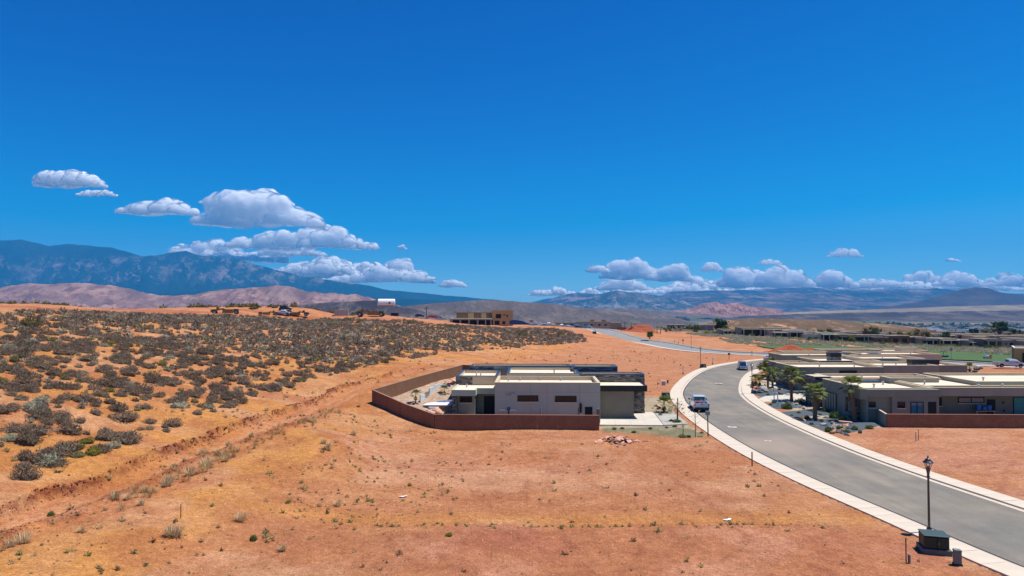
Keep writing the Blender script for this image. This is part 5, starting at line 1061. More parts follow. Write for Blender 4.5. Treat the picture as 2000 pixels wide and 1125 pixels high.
# ---------------------------------------------------------------- earth movers
M_yel = mat('weathered_yellow_paint', (.38, .23, .06), .6, .25, 1.2, col2=(.22, .12, .04)); M_dirtyw = mat('dirty_white', (.5, .48, .44), .7, .1)
def scraper(loc, rz, label, s=1.0):
    e = empty('scraper', loc, rz, label, 'earth mover', 'yellow earth movers on the hill crest'); e.scale = (s, s, s)
    m = MB(); m.side([(3.6, 1.0), (6.4, 1.0), (6.6, 1.8), (6.2, 2.3), (4.2, 2.5), (3.6, 2.1)], -.9, .9); m.build('engine_hood', M_yel, e)
    c = MB(); c.box(2.7, 3.9, -.8, .8, 1.9, 3.3); c.box(2.6, 4.0, -.9, .9, 3.3, 3.45); c.build('cab', M_yel, e); c = MB(); c.box(3.9, 3.93, -.7, .7, 2.5, 3.2); c.box(2.8, 3.8, -.83, -.8, 2.5, 3.2); c.build('cab_glass', M_cglass, e)
    m = MB(); m.side([(1.0, 3.0), (2.9, 2.6), (2.9, 2.0), (1.6, 2.2), (-.2, 1.7), (-.4, 2.3)], -.35, .35); m.build('gooseneck', M_yel, e)
    m = MB(); m.side([(1.2, .7), (1.0, 2.3), (-3.2, 2.4), (-3.8, 1.6), (-3.4, .7)], -1.5, -1.3); m.side([(1.2, .7), (1.0, 2.3), (-3.2, 2.4), (-3.8, 1.6), (-3.4, .7)], 1.3, 1.5); m.box(-3.3, 1.0, -1.3, 1.3, .6, .8); m.box(-3.5, -3.2, -1.3, 1.3, .8, 2.2); m.build('bowl', M_yel, e)
    m = MB(); m.side([(-3.8, 1.4), (-6.0, 1.4), (-6.2, 2.5), (-3.8, 2.7)], -.8, .8); m.build('rear_engine', M_yel, e)
    for x in (4.6, -5.0):
        for s_ in (-1, 1): wheel(e, x, s_ * 1.55, .95, .6)
    return e
for px, py, rz, lb, sc in ((440, 615, PI + .25, 'leftmost yellow scraper on the hill crest, half behind bushes', .72), (524, 617, .3, 'small yellow scraper left of the dirty white pickup', .55), (582, 619, .15, 'yellow scraper right of the dirty white pickup', .62), (724, 618.5, PI - .05, 'largest yellow scraper standing in front of the white water tank', .82)):
    scraper(onto(px, py), rz, lb, sc)
# water tank on its stand
_o = onto(749, 614); tk = empty('water_tank', (_o[0], _o[1] + 6, _o[2]), .15, 'white cylindrical water tank on a steel stand with a round blue mark', 'water tank')
m = MB(); m.tube([(-3.3, 0, 4.6), (-3.1, 0, 4.6), (3.1, 0, 4.6), (3.3, 0, 4.6)], [1.2, 1.45, 1.45, 1.2], 20); m.build('tank', M_white, tk, smooth=False)
m = MB(); m.tube([(1.2, -1.49, 4.5), (1.2, -1.40, 4.5)], .42, 14); m.build('round_mark', P_blue, tk)
for sx in (-2.6, -.8, 1, 2.6):
    for sy in (-1, 1): m = MB(); m.box(sx - .12, sx + .12, sy - .12, sy + .12, -1, 3.4); m.build('leg', M_pipe, tk)
m = MB(); m.box(-3, 3, -1.2, 1.2, 3.0, 3.25); m.box(.8, 2.4, -.8, .8, .6, 2); m.build('stand', M_pipe, tk)
cn = empty('site_container', onto(668, 616), .2, 'beige storage container on the orange hill crest', 'container')
m = MB(); m.box(-2.8, 2.4, -1.2, 1.2, 0, 2.3); m.build('container_box', mat('beige_steel', (.48, .44, .34), .7), cn); m = MB(); m.box(-2.83, -2.8, -1.1, 1.1, .1, 2.2); m.build('door', M_stucco, cn)
for i in range(12): m = MB(); x_ = -2.5 + i * .42; m.box(x_, x_ + .12, -1.24, -1.2, .1, 2.2); m.build('rib', bpy.data.materials['beige_steel'], cn)
x, y, z = onto(771, 616); tb = MB(); tb.box(-1.6, 1.6, -1, 1, 0, 1.3); tb.box(-1.8, 1.8, -1.1, 1.1, 1.3, 1.45); o = tb.build('equipment_box', M_blackp, loc=(x, y, z), scale=.8); tag(o, 'small dark equipment box right of the white water tank', 'box')
x, z = atD(1012, 634, 350); m = MB(); m.side([(-4.5, 0), (-4.5, 2.0), (-2, 2.5), (2, 1.9), (5.5, .5), (6.0, 0)], -1.5, 1.5); o = m.build('tarpaulin_pile', mat('blue_tarpaulin', (.02, .075, .20), .5, .3), loc=(x, 350, z)); tag(o, 'blue tarpaulin covered pile beside the framed house', 'tarpaulin')
x, z = atD(1022, 631, 362); m = MB(); m.tube([(4.5, 0, .4), (-.5, 0, 3.6), (-3.5, 0, 5.2)], [.16, .16, .12], 6); m.box(3.4, 5.4, -.8, .8, .3, 1.8); o = m.build('lift_boom', mat('lift_beige', (.4, .33, .22)), loc=(x, 362, z)); tag(o, 'boom lift leaning up toward the framed house', 'lift')
# ================================================================ desert bushes
def leafset(n, r, size, seed, flat=.62, shell=(.55, 1.0), up=.35, lumps=5, narrow=.35):
    """n small leaf or twig triangles spread through an uneven dome"""
    g = np.random.default_rng(seed); c = g.normal(size=(lumps, 3)); c[:, 2] = np.abs(c[:, 2]); c /= np.linalg.norm(c, axis=1)[:, None]
    d = g.normal(size=(n, 3)); d[:, 2] = np.abs(d[:, 2]) * .9; d /= np.linalg.norm(d, axis=1)[:, None]
    lob = .62 + .38 * np.max(np.clip(d @ c.T, 0, 1) ** 3, axis=1)
    rad = r * (shell[0] + (shell[1] - shell[0]) * g.random(n) ** .6) * lob
    P = d * rad[:, None]; P[:, 2] = P[:, 2] * flat * 1.25 + .02
    out = d + g.normal(size=(n, 3)) * .55; out[:, 2] += up; out /= np.linalg.norm(out, axis=1)[:, None]
    sd_ = np.cross(out, g.normal(size=(n, 3))); sd_ /= np.linalg.norm(sd_, axis=1)[:, None]; s = size * r * (.6 + .8 * g.random(n))
    a = P - out * s[:, None] * .5 - sd_ * s[:, None] * narrow; b = P - out * s[:, None] * .5 + sd_ * s[:, None] * narrow; t = P + out * s[:, None]
    V = np.stack([a, b, t], 1).reshape(-1, 3); V[:, 2] = np.maximum(V[:, 2], -.05)
    F = np.arange(3 * n).reshape(-1, 3); tone = .72 + .56 * g.random(n)
    return V, F, tone
def bush_mesh(n, r, size, seed, core=.72, **k):
    V, F, tone = leafset(n, r, size, seed, **k); v, f = ICO1
    q = v[:, :] * (1 + .35 * (np.random.default_rng(seed).random(len(v)) - .5))[:, None] * r * core; q[:, 2] = np.maximum(q[:, 2], -.15) * k.get('flat', .62) * 1.1
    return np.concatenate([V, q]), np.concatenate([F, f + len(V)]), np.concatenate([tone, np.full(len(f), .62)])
def leafmat(nm, c, rand=.18, c2=None, rough=.85):
    m = mat(nm, c, rough, .16, 1.3, attr='Col', objrand=rand, col2=c2, spec=.15)
    nt = m.node_tree; b = nt.nodes['Principled BSDF']; out = nt.nodes['Material Output']; t = nt.nodes.new('ShaderNodeBsdfTranslucent'); mx = nt.nodes.new('ShaderNodeMixShader'); mx.inputs[0].default_value = .22
    src = b.inputs['Base Color'].links[0].from_socket; nt.links.new(src, t.inputs[0]); nt.links.new(b.outputs[0], mx.inputs[1]); nt.links.new(t.outputs[0], mx.inputs[2]); nt.links.new(mx.outputs[0], out.inputs[0]); return m
M_brush = leafmat('grey_brush', (.195, .140, .094), c2=(.27, .205, .145)); M_sage = leafmat('pale_sagebrush', (.36, .35, .235), c2=(.46, .44, .31)); M_yg = leafmat('yellow_green_bush', (.20, .19, .03), c2=(.28, .25, .06))
M_olive = leafmat('olive_bush', (.15, .135, .05), c2=(.21, .185, .08)); M_dry = leafmat('dry_grass', (.50, .36, .20), c2=(.62, .48, .29)); M_green = leafmat('garden_green', (.075, .12, .025), c2=(.13, .19, .05)); M_dkgreen = leafmat('dark_green', (.03, .065, .022), c2=(.055, .095, .032))
M_twig = mat('twig_bark', (.10, .07, .05), .9, .2)
def tonecol(t): return np.repeat(np.asarray(t)[:, None], 3, 1)
def mk(nm, m, *a, **k): V, F, t = bush_mesh(*a, **k); return np_mesh(nm, V, F, m, tonecol(t))
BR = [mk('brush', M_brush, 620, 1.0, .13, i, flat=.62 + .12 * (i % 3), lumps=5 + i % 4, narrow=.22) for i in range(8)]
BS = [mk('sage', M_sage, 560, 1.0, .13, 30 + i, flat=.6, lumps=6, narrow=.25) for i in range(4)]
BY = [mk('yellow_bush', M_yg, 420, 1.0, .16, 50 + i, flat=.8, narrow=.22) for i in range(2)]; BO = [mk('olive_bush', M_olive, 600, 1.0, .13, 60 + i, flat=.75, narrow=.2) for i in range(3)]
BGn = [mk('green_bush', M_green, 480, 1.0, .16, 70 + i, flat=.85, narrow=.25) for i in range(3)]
def tuft_arrays(n, h, seed, spread=.45):
    g = np.random.default_rng(seed); a = g.random(n) * 2 * PI; r0 = g.random(n) * .18; t = g.random(n) * spread; hh = h * (.5 + .6 * g.random(n))
    b = np.stack([np.cos(a) * r0, np.sin(a) * r0, np.zeros(n)], 1); tip = b + np.stack([np.cos(a) * t, np.sin(a) * t, hh], 1); s = np.stack([-np.sin(a), np.cos(a), np.zeros(n)], 1) * .022
    V = np.stack([b - s, b + s, tip], 1).reshape(-1, 3); return V, np.arange(3 * n).reshape(-1, 3), .7 + .6 * g.random(n)
TU = [np_mesh('tuft', *tuft_arrays(90, .8, i)[:2], M_dry, tonecol(tuft_arrays(90, .8, i)[2])) for i in range(4)]

SAGE_AREA = [(-400, 1010), (0, 955), (60, 925), (130, 900), (200, 885), (290, 868), (345, 842), (430, 800), (540, 762), (650, 735), (730, 712), (860, 690), (1000, 680), (1150, 668), (1135, 655), (1110, 646), (1060, 641), (980, 641), (900, 637), (860, 634), (780, 627), (600, 622), (500, 618), (300, 614), (0, 611), (-400, 609)]
def visible_area(x, y, z, area): px, py = proj(x, y, z); return inpoly(px, py, area), px, py
def scatter_ids(n, xr, yr, area, seed, minpx=None):
    g = np.random.default_rng(seed); x = g.uniform(*xr, n); y = g.uniform(*yr, n); z = height(x, y, False)
    m, px, py = visible_area(x, y, z, area); return x[m], y[m], z[m], px[m], py[m]
xs, ys, zs, pxs, pys = scatter_ids(60000, (-235, 45), (28, 300), SAGE_AREA, 5)
den = fbm(xs / 7, ys / 7, 3, 201); keep = (rng.random(len(xs)) < sstep(.20, .42, den) * .9 * (.62 + .40 * sstep(45, 110, ys - xs * .3)))
px_edge = sstep(0, 60, pys * 0 + 60)
xs, ys, zs = xs[keep], ys[keep], zs[keep]; zs = height(xs, ys)
# thin out where bushes would stand inside each other
order = rng.permutation(len(xs)); cell = {}; ok = []
rad = .40 + .70 * rng.random(len(xs)) ** 1.5 
for i in order:
    key = (int(xs[i] // 1.08), int(ys[i] // 1.08))
    if key in cell: continue
    cell[key] = 1; ok.append(i)
xs, ys, zs, rad = xs[ok], ys[ok], zs[ok], rad[ok]
app = rad / np.hypot(xs, ys); px_, py_ = proj(xs, ys, zs); inf = (px_ > -20) & (px_ < 2020) & (py_ < 1140); app = np.where(inf, app, 0); top = np.argsort(-app)[:300]; istop = np.zeros(len(xs), bool); istop[top] = True
print('bushes', len(xs))
for i in top:
    q = rng.random(); px, py = px_[i], py_[i]
    if q < .88: me, nm, lb = random.choice(BR), 'desert_bush', 'grey brown desert bush on the orange sand left of the dirt track'
    elif q < .95: me, nm, lb = random.choice(BS), 'sagebrush', 'pale grey-green sagebrush among the darker bushes on the orange slope'
    elif q < .975: me, nm, lb = random.choice(BO), 'olive_bush', 'olive green bush among the grey bushes on the slope'
    else: me, nm, lb = random.choice(BY), 'rabbitbrush', 'low yellow-green bush between the grey bushes near the track'
    wh_ = 'at the near left corner' if px < 330 and py > 800 else 'along the lower edge facing the dirt track' if py > 730 else 'on the middle of the left slope' if py > 680 else 'high on the left slope'
    lb = ('large ' if rad[i] > .85 else 'medium ' if rad[i] > .62 else 'small ') + {'desert_bush': 'grey brown desert bush ', 'sagebrush': 'pale grey-green sagebrush ', 'olive_bush': 'olive green bush ', 'rabbitbrush': 'yellow-green bush '}[nm] + wh_
    s = rad[i] * (.7 if nm == 'rabbitbrush' else 1)
    o = link(nm, me, loc=(xs[i], ys[i], zs[i] - .03), rot=(0, 0, rng.uniform(0, 6.28)), scale=(s * rng.uniform(.85, 1.25), s * rng.uniform(.85, 1.2), s * rng.uniform(.75, 1.15))); tag(o, lb, 'bush', {'desert_bush': 'grey desert bushes ', 'sagebrush': 'pale sagebrush ', 'olive_bush': 'olive bushes ', 'rabbitbrush': 'yellow-green bushes '}[nm] + wh_)
def joined(name, protos, pos, rads, mats_pick, m, label=None, tones=None, flat=(.75, 1.15), seed=1):
    g = np.random.default_rng(seed); Vs, Fs, Cs = [], [], []; b = 0; pick = g.integers(0, len(protos), len(pos))
    for k, (V, F, t) in enumerate(protos):
        idx = np.where(pick == k)[0]
        if not len(idx): continue
        a = g.uniform(0, 6.28, len(idx)); c, s = np.cos(a), np.sin(a); r = rads[idx]; fz = g.uniform(*flat, len(idx))
        X = V[None, :, 0] * c[:, None] - V[None, :, 1] * s[:, None]; Y = V[None, :, 0] * s[:, None] + V[None, :, 1] * c[:, None]; Z = np.repeat(V[None, :, 2], len(idx), 0) * fz[:, None]
        W_ = np.stack([X * r[:, None] + pos[idx, 0:1], Y * r[:, None] + pos[idx, 1:2], Z * r[:, None] + pos[idx, 2:3]], -1)
        Vs.append(W_.reshape(-1, 3)); Fs.append((F[None] + (np.arange(len(idx)) * len(V))[:, None, None] + b).reshape(-1, 3)); b += len(idx) * len(V)
        tt = (tones[idx] if tones is not None else np.ones((len(idx), 3)))
        Cs.append((tt[:, None, :] * t[None, :, None]).reshape(-1, 3))
    o = link(name, np_mesh(name, np.concatenate(Vs), np.concatenate(Fs), m, np.concatenate(Cs))); o['kind'] = 'stuff'
    if label: o['label'] = label
    return o
def fartone(n, g, pale=.15):
    t = np.ones((n, 3)) * g.uniform(.8, 1.3, (n, 1)); q = g.random(n); t[q < pale] *= np.array([1.6, 1.9, 1.9]); t[(q > .93) & (q < .97)] *= np.array([1.0, 1.25, .7]); return t
rest = ~istop; d_ = np.hypot(xs, ys); nearr = rest & (d_ < 120); farr = rest & (d_ >= 120)
PN = [bush_mesh(150, 1.0, .2, 300 + i, flat=.7, narrow=.3) for i in range(6)]; PF = [bush_mesh(46, 1.0, .34, 320 + i, flat=.7, narrow=.4) for i in range(6)]
P3 = np.stack([xs, ys, zs - .03], 1); print('near', nearr.sum(), 'far', farr.sum())
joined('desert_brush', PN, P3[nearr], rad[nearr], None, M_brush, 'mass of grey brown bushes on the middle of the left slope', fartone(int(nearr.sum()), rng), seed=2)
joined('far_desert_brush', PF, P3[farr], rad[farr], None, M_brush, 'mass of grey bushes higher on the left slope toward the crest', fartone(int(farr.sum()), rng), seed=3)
# brush line along the left skyline
n = 420; x = rng.uniform(-290, -55, n); y = 262 + rng.uniform(-10, 30, n) + rng.uniform(0, 8, n); z = height(x, y); keep = fbm(x / 14, y / 30, 3, 231) > .47
joined('skyline_brush', PF, np.stack([x, y, z], 1)[keep], rng.uniform(.9, 2.2, n)[keep], None, M_olive, 'line of olive brush along the crest of the orange hill', seed=4)
# individual tall olive bushes on the crest
for px, py, r in ((55, 640, 2.0), (680, 628, 1.8), (703, 630, 1.5), (1020, 655, 2.2), (800, 632, 1.6), (880, 640, 1.5), (1050, 652, 1.8), (1095, 655, 1.9)):
    a = onto(px, py); o = link('creosote_bush', random.choice(BO), loc=a, rot=(0, 0, random.random() * 6), scale=r); tag(o, {55: 'large round olive green bush alone high on the far left slope', 680: 'olive bush at the foot of the largest yellow scraper', 703: 'olive bush right of the scraper wheels', 1020: 'big olive bush below the lot with parked cars', 800: 'olive bush below the dark parked car', 880: 'olive bush left of the framed house', 1050: 'second olive bush below the car lot', 1095: 'olive bush nearest the crest of the far road'}[px], 'bush', 'creosote bushes near the crest')

# sage flats beyond the far road and round the golf lawn
SG = [(1310, 640), (1340, 639), (1390, 646), (1440, 652), (1500, 657), (1560, 662), (1640, 666), (1720, 672), (1800, 675), (1880, 677), (1985, 682), (1985, 696), (1900, 690), (1800, 683), (1700, 678.5), (1620, 676.5), (1520, 675), (1480, 675), (1430, 670), (1400, 661), (1340, 652), (1290, 644)]
x, y, z, px, py = scatter_ids(60000, (60, 250), (195, 520), SG, 8); k = fbm(x / 9, y / 9, 3, 241); keep = rng.random(len(x)) < sstep(.36, .54, k) * .40; x, y, z, px, py = x[keep], y[keep], z[keep], px[keep], py[keep]; r = rng.uniform(.5, 1.15, len(x)); z = height(x, y)
app = r / np.hypot(x, y) * ((px > 0) & (px < 2000)); top = np.argsort(-app)[:260]; msk = np.ones(len(x), bool); msk[top] = False; print('sage', len(x))
BSL = [np_mesh('sage_low', *bush_mesh(170, 1.0, .2, 340 + i, flat=.7, narrow=.35)[:2], M_sage, tonecol(bush_mesh(170, 1.0, .2, 340 + i, flat=.7, narrow=.35)[2])) for i in range(5)]
for i in top: o = link('sagebrush', random.choice(BSL), loc=(x[i], y[i], z[i]), rot=(0, 0, rng.uniform(0, 6)), scale=(r[i] * 1.2, r[i] * 1.1, r[i])); tag(o, 'pale sagebrush on the strip between golf lawn and far houses', 'bush', 'sagebrush beside the golf lawn')
joined('sage_flat', PF, np.stack([x, y, z], 1)[msk], r[msk], None, M_sage, 'mass of pale sage behind the golf lawn', seed=5)
# dry grass and little weeds on the graded ground
WEED = [(-300, 1300), (-300, 1000), (100, 930), (420, 850), (700, 760), (728, 790), (850, 842), (1170, 842), (1390, 856), (1700, 1010), (2000, 1150)]
x, y, z, px, py = scatter_ids(7500, (-60, 30), (24, 80), WEED, 9); k = fbm(x / 4, y / 4, 3, 251); keep = rng.random(len(x)) < .10 + .85 * sstep(.42, .58, k) * (1 - sstep(-12, -4, x)) ; x, y, z = x[keep], y[keep], height(x[keep], y[keep])
r = .07 + .20 * rng.random(len(x)) ** 3; tn = np.array([[.62, .62, .55], [1.0, .95, .8], [.45, .62, .35], [.42, .34, .30]])[rng.integers(0, 4, len(x))]
PW = [bush_mesh(22, 1.0, .55, 360 + i, flat=.8, narrow=.22, core=.45) for i in range(6)]
joined('weeds', PW, np.stack([x, y, z], 1), r, None, M_dry, 'scattered small dry weeds on the graded red soil', tn, seed=6); print('weeds', len(x))
x = rng.uniform(8, 60, 350); y = rng.uniform(105, 200, 350); keep = (line_dist(x, y, LM) > 8) & (line_dist(x, y, LC) > 9); x, y = x[keep], y[keep]; x2, y2, z2, _, _ = scatter_ids(1300, (-40, 45), (105, 230), [(700, 745), (1240, 700), (1350, 716), (1300, 765), (1500, 694), (1290, 680), (1180, 662), (850, 705)], 19)
x = np.concatenate([x, x2]); y = np.concatenate([y, y2]); z = height(x, y); joined('far_weeds', PW, np.stack([x, y, z], 1), .06 + .34 * rng.random(len(x)) ** 5, None, M_dry, 'sparse weeds on the graded lots behind the grey house', np.array([[.42, .38, .28], [.38, .42, .22]])[rng.integers(0, 2, len(x))], seed=16)
# pebbles
x, y, z, px, py = scatter_ids(26000, (-60, 40), (24, 62), [(-300, 1300), (-300, 880), (420, 800), (850, 860), (1390, 880), (1640, 1010), (2000, 1180)], 10); keep = (line_dist(x, y, LM) > 7.2) & (rng.random(len(x)) < .25 + .6 * (fbm(x / 5, y / 5, 3, 261) > .52)); x, y = x[keep], y[keep]; z = height(x, y)
ro = [(q * .9, f, np.ones(len(f))) for q, f in [(lambda v, f: (v[:, :] * np.random.default_rng(j).uniform(.6, 1.2, (len(v), 1)), f))(np.array([(1, 0, 0), (-1, 0, 0), (0, 1, 0), (0, -1, 0), (0, 0, 1), (0, 0, -1)], float), np.array([(0, 2, 4), (2, 1, 4), (1, 3, 4), (3, 0, 4), (2, 0, 5), (1, 2, 5), (3, 1, 5), (0, 3, 5)])) for j in range(5)]]
joined('pebbles', ro, np.stack([x, y, z], 1), .018 + .065 * rng.random(len(x)) ** 4, None, mat('pebble_stone', (.42, .22, .14), .9, .2, 5, attr='Col'), 'pebbles scattered over the near red soil', np.array([[1, 1, 1], [1.5, 1.8, 2.0], [.5, .45, .45], [1.2, 1.1, 1]])[rng.integers(0, 4, len(x))], seed=7); print('pebbles', len(x))
# dry grass clumps along the track, each a plant
CL = [(330, 935), (405, 905), (395, 880), (370, 925), (445, 870), (425, 885), (285, 950), (325, 940), (225, 970), (250, 968), (275, 985), (160, 1040), (552, 1078), (330, 1050), (343, 1052), (20, 1068), (45, 1060), (660, 990), (490, 855), (640, 880), (632, 868), (690, 850), (520, 800), (610, 820), (470, 1020), (440, 900)]
for i, (px, py) in enumerate(CL):
    a = onto(px, py); s = random.uniform(.6, 1.25); o = link('dry_grass_clump', random.choice(TU), loc=a, rot=(0, 0, random.random() * 6), scale=(s * 1.3, s * 1.3, s * .75)); tag(o, 'straw coloured grass clump ' + ('at the far left bottom' if px < 100 else 'on the near berm below the track' if py > 915 and px < 300 else 'on the middle berm below the track' if px < 460 and py < 960 else 'alone on the open red soil' if py > 985 else 'on the bank toward the yard wall'), 'grass clump', 'dry grass clumps along the track')
for px, py, lb, me in ((340, 905, 'small green weed lying in the middle of the dirt track', BGn), (100, 986, 'green weed beside the lower wheel rut at the left', BGn), (495, 1056, 'green weed on the open red soil near the bottom', BGn), (877, 1058, 'yellow-green weed just below the step in the soil', BY), (800, 950, 'yellow-green weed in the middle of the level lot', BY), (180, 888, 'bright yellow-green bush at the edge of the grey bushes', BY), (1558, 942, 'small spiky green plant at the sidewalk edge', BGn), (1600, 960, 'second green plant at the sidewalk edge', BGn), (700, 795, 'small olive weed near the corner of the yard wall', BO)):
    a = onto(px, py); s = random.uniform(.22, .38) * (2.0 if px == 180 else 1); o = link('green_weed', random.choice(me), loc=a, scale=s); tag(o, lb, 'weed')

# ================================================================ palms and trees
M_trunk = mat('palm_trunk', (.16, .085, .045), .9, .3, 6, .8, 12, col2=(.25, .15, .085), bdist=.04); M_bark = mat('tree_bark', (.13, .095, .07), .9, .2, 5); M_frond = leafmat('palm_leaf', (.115, .155, .035), .2, (.22, .26, .08)); M_fry = leafmat('yellow_palm_leaf', (.20, .18, .05), .2, (.26, .24, .09)); M_skirt = mat('dead_fronds', (.22, .13, .07), .9, .3, 8, .6, 30)
def frond_mesh(seed, L=1.1, droop=.5, m=None, ln=.85):
    g = np.random.default_rng(seed); V = []; F = []; T = []
    def tri(a, b, c, t): k = len(V); V.extend([a, b, c]); F.append((k, k + 1, k + 2)); T.append(t)
    p = lambda s: np.array([L * s, 0, L * (.55 * s - droop * s * s)])
    for i in range(5):
        a, b = p(i / 5), p((i + 1) / 5); w = np.array([0, .022, 0]); tri(a - w, a + w, b, .8); tri(b - w, b + w, a, .8)
    base = p(1.0); dr = p(1.0) - p(.85); dr /= np.linalg.norm(dr)
    for k in range(15):
        th = math.radians(-72 + 144 * k / 14); l = ln * (.75 + .35 * math.cos(th)) * g.uniform(.85, 1.1)
        d = dr * math.cos(th) + np.array([0, 1, 0]) * math.sin(th); mid = base + d * l * .55 + np.array([0, 0, -.03]); tip = base + d * l + np.array([0, 0, -.22 * l * g.uniform(.6, 1.5)]); s = np.cross(d, [0, 0, 1]); s = s / (np.linalg.norm(s) + 1e-6) * .055
        t = g.uniform(.75, 1.3); tri(base, mid - s, mid + s, t); tri(mid - s, tip, mid + s, t * .95)
    return np_mesh('palm_frond', np.array(V), np.array(F), m or M_frond, tonecol(T))
FR = [frond_mesh(i, .9 + .15 * (i % 3), .35 + .25 * (i % 3)) for i in range(5)]; FRY = [frond_mesh(10 + i, .9, .5, M_fry) for i in range(3)]
def palm(x, y, h, label, cr=1.0, nf=26, lean=(0, 0), thick=.2, group='fan palms in the rock gardens', yellow=.15, z=None):
    z = gz(x, y) - .05 if z is None else z
    e = empty('fan_palm', (x, y, z), random.random() * .5, label, 'palm tree', group)
    n = 9; pts = [(lean[0] * (i / (n - 1)) ** 1.6, lean[1] * (i / (n - 1)) ** 1.6, h * i / (n - 1)) for i in range(n)]
    rad = [thick * (1.35 if i == 0 else 1.0 - .22 * i / (n - 1)) * random.uniform(.93, 1.08) for i in range(n)]
    t = MB(); t.tube(pts, rad, 10); to = t.build('trunk', M_trunk, e)
    sk = MB(); tx, ty = lean
    for i in range(26):
        a = random.random() * 2 * PI; zz = h * random.uniform(.70, .97); l = random.uniform(.25, .5) * cr; r0 = thick * .7
        p0 = Vector((tx + math.cos(a) * r0, ty + math.sin(a) * r0, zz)); p1 = p0 + Vector((math.cos(a) * l * .5, math.sin(a) * l * .5, -l)); s = Vector((-math.sin(a), math.cos(a), 0)) * .09
        sk.add([p0 - s, p0 + s, p1 + s, p1 - s], [(0, 1, 2, 3)])
    sk.build('dead_frond_skirt', M_skirt, e)
    for i in range(nf):
        a = 2.4 * i + random.uniform(-.2, .2); k = i / nf; tilt = -1.45 + 1.75 * k ** 1.7       # from upright to hanging
        o = link('frond', random.choice(FRY if (random.random() < yellow or k > .93) else FR), e, loc=(tx, ty, h), rot=(0, tilt, a), scale=cr * random.uniform(.72, .95))
    return e
def pp(px, pyb, pyt): x, y = G(px, pyb, 0); t = CAMZ + (HOR - pyt) * y / FPX; return x, y, t
for px, pb, pt, lb, kw in ((1592, 819, 770, 'fan palm with thick trunk standing nearest the curved sidewalk', dict(cr=1.05, thick=.27)), (1599, 802, 772, 'shorter palm just behind the nearest-sidewalk palm', dict(cr=.8, thick=.2, nf=16)), (1669, 823, 757, 'tall palm with curved pale orange trunk before the dark front wall', dict(cr=1.1, lean=(-.35, .1), thick=.25)),
                         (1546, 783, 737, 'full fan palm beside the driveway of the second house', dict(cr=1.25, thick=.24, nf=30)), (1500, 759, 731, 'left palm of the twin pair by the red car', dict(cr=1.0, thick=.2)), (1509, 757, 730, 'right palm of the twin pair by the red car', dict(cr=.95, thick=.2)), (1476, 752, 741, 'low palm behind the second street lamp', dict(cr=.9, thick=.14, yellow=.4)), (1484, 755, 745, 'low palm second from the street lamp', dict(cr=.8, thick=.14)), (1510, 735, 708, 'small palm behind the round olive tree', dict(cr=.9, thick=.16)),
                         (1297, 806, 790, 'low dark palm in the sandy front yard of the grey house', dict(cr=.95, thick=.17))):
    x, y, h = pp(px, pb, pt); palm(x, y, h, lb, **kw)
for px, py, D, h, lb in ((812, 786, 88.5, .9, 'small yellow-green palm in the yard gravel by the brown wall'), (868, 778, 95, 1.1, 'yellow-green palm standing behind the terrace pool')):
    x, z = atD(px, py, D); palm(x, D, h, lb, cr=.62, thick=.09, nf=16, yellow=.6, z=max(z - .1, .2), group='small palms in the yard')
for i, (px, D, h) in enumerate(((1213, 410, 5.2), (1220, 412, 5), (1233, 408, 5.2), (1240, 412, 4.8), (1283, 400, 4), (1290, 402, 4))):
    x = (px - CX) / FPX * D; palm(x, D, h - 1.2, ['palm one, leftmost of the row beyond the road crest', 'second palm of the row beyond the road crest', 'third palm of the row beyond the road crest', 'fourth palm of the row beyond the road crest', 'bushy palm left of the charcoal house band', 'bushy palm next to it before the sage flat'][i], cr=1.0, nf=14, group='palms beyond the road crest')
x, y = G(1894, 727, 0); palm(x, y, .9, 'small yellow-green palm between flat roofs and the rocky bed at the right', cr=.9, nf=18, yellow=.5)

def tree(x, y, h, w, m, label, name='tree', cat='tree', group=None, z=None, n=900, seed=0, trunk=True, flat=1.0, branch=.35):
    z = gz(x, y) - .1 if z is None else z; e = empty(name, (x, y, z), 0, label, cat, group); g = np.random.default_rng(seed + 900)
    th = h * branch; tm = MB(); tm.tube([(0, 0, 0), (.03 * h, 0, th * .6), (0, .02 * h, th * 1.3)], [.05 * h, .035 * h, .02 * h], 7)
    Vs, Fs, Ts = [], [], []; b = 0; k = 9
    for i in range(k):
        c = np.array([g.uniform(-.5, .5) * w * .6, g.uniform(-.5, .5) * w * .6, th + (h - th) * g.uniform(.25, .78)]); r = (h - th) * .5 * g.uniform(.45, .75); r = min(r, w * .38)
        tm.tube([(0, .01 * h, th * .8), tuple(c * .6 + np.array([0, 0, th * .35])), tuple(c)], [.022 * h, .014 * h, .006 * h], 5)
        d = g.normal(size=(n // k, 3)); d /= np.linalg.norm(d, axis=1)[:, None]; P = c + d * (r * (.5 + .6 * g.random(len(d))) )[:, None] * np.array([1.15, 1.15, .85]); s = g.normal(size=P.shape); s /= np.linalg.norm(s, axis=1)[:, None]; u = np.cross(s, d); sz = h * .05 * (.6 + .8 * g.random(len(d)))[:, None]
        V = np.stack([P - s * sz, P + s * sz * .6 + u * sz * .6, P + s * sz * .3 - u * sz * .9], 1).reshape(-1, 3); V[:, 2] = np.maximum(V[:, 2], .05); Vs.append(V); Fs.append(np.arange(len(V)).reshape(-1, 3) + b); b += len(V); Ts.append(.7 + .6 * g.random(len(d)))
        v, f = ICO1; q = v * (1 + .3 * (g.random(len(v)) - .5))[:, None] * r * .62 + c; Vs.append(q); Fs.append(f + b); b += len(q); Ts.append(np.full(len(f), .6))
    link('crown', np_mesh('crown', np.concatenate(Vs), np.concatenate(Fs), m, tonecol(np.concatenate(Ts))), e); tm.build('trunk', M_bark, e); return e
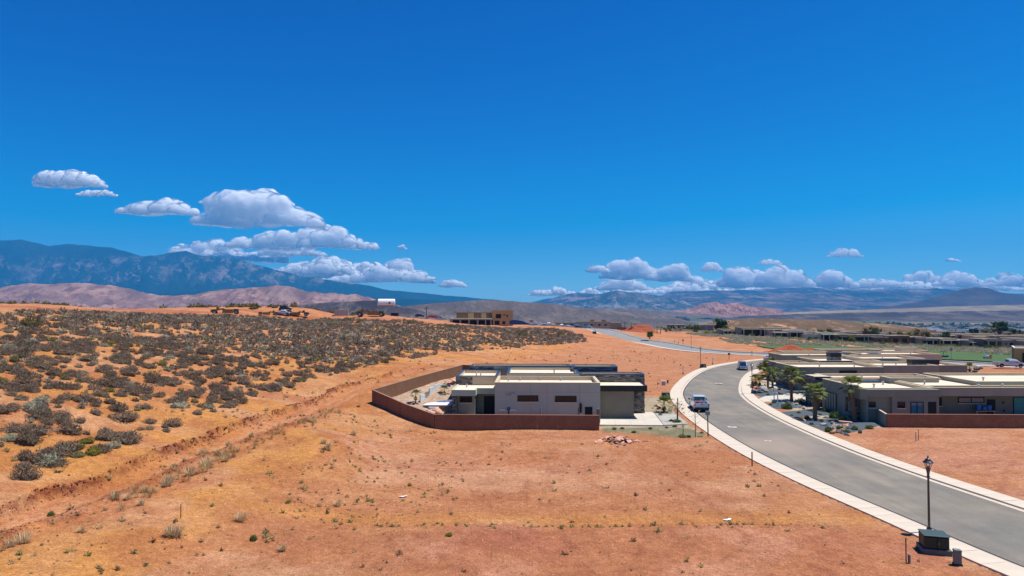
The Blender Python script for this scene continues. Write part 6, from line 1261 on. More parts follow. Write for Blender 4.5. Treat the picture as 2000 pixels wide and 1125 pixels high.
x, y = G(1496, 733, 0); tree(x, y, 3.6, 4.0, M_olive, 'round olive tree left of the red car', n=1400, seed=1, branch=.12)
x, y = G(1573, 768, 0); tree(x, y, 3.4, 4.2, M_olive, 'wispy olive tree right of the full palm', n=1100, seed=2, branch=.25)
TR = [(1407, 643.5, 420, 8, 6, M_dkgreen, 'tall round dark green tree standing over the far house band'), (1416, 645, 410, 4.5, 5, M_green, 'green bushy tree right of the tall dark one'), (1346, 637, 450, 3.5, 6, M_olive, 'olive tree left end of the band'), (1362, 640, 440, 3.5, 5, M_green, 'green tree before the charcoal house'), (1450, 650, 380, 3.6, 5, M_green, 'green tree in front of the brown house'), (1583, 657, 350, 4, 6, M_green, 'green tree before the pale patio house'), (1607, 646, 400, 5.5, 8, M_olive, 'pale olive tree rising behind the blue-shaded house'),
      (1625, 662, 330, 4.8, 5, M_green, 'leafy green tree beside the blue-shaded house'), (1580, 640, 430, 3.5, 7, M_olive, 'olive tree in the second row'), (1698, 648, 400, 7, 12, M_olive, 'wide yellow-olive tree behind the charcoal house'), (1708, 646, 395, 5.5, 4.5, M_dkgreen, 'dark tree inside the wide yellow-olive one'), (1744, 646, 430, 4, 5, M_green, 'green tree in the third row'), (1765, 650, 400, 4.5, 12, M_yg, 'long yellow-green hedge-like tree behind the post house'), (1786, 646, 440, 4, 4, M_dkgreen, 'small dark tree above the post house'),
      (1800, 672, 295, 6.5, 8, M_olive, 'big grey olive tree between post house and pillar house'), (1845, 653, 380, 5, 4, M_dkgreen, 'round dark tree over the pillar house'), (1900, 640, 470, 5.5, 7, M_dkgreen, 'dark tree left in the row below the distant town'), (1925, 642, 460, 6, 10, M_olive, 'olive trees row middle right'), (1951, 640, 470, 10, 7, M_dkgreen, 'tallest dark tree at the right under the distant town'), (1985, 644, 440, 5.5, 9, M_dkgreen, 'dark tree at the right edge of the upper row'),
      (1975, 655, 360, 4, 6, M_olive, 'olive tree among second-row roofs at the right'), (1822, 640, 480, 3.5, 6, M_green, 'low green tree before the distant town'), (1660, 670, 312, 3.2, 3, M_yg, 'yellow-green palm-like tree in front of the charcoal patio house'), (1917, 671, 285, 3, 7, M_olive, 'low olive shrubs before the pale boxy house'), (1268, 662, 285, 3.0, 2.6, M_green, 'small round green tree alone beside the far road'), (1300, 640, 420, 3, 7, M_olive, 'olive thicket at the start of the sage flat'), (1325, 641, 430, 3, 8, M_sage, 'pale thicket at the start of the sage flat')]
for i, (px, py, D, h, w, m, lb) in enumerate(TR):
    if D < 365:
        x, D, z = onto(px, py); D -= 1
    else: x = (px - CX) / FPX * D; z = gz(x, D)
    tree(x, D, h * 1.35, w * 1.3, m, lb, seed=20 + i, z=z - .3, n=520, branch=.15, group='trees among the far houses')
# shrubs, rocks and gravel in the rock gardens
M_dgrav = mat('dark_blue_gravel', (.045, .060, .072), .95, .35, 12, .8, 25, col2=(.10, .12, .135), bdist=.03)
M_peb = mat('tan_cobbles', (.42, .33, .25), .95, .35, 6, .8, 14, col2=(.60, .50, .40), bdist=.05)
BEDS = [[(1466, 770), (1474, 763), (1500, 760), (1545, 760), (1590, 756), (1592, 764), (1540, 770), (1482, 776)], [(1492, 790), (1506, 786), (1560, 784), (1604, 784), (1600, 792), (1560, 798), (1520, 800), (1500, 797)], [(1518, 806), (1560, 802), (1600, 797), (1640, 797), (1650, 806), (1620, 812), (1570, 814), (1545, 820)], [(1552, 822), (1580, 818), (1620, 818), (1650, 812), (1662, 826), (1640, 836), (1620, 842), (1606, 842)], [(1626, 846), (1650, 838), (1660, 822), (1690, 818), (1722, 832), (1700, 838), (1650, 848)]]
for b in BEDS: o = gsheet('gravel_bed', b, M_dgrav, .05)
gsheet('garden_drive', [(1476, 780), (1490, 774), (1550, 770), (1598, 768), (1602, 782), (1540, 783), (1500, 785), (1487, 786)], M_drive, .07)
gsheet('garden_drive', [(1512, 745), (1530, 742), (1548, 741), (1550, 755), (1512, 757), (1490, 757)], M_drive, .07)
SH = [(1538, 799, .95), (1565, 789, .8), (1556, 787, .55), (1630, 817, .95), (1613, 805, .6), (1646, 821, .6), (1577, 819, .5), (1604, 824, .35), (1618, 843, .55), (1669, 840, .5), (1698, 838, .5), (1640, 838, .45), (1512, 788, .45), (1481, 765, .3), (1526, 771, .35), (1500, 772, .3), (1469, 757, .4), (1489, 757, .45), (1495, 765, .3), (1522, 762, .4), (1557, 771, .3), (1560, 808, .3), (1546, 813, .25), (1585, 830, .3), (1655, 845, .35), (1680, 846, .3), (1533, 752, .4), (1505, 792, .3), (1570, 800, .3), (1590, 806, .3)]
near_of = lambda px: 'the low palms' if px < 1500 else 'the full palm and driveway' if px < 1550 else 'the nearest-sidewalk palm' if px < 1622 else 'the curved-trunk palm'
for i, (px, py, s) in enumerate(SH):
    x, y = G(px, py, 0); o = link('garden_shrub', random.choice(BGn + BO if s < .5 else BGn), loc=(x, y, .03), rot=(0, 0, i), scale=(s, s, s * 1.05)); tag(o, ('large green' if s > .7 else 'small olive' if s < .4 else 'green') + ' shrub in the gravel garden near ' + near_of(px), 'shrub', 'shrubs in the gravel gardens')
for i in range(90):
    px, py = random.choice([(1490, 762), (1560, 792), (1600, 812), (1625, 828), (1600, 838), (1480, 750), (1530, 765), (1545, 775), (1585, 795), (1640, 845)]); px += random.gauss(0, 16); py += random.gauss(0, 4); x, y = G(px, py, 0)
    if line_dist([x], [y], LM)[0] < 7.3 or x > 44: continue
    kd = random.choice(['peach', 'grey', 'dark', 'grey']); rock(kd, x, y, random.choice([.18, .22, .3, .45]), {'peach': 'peach', 'grey': 'pale grey', 'dark': 'dark'}[kd] + ' rock in the gravel garden near ' + near_of(px), 'rocks in the gravel gardens', z=0)
for a, b, s, k in ((1489, 762, .9, 'grey'), (1496, 766, .7, 'grey'), (1485, 768, .6, 'dark'), (1524, 770, .6, 'dark'), (1471, 752, .6, 'grey'), (1650, 834, .55, 'peach'), (1571, 823, .4, 'grey'), (1633, 833, .4, 'grey')):
    x, y = G(a, b, 0); rock(k, x, y, s, 'larger ' + {'grey': 'pale grey', 'dark': 'dark', 'peach': 'flat peach'}[k] + ' boulder near ' + near_of(a) + ' in the rock garden', 'large boulders in the gravel gardens', z=0)
for j in range(10):
    x, y = G(1898 + random.gauss(0, 10), 721 + random.gauss(0, 3), 0); rock(random.choice(['grey', 'dark']), x, y, random.uniform(.4, .9), 'boulder in the rocky bed left of the silver pickup', 'boulders left of the silver pickup', z=.1)
# golf lawn
ln = [G(*q) for q in ((1500, 679), (1560, 680.5), (1620, 682), (1700, 685), (1800, 690), (1900, 695), (1990, 699), (2100, 704), (2200, 712), (2060, 715), (1980, 706), (1900, 701), (1790, 697), (1640, 690), (1560, 689), (1530, 685))]
def lawn():
    P = []
    for q in ((1470, 676), (1550, 675), (1620, 677), (1700, 679), (1800, 684), (1900, 689.5), (1990, 694), (2100, 700), (2250, 713), (2080, 720), (1980, 711), (1900, 706), (1790, 702), (1690, 698), (1590, 691), (1525, 685)):
        z = -1.5
        for _ in range(8): x, y = G(q[0], q[1], z); z = float(smooth_h([x], [y])[0])
        P.append((x, y))
    xs_ = np.linspace(min(p[0] for p in P), max(p[0] for p in P), 150); ys_ = np.linspace(min(p[1] for p in P), max(p[1] for p in P), 110); X, Y = np.meshgrid(xs_, ys_); Z = height(X, Y) + .30
    wob = (fbm(X.ravel() / 6, Y.ravel() / 6, 3, 281) - .5) * 5; ins = inpoly(X.ravel() + wob, Y.ravel() + wob, P); n, mm = X.shape; i = (np.arange(n - 1)[:, None] * mm + np.arange(mm - 1)[None]); F = np.stack([i, i + 1, i + mm + 1, i + mm], -1).reshape(-1, 4); F = F[ins[F].all(1)]
    m = mat('golf_turf', (.045, .088, .018), .95, .15, .12, col2=(.068, .122, .030), detail=5); o = link('golf_lawn', np_mesh('golf_lawn', np.stack([X.ravel(), Y.ravel(), Z.ravel()], 1), F, m, smooth=True)); o['kind'] = 'structure'
lawn()
# far town and its trees: too far to tell apart
def far_town():
    g = np.random.default_rng(77); cols = np.array([[.55, .55, .55], [.45, .40, .33], [.62, .62, .66], [.30, .22, .17], [.25, .32, .42]]); Vs, Fs, Cs = [], [], []; b = 0
    box = np.array([(x, y, z) for z in (0, 1) for y in (-.5, .5) for x in (-.5, .5)], float); fq = np.array([(0, 1, 5, 4), (1, 3, 7, 5), (3, 2, 6, 7), (2, 0, 4, 6), (4, 5, 7, 6)])
    for (px0, px1, D0, D1, n, big) in ((1120, 1345, 2900, 4600, 420, 14), (1640, 2100, 2000, 2900, 520, 16), (1480, 1700, 2300, 3000, 120, 12)):
        for _ in range(n):
            D = g.uniform(D0, D1); x = (g.uniform(px0, px1) - CX) / FPX * D; z = gz(x, D) - 1; s = np.array([g.uniform(.8, 2.6) * big, g.uniform(.8, 1.5) * big, g.uniform(4, 8)]); Vs.append(box * s + np.array([x, D, z])); Fs.append(fq + b); b += 8; c = cols[g.integers(0, 5)] * g.uniform(.7, 1.1); Cs.append(np.repeat(c[None], 5, 0))
    o = link('distant_town', np_mesh('distant_town', np.concatenate(Vs), np.concatenate(Fs), mat('distant_buildings', (.9, .9, .9), .8, .02, attr='Col'), np.concatenate(Cs))); o['kind'] = 'stuff'; o['label'] = 'rows of tiny pale buildings of the distant town in the valley'
    pos, rr = [], []
    for (px0, px1, D0, D1, n) in ((1110, 1340, 2900, 4800, 1000), (1720, 2100, 2200, 3000, 420), (1500, 1760, 2600, 3200, 160), (1700, 2100, 700, 1500, 160)):
        D = g.uniform(D0, D1, n); x = (g.uniform(px0, px1, n) - CX) / FPX * D; z = height(x, D); pos.append(np.stack([x, D, z - 1], 1)); rr.append(g.uniform(.8, 1.5, n) * (7.5 if D0 > 1500 else 3.2))
    joined('distant_trees', PF, np.concatenate(pos), np.concatenate(rr), None, M_dkgreen, 'dark tree belts of the distant town', flat=(.9, 1.6), seed=9)
far_town()

# garden plants along the fronts of the far houses
for i in range(110):
    px = random.uniform(1330, 1995); D = float(np.interp(px, [1330, 1440, 1490, 1550, 1620, 1690, 1760, 1850, 1980], [455, 368, 352, 343, 336, 328, 322, 316, 303])) - random.uniform(2.5, 8); x = (px - CX) / FPX * D
    s_ = random.uniform(.9, 2.1); me, nm = random.choice([(BO, 'olive'), (BGn, 'green'), (BSL, 'pale'), (BGn, 'green'), (BY, 'yellow-green')]); o = link('house_front_shrub', random.choice(me), loc=(x, D, gz(x, D)), scale=(s_ * 1.2, s_, s_)); tag(o, nm + ' shrub in front of the house band beyond the golf lawn', 'shrub', nm + ' shrubs along the far house fronts')

_x = np.concatenate([rng.uniform(-9, 20, 150), rng.uniform(-16, -4, 160)]); _y = np.concatenate([43.7 + rng.normal(0, .35, 150) , rng.uniform(44, 62, 160)]); _z = height(_x, _y)
joined('ditch_weeds', PW, np.stack([_x, _y, _z], 1), .06 + .16 * rng.random(len(_x)) ** 2, None, M_dry, 'line of small grey-green weeds along the step in the soil', np.array([[.45, .55, .35], [.55, .55, .45], [.35, .42, .25]])[rng.integers(0, 3, len(_x))], seed=31)

# straw grass between the bushes and along the lower edge of the track
_x, _y, _z, _, _ = scatter_ids(5200, (-90, 10), (28, 140), [(-400, 1060), (0, 1010), (200, 930), (420, 850), (640, 775), (860, 700), (860, 680), (500, 680), (0, 760), (-400, 800)], 41); _k = rng.random(len(_x)) < .18 + .6 * (fbm(_x / 4, _y / 4, 3, 291) > .53); _x, _y = _x[_k], _y[_k]
joined('straw_grass', PW, np.stack([_x, _y, height(_x, _y)], 1), .10 + .26 * rng.random(len(_x)) ** 2.5, None, M_dry, 'short straw coloured grass between the desert bushes', np.array([[.95, .9, .75], [.75, .72, .6], [.6, .62, .5]])[rng.integers(0, 3, len(_x))], seed=42)
_i = rng.integers(0, len(BANK_LO) - 1, 260); _p = BANK_LO[_i] + rng.normal(0, .5, (260, 2)) + np.array([.9, -.2]); _p = _p[fbm(_p[:, 0] / 2.5, _p[:, 1] / 2.5, 3, 295) > .46]
joined('bank_grass', [tuft_arrays(26, .8, 70 + i, .9) for i in range(4)], np.column_stack([_p, height(_p[:, 0], _p[:, 1])]), rng.uniform(.32, .8, len(_p)), None, M_dry, 'straw grass fringe on the low berm beside the dirt track', np.array([[.85, .78, .62], [.65, .6, .48]])[rng.integers(0, 2, len(_p))], seed=43)
# ================================================================ street furniture
M_lamp_b = mat('black_lamp_paint', (.012, .014, .022), .3, .1, spec=.7, coat=.3); M_box = mat('dark_green_cabinet', (.028, .036, .024), .55, .12, 2); M_boxtop = mat('cabinet_lid', (.05, .075, .06), .45, .1, spec=.5); M_pad = mat('grey_plastic_pad', (.115, .13, .12), .8, .08); M_ped = mat('grey_green_pedestal', (.17, .19, .165), .6, .08); M_rust = mat('rusty_stake', (.12, .045, .03), .9, .2)
M_lglass = bpy.data.materials.new('clear_lamp_glass'); M_lglass.use_nodes = True; _b = M_lglass.node_tree.nodes['Principled BSDF']; _b.inputs['Base Color'].default_value = (.9, .9, .9, 1); _b.inputs['Alpha'].default_value = .12; _b.inputs['Roughness'].default_value = .1
def street_lamp(x, y, label, z=None, h=5.05):
    z = gz(x, y) if z is None else z; e = empty('street_lamp', (x, y, z), .4, label, 'street lamp', 'black lantern street lamps'); k = h / 5.05
    m = MB(); m.lathe([(.24, 0), (.24, .12), (.17, .2), (.15, .55), (.11, .62)], 12); m.build('base', M_lamp_b, e)
    m = MB(); m.lathe([(.075, .6), (.06, 3.7 * k), (.10, 3.72 * k), (.10, 3.78 * k), (.065, 3.8 * k), (.085, 3.98 * k), (.13, 4.22 * k), (.15, 4.25 * k), (.05, 4.27 * k)], 12); m.build('pole', M_lamp_b, e)
    hd = MB()
    for i in range(6):
        a = 2 * PI * i / 6; hd.tube([(.13 * math.cos(a), .13 * math.sin(a), 4.22 * k), (.17 * math.cos(a), .17 * math.sin(a), 4.40 * k), (.24 * math.cos(a), .24 * math.sin(a), 4.62 * k)], .016, 5)
    ho = hd.build('lantern_frame', M_lamp_b, e)
    m = MB(); m.lathe([(.12, 4.26 * k), (.155, 4.40 * k), (.22, 4.61 * k)], 6); m.build('lantern_glass', M_lglass, e)
    m = MB(); m.lathe([(.30, 4.60 * k), (.31, 4.64 * k), (.20, 4.74 * k), (.13, 4.84 * k), (.06, 4.88 * k), (.035, 4.93 * k), (.045, 4.98 * k), (.01, 5.06 * k)], 14); m.build('lantern_cap', M_lamp_b, e, smooth=False)
    m = MB(); m.lathe([(.05, 4.26 * k), (.05, 4.36 * k), (.035, 4.42 * k)], 8); m.build('bulb_holder', M_lamp_b, e)
    return e
x, y = G(1818, 1046, 0); y += .5; street_lamp(x * 1.008, y, 'nearest black lantern lamp standing behind the green transformer cabinet')
x, y = G(1469, 768, 0); street_lamp(x, y, 'second black lantern lamp on the inside of the bend by the low palms'); _l2 = (x, y)
x, y = G(1368.5, 717, 0); street_lamp(x, y, 'third black lantern lamp on the outer side of the bend', h=4.9)
x, y = G(1369, 684, 0); m = MB(); m.tube([(0, 0, 0), (0, 0, 5.2)], [.07, .04], 8); o = m.build('light_pole', M_lamp_b, loc=(x, y + 12, gz(x, y + 12))); tag(o, 'thin dark pole beyond the far road, above the third lamp', 'pole')
def cabinet(x, y, rz, label, s=(1.9, 1.55, 1.05), z=None, ped=False):
    z = gz(x, y) if z is None else z; e = empty('transformer_cabinet', (x, y, z), rz, label, 'utility box', None); w, d, h = s
    m = MB(); m.box(-w / 2 - .1, w / 2 + .1, -d / 2 - .1, d / 2 + .1, -.25, .3 * h); m.build('pad', M_pad, e, bevel=.02)
    m = MB(); m.box(-w / 2, w / 2, -d / 2 + .04, d / 2, .3 * h + .01, h); m.build('cabinet', M_box, e, bevel=.05)
    m = MB(); m.box(-w / 2 + .03, -.015, -d / 2 - .01, -d / 2 + .03, .33 * h, h * .95); m.build('door', M_box, e, bevel=.02); m = MB(); m.box(.015, w / 2 - .03, -d / 2 - .01, -d / 2 + .03, .33 * h, h * .95); dd = m.build('door', M_box, e, bevel=.02)
    m = MB(); m.box(.05, .12, -d / 2 - .06, -d / 2 - .02, .55 * h, .72 * h); m.build('handle', M_pad, dd)
    m = MB(); m.side([(-w / 2 - .03, h + .004), (w / 2 + .03, h + .004), (w / 2 + .03, h + .05), (-w / 2 - .03, h + .05)], -d / 2 - .03, d / 2 + .03); m.build('lid', M_boxtop, e, bevel=.02)
    return e
x, y = G(1836, 1084, 0); cabinet(x, y + .55, math.radians(-16), 'dark green transformer cabinet on a grey pad at the foot of the nearest lamp', (1.28, 1.15, 1.0))
x, y = G(1870, 1104, 0); pe = empty('cable_pedestal', (x, y, gz(x, y)), -.3, 'small grey-green cable pedestal right of the transformer cabinet', 'utility box'); m = MB(); m.obox((0, 0, .38), (.36, .30, .74)); m.build('housing', M_ped, pe, bevel=.02); m = MB(); m.obox((0, 0, .80), (.40, .34, .1), taper=.9); m.build('cap', M_ped, pe, bevel=.02); m = MB(); m.obox((0, 0, .04), (.42, .36, .12)); m.build('base', M_box, pe)
x, y = G(1300, 777, 0); cabinet(x, y, 0, 'dark utility cabinet beside the sandy front yard', (1.1, .9, .85)); m = MB(); m.obox((0, 0, .35), (.32, .25, .7)); o = m.build('pedestal', M_ped, loc=(x - .0, y - .85, 0), bevel=.02); tag(o, 'pale pedestal in front of the dark utility cabinet', 'utility box')
x, y = G(1370, 717.5, 0); cabinet(x + .1, y - 1.2, 0, 'dark utility cabinet under the third lantern lamp', (1.1, .9, .85)); m = MB(); m.obox((0, 0, .35), (.32, .25, .7)); o = m.build('pedestal', M_ped, loc=(x + .1, y - 2.0, 0), bevel=.02); tag(o, 'pale pedestal in front of the cabinet under the third lamp', 'utility box')
x, y = _l2; m = MB(); m.obox((0, 0, .25), (.6, .6, .55), taper=.9); o = m.build('meter_cabinet', mat('blue_cabinet', (.03, .06, .10), .5), loc=(x + .25, y - .35, 0), bevel=.03); tag(o, 'dark blue box at the foot of the second lamp', 'utility box')
x, z = atD(1161, 653.5, 310); cabinet(x, 310, 0, 'dark cabinet at the edge of the far road near its crest', (1.6, 1.2, 1.1), z=gz(x, 310)); m = MB(); m.tube([(0, 0, 0), (0, 0, 5.2)], .06, 6); o = m.build('light_pole', M_lamp_b, loc=(x + .3, 311, gz(x, 311))); tag(o, 'thin dark pole beside the cabinet near the crest of the far road', 'pole')
def stake(px, py, h, m, label, w=.05, lean=(0, 0), name='stake', z0=None, cat='stake'):
    a = onto(px, py) if z0 is None else (*G(px, py, z0), z0); mb = MB(); mb.tube([(0, 0, -.1), (lean[0], lean[1], h)], w / 2, 6); o = mb.build(name, m, loc=a); return tag(o, label, cat)
stake(1770, 1107, 1.35, M_rust, 'thin rusty stake at the lower right near the transformer', .06); mb = MB(); mb.lathe([(.07, 0), (.075, .45), (.04, .5)], 10); a = onto(1776, 1107); o = mb.build('pipe_stub', M_ped, loc=a); tag(o, 'short grey pipe stub beside the rusty stake', 'pipe')
stake(1469, 911, 1.25, M_rust, 'brown marker stake on the dirt left of the street', .11); stake(353, 1013, .85, M_rust, 'thin rusty stake on the open soil at the lower left', .05)
stake(1789, 862, 1.0, M_stucco, 'grey stake of the pair on the right-hand dirt lot', .11); stake(1794, 860, 1.15, M_rust, 'thin brown stake of the pair on the right-hand dirt lot', .06)
for px, py, h, lb in ((1334, 731, 1.7, 'white post with dark base left of the curve, nearer one'), (1392, 712, 1.7, 'white post with dark base left of the curve, farther one')):
    x, y = G(px, py, 0); e = empty('marker_post', (x, y, 0), 0, lb, 'post'); m = MB(); m.box(-.1, .1, -.04, .04, .35, h); m.build('post', M_white, e); m = MB(); m.box(-.12, .12, -.06, .06, 0, .35); m.build('base', M_rust, e)
# survey sign and small flags
x, y = G(1296, 757, 0); e = empty('lot_sign', (x, y, 0), 0, 'small pale lot sign in a wire frame on the red dirt', 'sign'); m = MB(); m.tube([(-.42, 0, 0), (-.42, 0, 1.25), (.42, 0, 1.25), (.42, 0, 0)], .018, 5); m.build('frame', M_pipe, e); m = MB(); m.box(-.32, .32, -.015, .015, .35, 1.05); m.build('panel', mat('pale_purple_panel', (.38, .36, .45), .6, .3, 6), e); 
x, y = G(1303, 752.5, 0); m = MB(); m.tube([(0, 0, 0), (0, 0, 1.0)], .02, 5); m.box(-.02, .25, -.03, .03, .35, .95); o = m.build('lot_flag', mat('purple_flag', (.10, .02, .16), .7), loc=(x, y, 0)); tag(o, 'small purple flag right of the lot sign', 'flag')
stake(1284, 757, 1.5, M_rust, 'thin stake left of the lot sign', .05, z0=0); stake(1262, 738, 1.2, M_white, 'short white stake on the red dirt right of the grey house', .06, z0=0)
for px, py, lb in ((1383, 852, 'tall dark sign post with small box on top at the mossy verge corner'),):
    x, y = G(px, py, 0); e = empty('sign_post', (x, y, 0), 0, lb, 'post'); m = MB(); m.tube([(0, 0, 0), (-.03, 0, 2.3)], [.07, .06], 8); m.build('post', M_bark, e); m = MB(); m.obox((-.03, 0, 2.5), (.42, .3, .42)); m.build('top_box', mat('grey_green_box', (.18, .24, .23), .5), e)
def sapling(px, py, h, lb, nleaf=70, m=None, stakeh=0):
    x, y = G(px, py, 0); e = empty('sapling', (x, y, 0), 0, lb, 'tree'); t = MB(); t.tube([(0, 0, 0), (.03, 0, h * .5), (-.02, .03, h)], [.05, .035, .012], 6)
    for i in range(7): a = random.random() * 6.28; z = h * random.uniform(.45, .85); t.tube([(0, 0, z), (math.cos(a) * .5 * h * .4, math.sin(a) * .3, z + h * .18)], [.015, .006], 4)
    t.build('trunk', M_bark, e)
    if nleaf:
        g = np.random.default_rng(int(px)); P = g.normal(size=(nleaf, 3)) * np.array([h * .22, h * .2, h * .17]) + np.array([0, 0, h * .8]); d = g.normal(size=(nleaf, 3)) * .09; d2 = g.normal(size=(nleaf, 3)) * .06
        link('crown', np_mesh('crown', np.stack([P - d, P + d, P + d2], 1).reshape(-1, 3), np.arange(3 * nleaf).reshape(-1, 3), m or M_olive, tonecol(.7 + .6 * g.random(nleaf))), e)
    if stakeh: s = MB(); s.tube([(.12, 0, 0), (.12, 0, stakeh)], .06, 6); s.build('support_stake', M_frame, e)
    return e
sapling(1322, 824, 2.3, 'thin leafy sapling tied to a black stake beside the curved sidewalk', 160, stakeh=2.9); sapling(1358, 854, 2.9, 'bare slim sapling on the mossy verge', 14); sapling(1334, 852, 1.5, 'very small bare sapling left of the bare slim one', 10)
for i, (px, py, s) in enumerate(((1297, 808, .7), (1322, 826, .7), (1311, 824, .5), (1334, 854, .6), (1200, 838, .35), (1215, 837, .35), (1238, 845, .35), (1318, 834, .35), (1290, 812, .4), (1275, 798, .2), (1370, 846, .3), (1345, 854, .35), (1270, 838, .3), (1302, 836, .3))):
    x, y = G(px, py, 0); o = link('verge_shrub', random.choice(BO + BGn), loc=(x, y, .02), rot=(0, 0, i * 1.3), scale=(s, s * .9, s * .7)); tag(o, 'low olive green shrub on the sandy verge before the grey house', 'shrub', 'shrubs on the verge of the grey house')
x, y = G(1285, 794, 0); rock('peach', x, y, .5, 'flat peach boulder in the sandy front yard', None, z=0)
# broken slabs dumped in a heap
hx, hy = G(1206, 863, 0)
for i in range(52):
    q = random.random(); dx, dy = random.gauss(0, .8), random.gauss(0, .65); s = random.uniform(.13, .40); r_ = math.hypot(dx / 1.6, dy)
    o = link('broken_slab', random.choice(ROCKS['debris']), loc=(hx + dx, hy + dy, max(.1, .6 - r_ * .45) + random.uniform(-.08, .1)), rot=(random.uniform(-.7, .7), random.uniform(-.7, .7), random.random() * 6), scale=(s * random.uniform(1, 1.6), s, s * random.uniform(.3, .6))); tag(o, 'pinkish broken slab in the heap in front of the grey house', 'rubble', 'broken slabs heaped on the red soil')
for i in range(12):
    o = link('broken_slab', ROCKS['debris'][i % 5], loc=(hx + 2.2 + random.gauss(0, .45), hy + .2 + random.gauss(0, .25), .08), rot=(0, 0, i), scale=random.uniform(.1, .22)); tag(o, 'small pale fragment spread right of the broken slab heap', 'rubble', 'fragments right of the slab heap')
# white rag, dirt mound, golfer's cart by the lawn
def mound(name, px, py, w, d, h, m, label, z=None, seed=0, kind=None):
    x, y = G(px, py, 0 if z is None else z); n = 48; t = np.linspace(-1, 1, n); X, Y = np.meshgrid(t, t); R = np.hypot(X, Y); b = 1 - sstep(.1, 1, R + (fbm(X * 2 + seed + 9, Y * 2 + 9, 3, seed) - .5) * .5); Z = b * h * (.7 + .6 * fbm(X * 3 + 5, Y * 3 + 5, 4, seed + 2)) - .05
    i = np.arange(n - 1)[:, None] * n + np.arange(n - 1)[None]; F = np.stack([i, i + 1, i + n + 1, i + n], -1).reshape(-1, 4); X2 = X.ravel() * w / 2 + x; Y2 = Y.ravel() * d / 2 + y
    V = np.stack([X2 - x, Y2 - y, Z.ravel() + height(X2, Y2) - gz(x, y)], 1); o = link(name, np_mesh(name, V, F, m, smooth=True), loc=(x, y, gz(x, y))); tag(o, label, 'mound'); return o
M_redd = mat('fresh_red_soil', (.33, .085, .035), .95, .25, 2.5, .8, 6, bdist=.1)
mound('dirt_mound', 1545, 687.5, 20, 9, 2.6, M_redd, 'large fresh red dirt mound beside the cross street', z=-.4, seed=1); mound('dirt_mound', 1585, 690, 12, 6, 1.7, M_redd, 'lower red dirt mound trailing right from the large one', z=-.4, seed=4)
mound('dirt_mound', 1252, 645, 26, 14, 4.2, M_redd, 'red dirt mound by the palms beyond the road crest', z=.2, seed=7); mound('sand_mound', 790, 622, 34, 16, 1.6, mat('orange_sand', (.50, .20, .10), .95, .2, .3, .6, 2), 'orange sand mound on the hill crest right of the tank', z=9.0, seed=9)

x, y = G(1856, 701, -1); e = empty('golf_cart', (x, y + 3, gz(x, y + 3)), .3, 'dark golf cart with roof parked at the edge of the golf lawn', 'golf cart'); m = MB(); m.box(-1.2, 1.2, -.6, .6, .3, .8); m.build('body', P_dark, e); m = MB(); m.box(-.9, .7, -.6, .6, 1.85, 1.95); m.build('roof', M_blackp, e)
for sx in (-.8, .6):
    for sy in (-.55, .55): m = MB(); m.tube([(sx, sy, .8), (sx, sy, 1.86)], .03, 5); m.build('post', M_blackp, e)
for sx in (-.8, .85):
    for sy in (-1, 1): wheel(e, sx, sy * .6, .25, .15)
x, y = G(1858, 704, -.5); m = MB(); m.tube([(0, 0, 0), (0, 0, 2.6)], .07, 6); m.obox((0, 0, 3.0), (.7, .06, .9)); o = m.build('road_sign', M_pipe, loc=(x, y, gz(x, y))); tag(o, 'grey road sign post in front of the golf cart', 'sign')
x, y = G(1935, 711, -.3); e = empty('orange_sign', (x, y, gz(x, y)), 0, 'orange construction sign on a thin post at the lawn edge', 'sign'); m = MB(); m.tube([(0, 0, 0), (0, 0, 2.4)], .04, 5); m.build('post', M_pipe, e); m = MB(); m.box(-.3, .3, -.03, .03, 1.6, 2.6); m.build('panel', mat('orange_panel', (.55, .20, .02), .6), e)
for px, py, lb in ((1929, 702, 'white and blue golf cart near the orange sign'),):
    x, y = G(px, py, -1); e = car((x, y, gz(x, y) + .3), .2, P_white, 'small white cart on the lawn edge by the orange sign', name='utility_cart', cat='golf cart'); e.scale = (.5, .6, .7)
for i, (px, py, lb, h) in enumerate(((1329, 675, 'dark pipe riser left of the pair beyond the far road', 1.6), (1338, 674, 'dark pipe riser right of the pair beyond the far road', 1.9), (1321, 672, 'thin pale stake at the far road edge', 1.3), (1431, 704, 'small sign on a stake between the two streets', 1.6), (1476, 697, 'thin stake between the two streets', 1.4), (1510, 697, 'dark bin at the corner of the cluster', 1.0))):
    x, y = G(px, py, 0); m = MB(); m.tube([(0, 0, 0), (0, 0, h)], .06, 6); m.obox((0, 0, h - .1), (.6, .12, .5) if i in (1, 3) else (.2, .2, .2)); o = m.build(['pipe_riser', 'pipe_riser', 'stake', 'small_sign', 'stake', 'bin'][i], M_rust if i else M_blackp, loc=(x, y + 3, gz(x, y + 3))); tag(o, lb, ['pipe', 'pipe', 'stake', 'sign', 'stake', 'bin'][i])
for px, py, w_, lb in ((1259, 667.5, 3.2, 'black rail barrier at the edge of the far road'),):
    x, y = G(px, py, 0); m = MB(); m.box(-w_ / 2, w_ / 2, -.1, .1, .2, .75); m.box(-w_ / 2 + .1, -w_ / 2 + .25, -.1, .1, 0, .2); m.box(w_ / 2 - .25, w_ / 2 - .1, -.1, .1, 0, .2); o = m.build('barrier', M_blackp, loc=(x, y, gz(x, y))); tag(o, lb, 'barrier')
x, y = G(1529, 804, 0) ; 
for px, py, h, lb in ((1519, 795, 1.9, 'white marker post in the gravel garden by the driveway'), (1512, 786, 1.4, 'slim white post left of the white marker post')):
    x, y = G(px, py, 0); m = MB(); m.box(-.055, .055, -.055, .055, 0, h); m.box(-.07, .07, -.07, .07, h, h + .05); o = m.build('white_post', M_white, loc=(x, y, .03)); tag(o, lb, 'post')
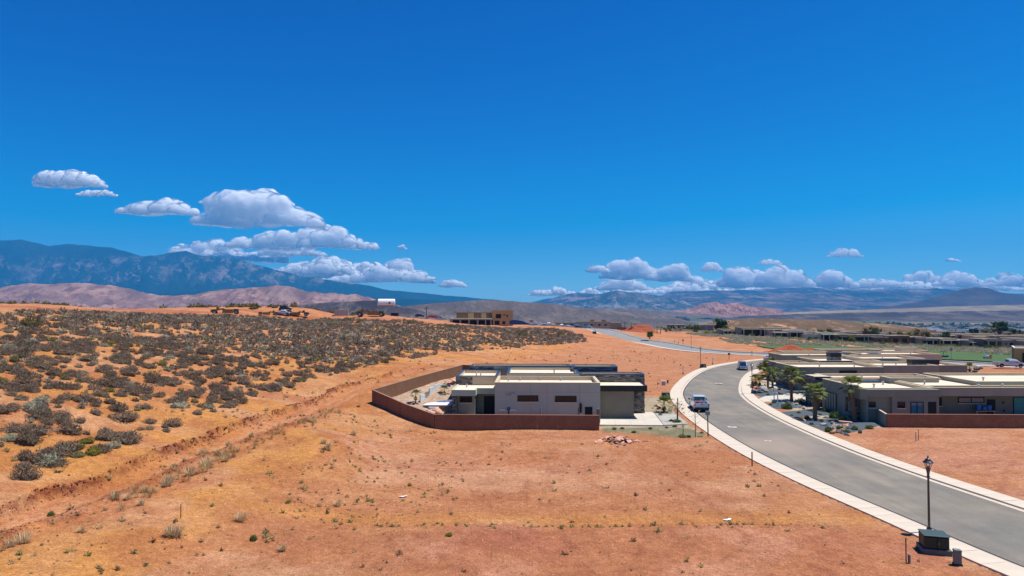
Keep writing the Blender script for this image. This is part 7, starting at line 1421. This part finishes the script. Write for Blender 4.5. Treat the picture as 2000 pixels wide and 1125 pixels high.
x, y = G(1511, 772, 0); m = MB(); m.tube([(0, 0, 0), (0, 0, 2.2)], .03, 6); o = m.build('garden_pole', M_lamp_b, loc=(x, y, 0)); tag(o, 'thin black pole in the upper dark gravel bed', 'pole')
# flat parasol lying open, leaning board, bottles by the long house
x, y = G(1652, 837, 0); m = MB(); m.obox((0, 0, .75), (1.5, .6, .14), Matrix.Rotation(.1, 3, 'Y')); m.tube([(.4, 0, .7), (.75, -.1, -.02)], .04, 5); m.tube([(-.4, 0, .7), (-.5, -.1, -.02)], .04, 5); o = m.build('stone_bench', M_rockp, loc=(x, y, 0)); tag(o, 'pale peach bench on thin legs near the curved-trunk palm', 'bench')
M_bl = mat('bright_blue_plastic', (.04, .20, .55), .5)
for dx, h, lb in ((0, .75, 'bright blue bin behind the brown wall, left one'), (.75, .5, 'small blue container between the two blue bins'), (1.35, .7, 'dull blue bin behind the brown wall, right one')):
    m = MB(); m.obox((0, 0, h / 2), (.40, .4, h * .8), taper=1.1); m.obox((0, 0, h * .8 + .03), (.46, .46, .05)); o = m.build('blue_bin', M_bl, loc=(58.6 + dx, 86.2, 1.05)); tag(o, lb, 'bin')
# table for the bins
m = MB(); m.box(58.1, 60.6, 85.8, 86.6, .95, 1.03); m.box(58.2, 58.3, 85.9, 86.0, 0, .95); m.box(60.4, 60.5, 85.9, 86, 0, .95); o = m.build('work_table', M_pipe); tag(o, 'grey metal table behind the brown wall carrying the blue bins', 'table')
# pipes by the grey house wall
for x_, lb in ((.2, 'left grey water pipe loop at the grey house wall'), (1.3, 'right grey water pipe loop at the grey house wall')):
    m = MB(); m.tube([(-.5, 0, 1.75), (-.4, 0, 1.6), (.3, 0, 1.6), (.4, 0, 1.75)], .05, 6); m.tube([(0, 0, 0), (0, 0, 1.6)], .05, 6); o = m.build('pipe_loop', M_pipe, loc=(x_ - 1.2, 81.9, .1)); tag(o, lb, 'pipe')
m = MB(); m.tube([(0, 0, 0), (0, 0, 2.1)], .10, 8); m.obox((0, 0, 1.9), (.4, .25, .4)); o = m.build('backflow_valve', mat('blue_valve', (.05, .10, .16), .4), loc=(-.4, 81.9, 0)); tag(o, 'blue-grey standing valve between the two pipe loops', 'valve')
m = MB(); m.tube([(0, 0, 0), (0, 0, 2.0)], .10, 8); o = m.build('standpipe', M_pipe, loc=(3.45, 81.9, 0)); tag(o, 'short grey standpipe between the two wide windows', 'pipe')
m = MB(); m.obox((0, 0, .95), (.35, .3, 1.9)); o = m.build('gas_meter', mat('reddish_meter', (.25, .12, .11), .6), loc=(9.35 + .9, 81.6, 0)); tag(o, 'small reddish meter at the right end of the grey wall', 'meter')
# power poles on the knoll
for i, (px, D) in enumerate(((1593, 1150), (1620, 1200), (1663, 1250), (1560, 1100), (1420, 1100), (833, 420))):
    x = (px - CX) / FPX * D; h = 13 if D > 900 else 9; z = gz(x, D) if D < 900 else gz(x, D); m = MB(); m.tube([(0, 0, 0), (0, 0, h)], .25, 6); m.box(-1.6, 1.6, -.1, .1, h - 1.6, h - 1.3); o = m.build('power_pole', M_bark, loc=(x, D, z)); tag(o, ['power pole left of the tallest one above the knoll', 'power pole in the middle above the knoll', 'power pole right above the knoll', 'power pole at the left shoulder of the knoll', 'lone power pole left behind the knoll', 'mast on the orange crest near the parked cars'][i], 'power pole')
for px, py, lb in ((788, 973, 'thin white rag lying on the soil at the lot edge'), (1422, 1018, 'crumpled white plastic sheet at the soil step')):
    a = onto(px, py); g = np.random.default_rng(px); n = 14; t = np.linspace(-1, 1, n); X, Y = np.meshgrid(t, t); Z = .10 * fbm(X * 3 + 5, Y * 3 + 5, 3, px) + .03; i = np.arange(n - 1)[:, None] * n + np.arange(n - 1)[None]; F = np.stack([i, i + 1, i + n + 1, i + n], -1).reshape(-1, 4)
    V = np.stack([X.ravel() * .30, Y.ravel() * .11 + .08 * X.ravel() ** 2, Z.ravel()], 1); V = np.concatenate([V, V - [0, 0, .01]]); F = np.concatenate([F, F[:, ::-1] + n * n]); o = link('plastic_sheet', np_mesh('plastic_sheet', V, F, M_white), loc=a, rot=(0, 0, .5)); tag(o, lb, 'litter')
# crumbling dark clods along the cut banks of the track
def clods():
    P, R = [], []; g = np.random.default_rng(5)
    for L, n, lo, hi, r0 in ((BANK_UP, 2600, -.62, .12, .10), (BANK_LO, 900, -.5, .5, .07)):
        i = g.integers(0, len(L) - 1, n); T = np.gradient(L, axis=0); T /= np.hypot(T[:, 0], T[:, 1])[:, None]; N_ = np.stack([T[:, 1], -T[:, 0]], 1)
        p = L[i] + T[i] * g.uniform(-.5, .5, (n, 1)); wob = (fbm(p[:, 0] / 1.2, p[:, 1] / 1.2, 3, 41) - .5) * 1.1; u = g.uniform(lo, hi, n) - wob
        p = p - N_[i] * u[:, None]; k = (p[:, 1] < 120) & (g.random(n) < .35 + .65 * (fbm(p[:, 0] / 3, p[:, 1] / 3, 3, 45) > .48)); p = p[k]; z = height(p[:, 0], p[:, 1]); P.append(np.stack([p[:, 0], p[:, 1], z], 1)); R.append((r0 * (.4 + 1.1 * g.random(n) ** 2))[k])
    return np.concatenate(P), np.concatenate(R)
_p, _r = clods(); joined('soil_clods', ro, _p, _r, None, mat('dark_red_soil', (.17, .042, .018), .95, .25, 4, attr='Col'), 'dark red crumbling clods along the cut banks of the dirt track', np.array([[1, 1, 1], [1.9, 2.1, 2.2], [.7, .65, .6]])[rng.integers(0, 3, len(_r))], seed=21)

# pale patches set flush in the street
for px, py, r_, lb in ((1403, 749, .75, 'pale round patch round a manhole at the top of the bend'), (1430, 834, .55, 'pale round patch round a manhole on the near street'), (1500, 861, .35, 'small pale cover near the dusty part of the street')):
    x, y = G(px, py, 0); e = empty('manhole', (x, y, .0), 0, lb, 'manhole'); m = MB(); m.lathe([(r_, -.05), (r_, .012)], 20); m.build('collar', M_gut, e); m = MB(); m.lathe([(r_ * .5, -.05), (r_ * .5, .018)], 16); m.build('cover', M_pipe, e)
# utility locator marks sprayed in pink on the sidewalk by the upper bend
m = MB()
x0_, y0_ = G(1328, 757, 0)
for i in range(7):
    a = i * .9; m.box(x0_ - .5 + .25 * math.cos(a), x0_ - .42 + .25 * math.cos(a), y0_ - 2.4 + i * .8, y0_ - 2.4 + i * .8 + .55, .16, .166)
    m.box(x0_ - .6, x0_ - .1, y0_ - 2.4 + i * .8 + .1, y0_ - 2.4 + i * .8 + .18, .16, .166)
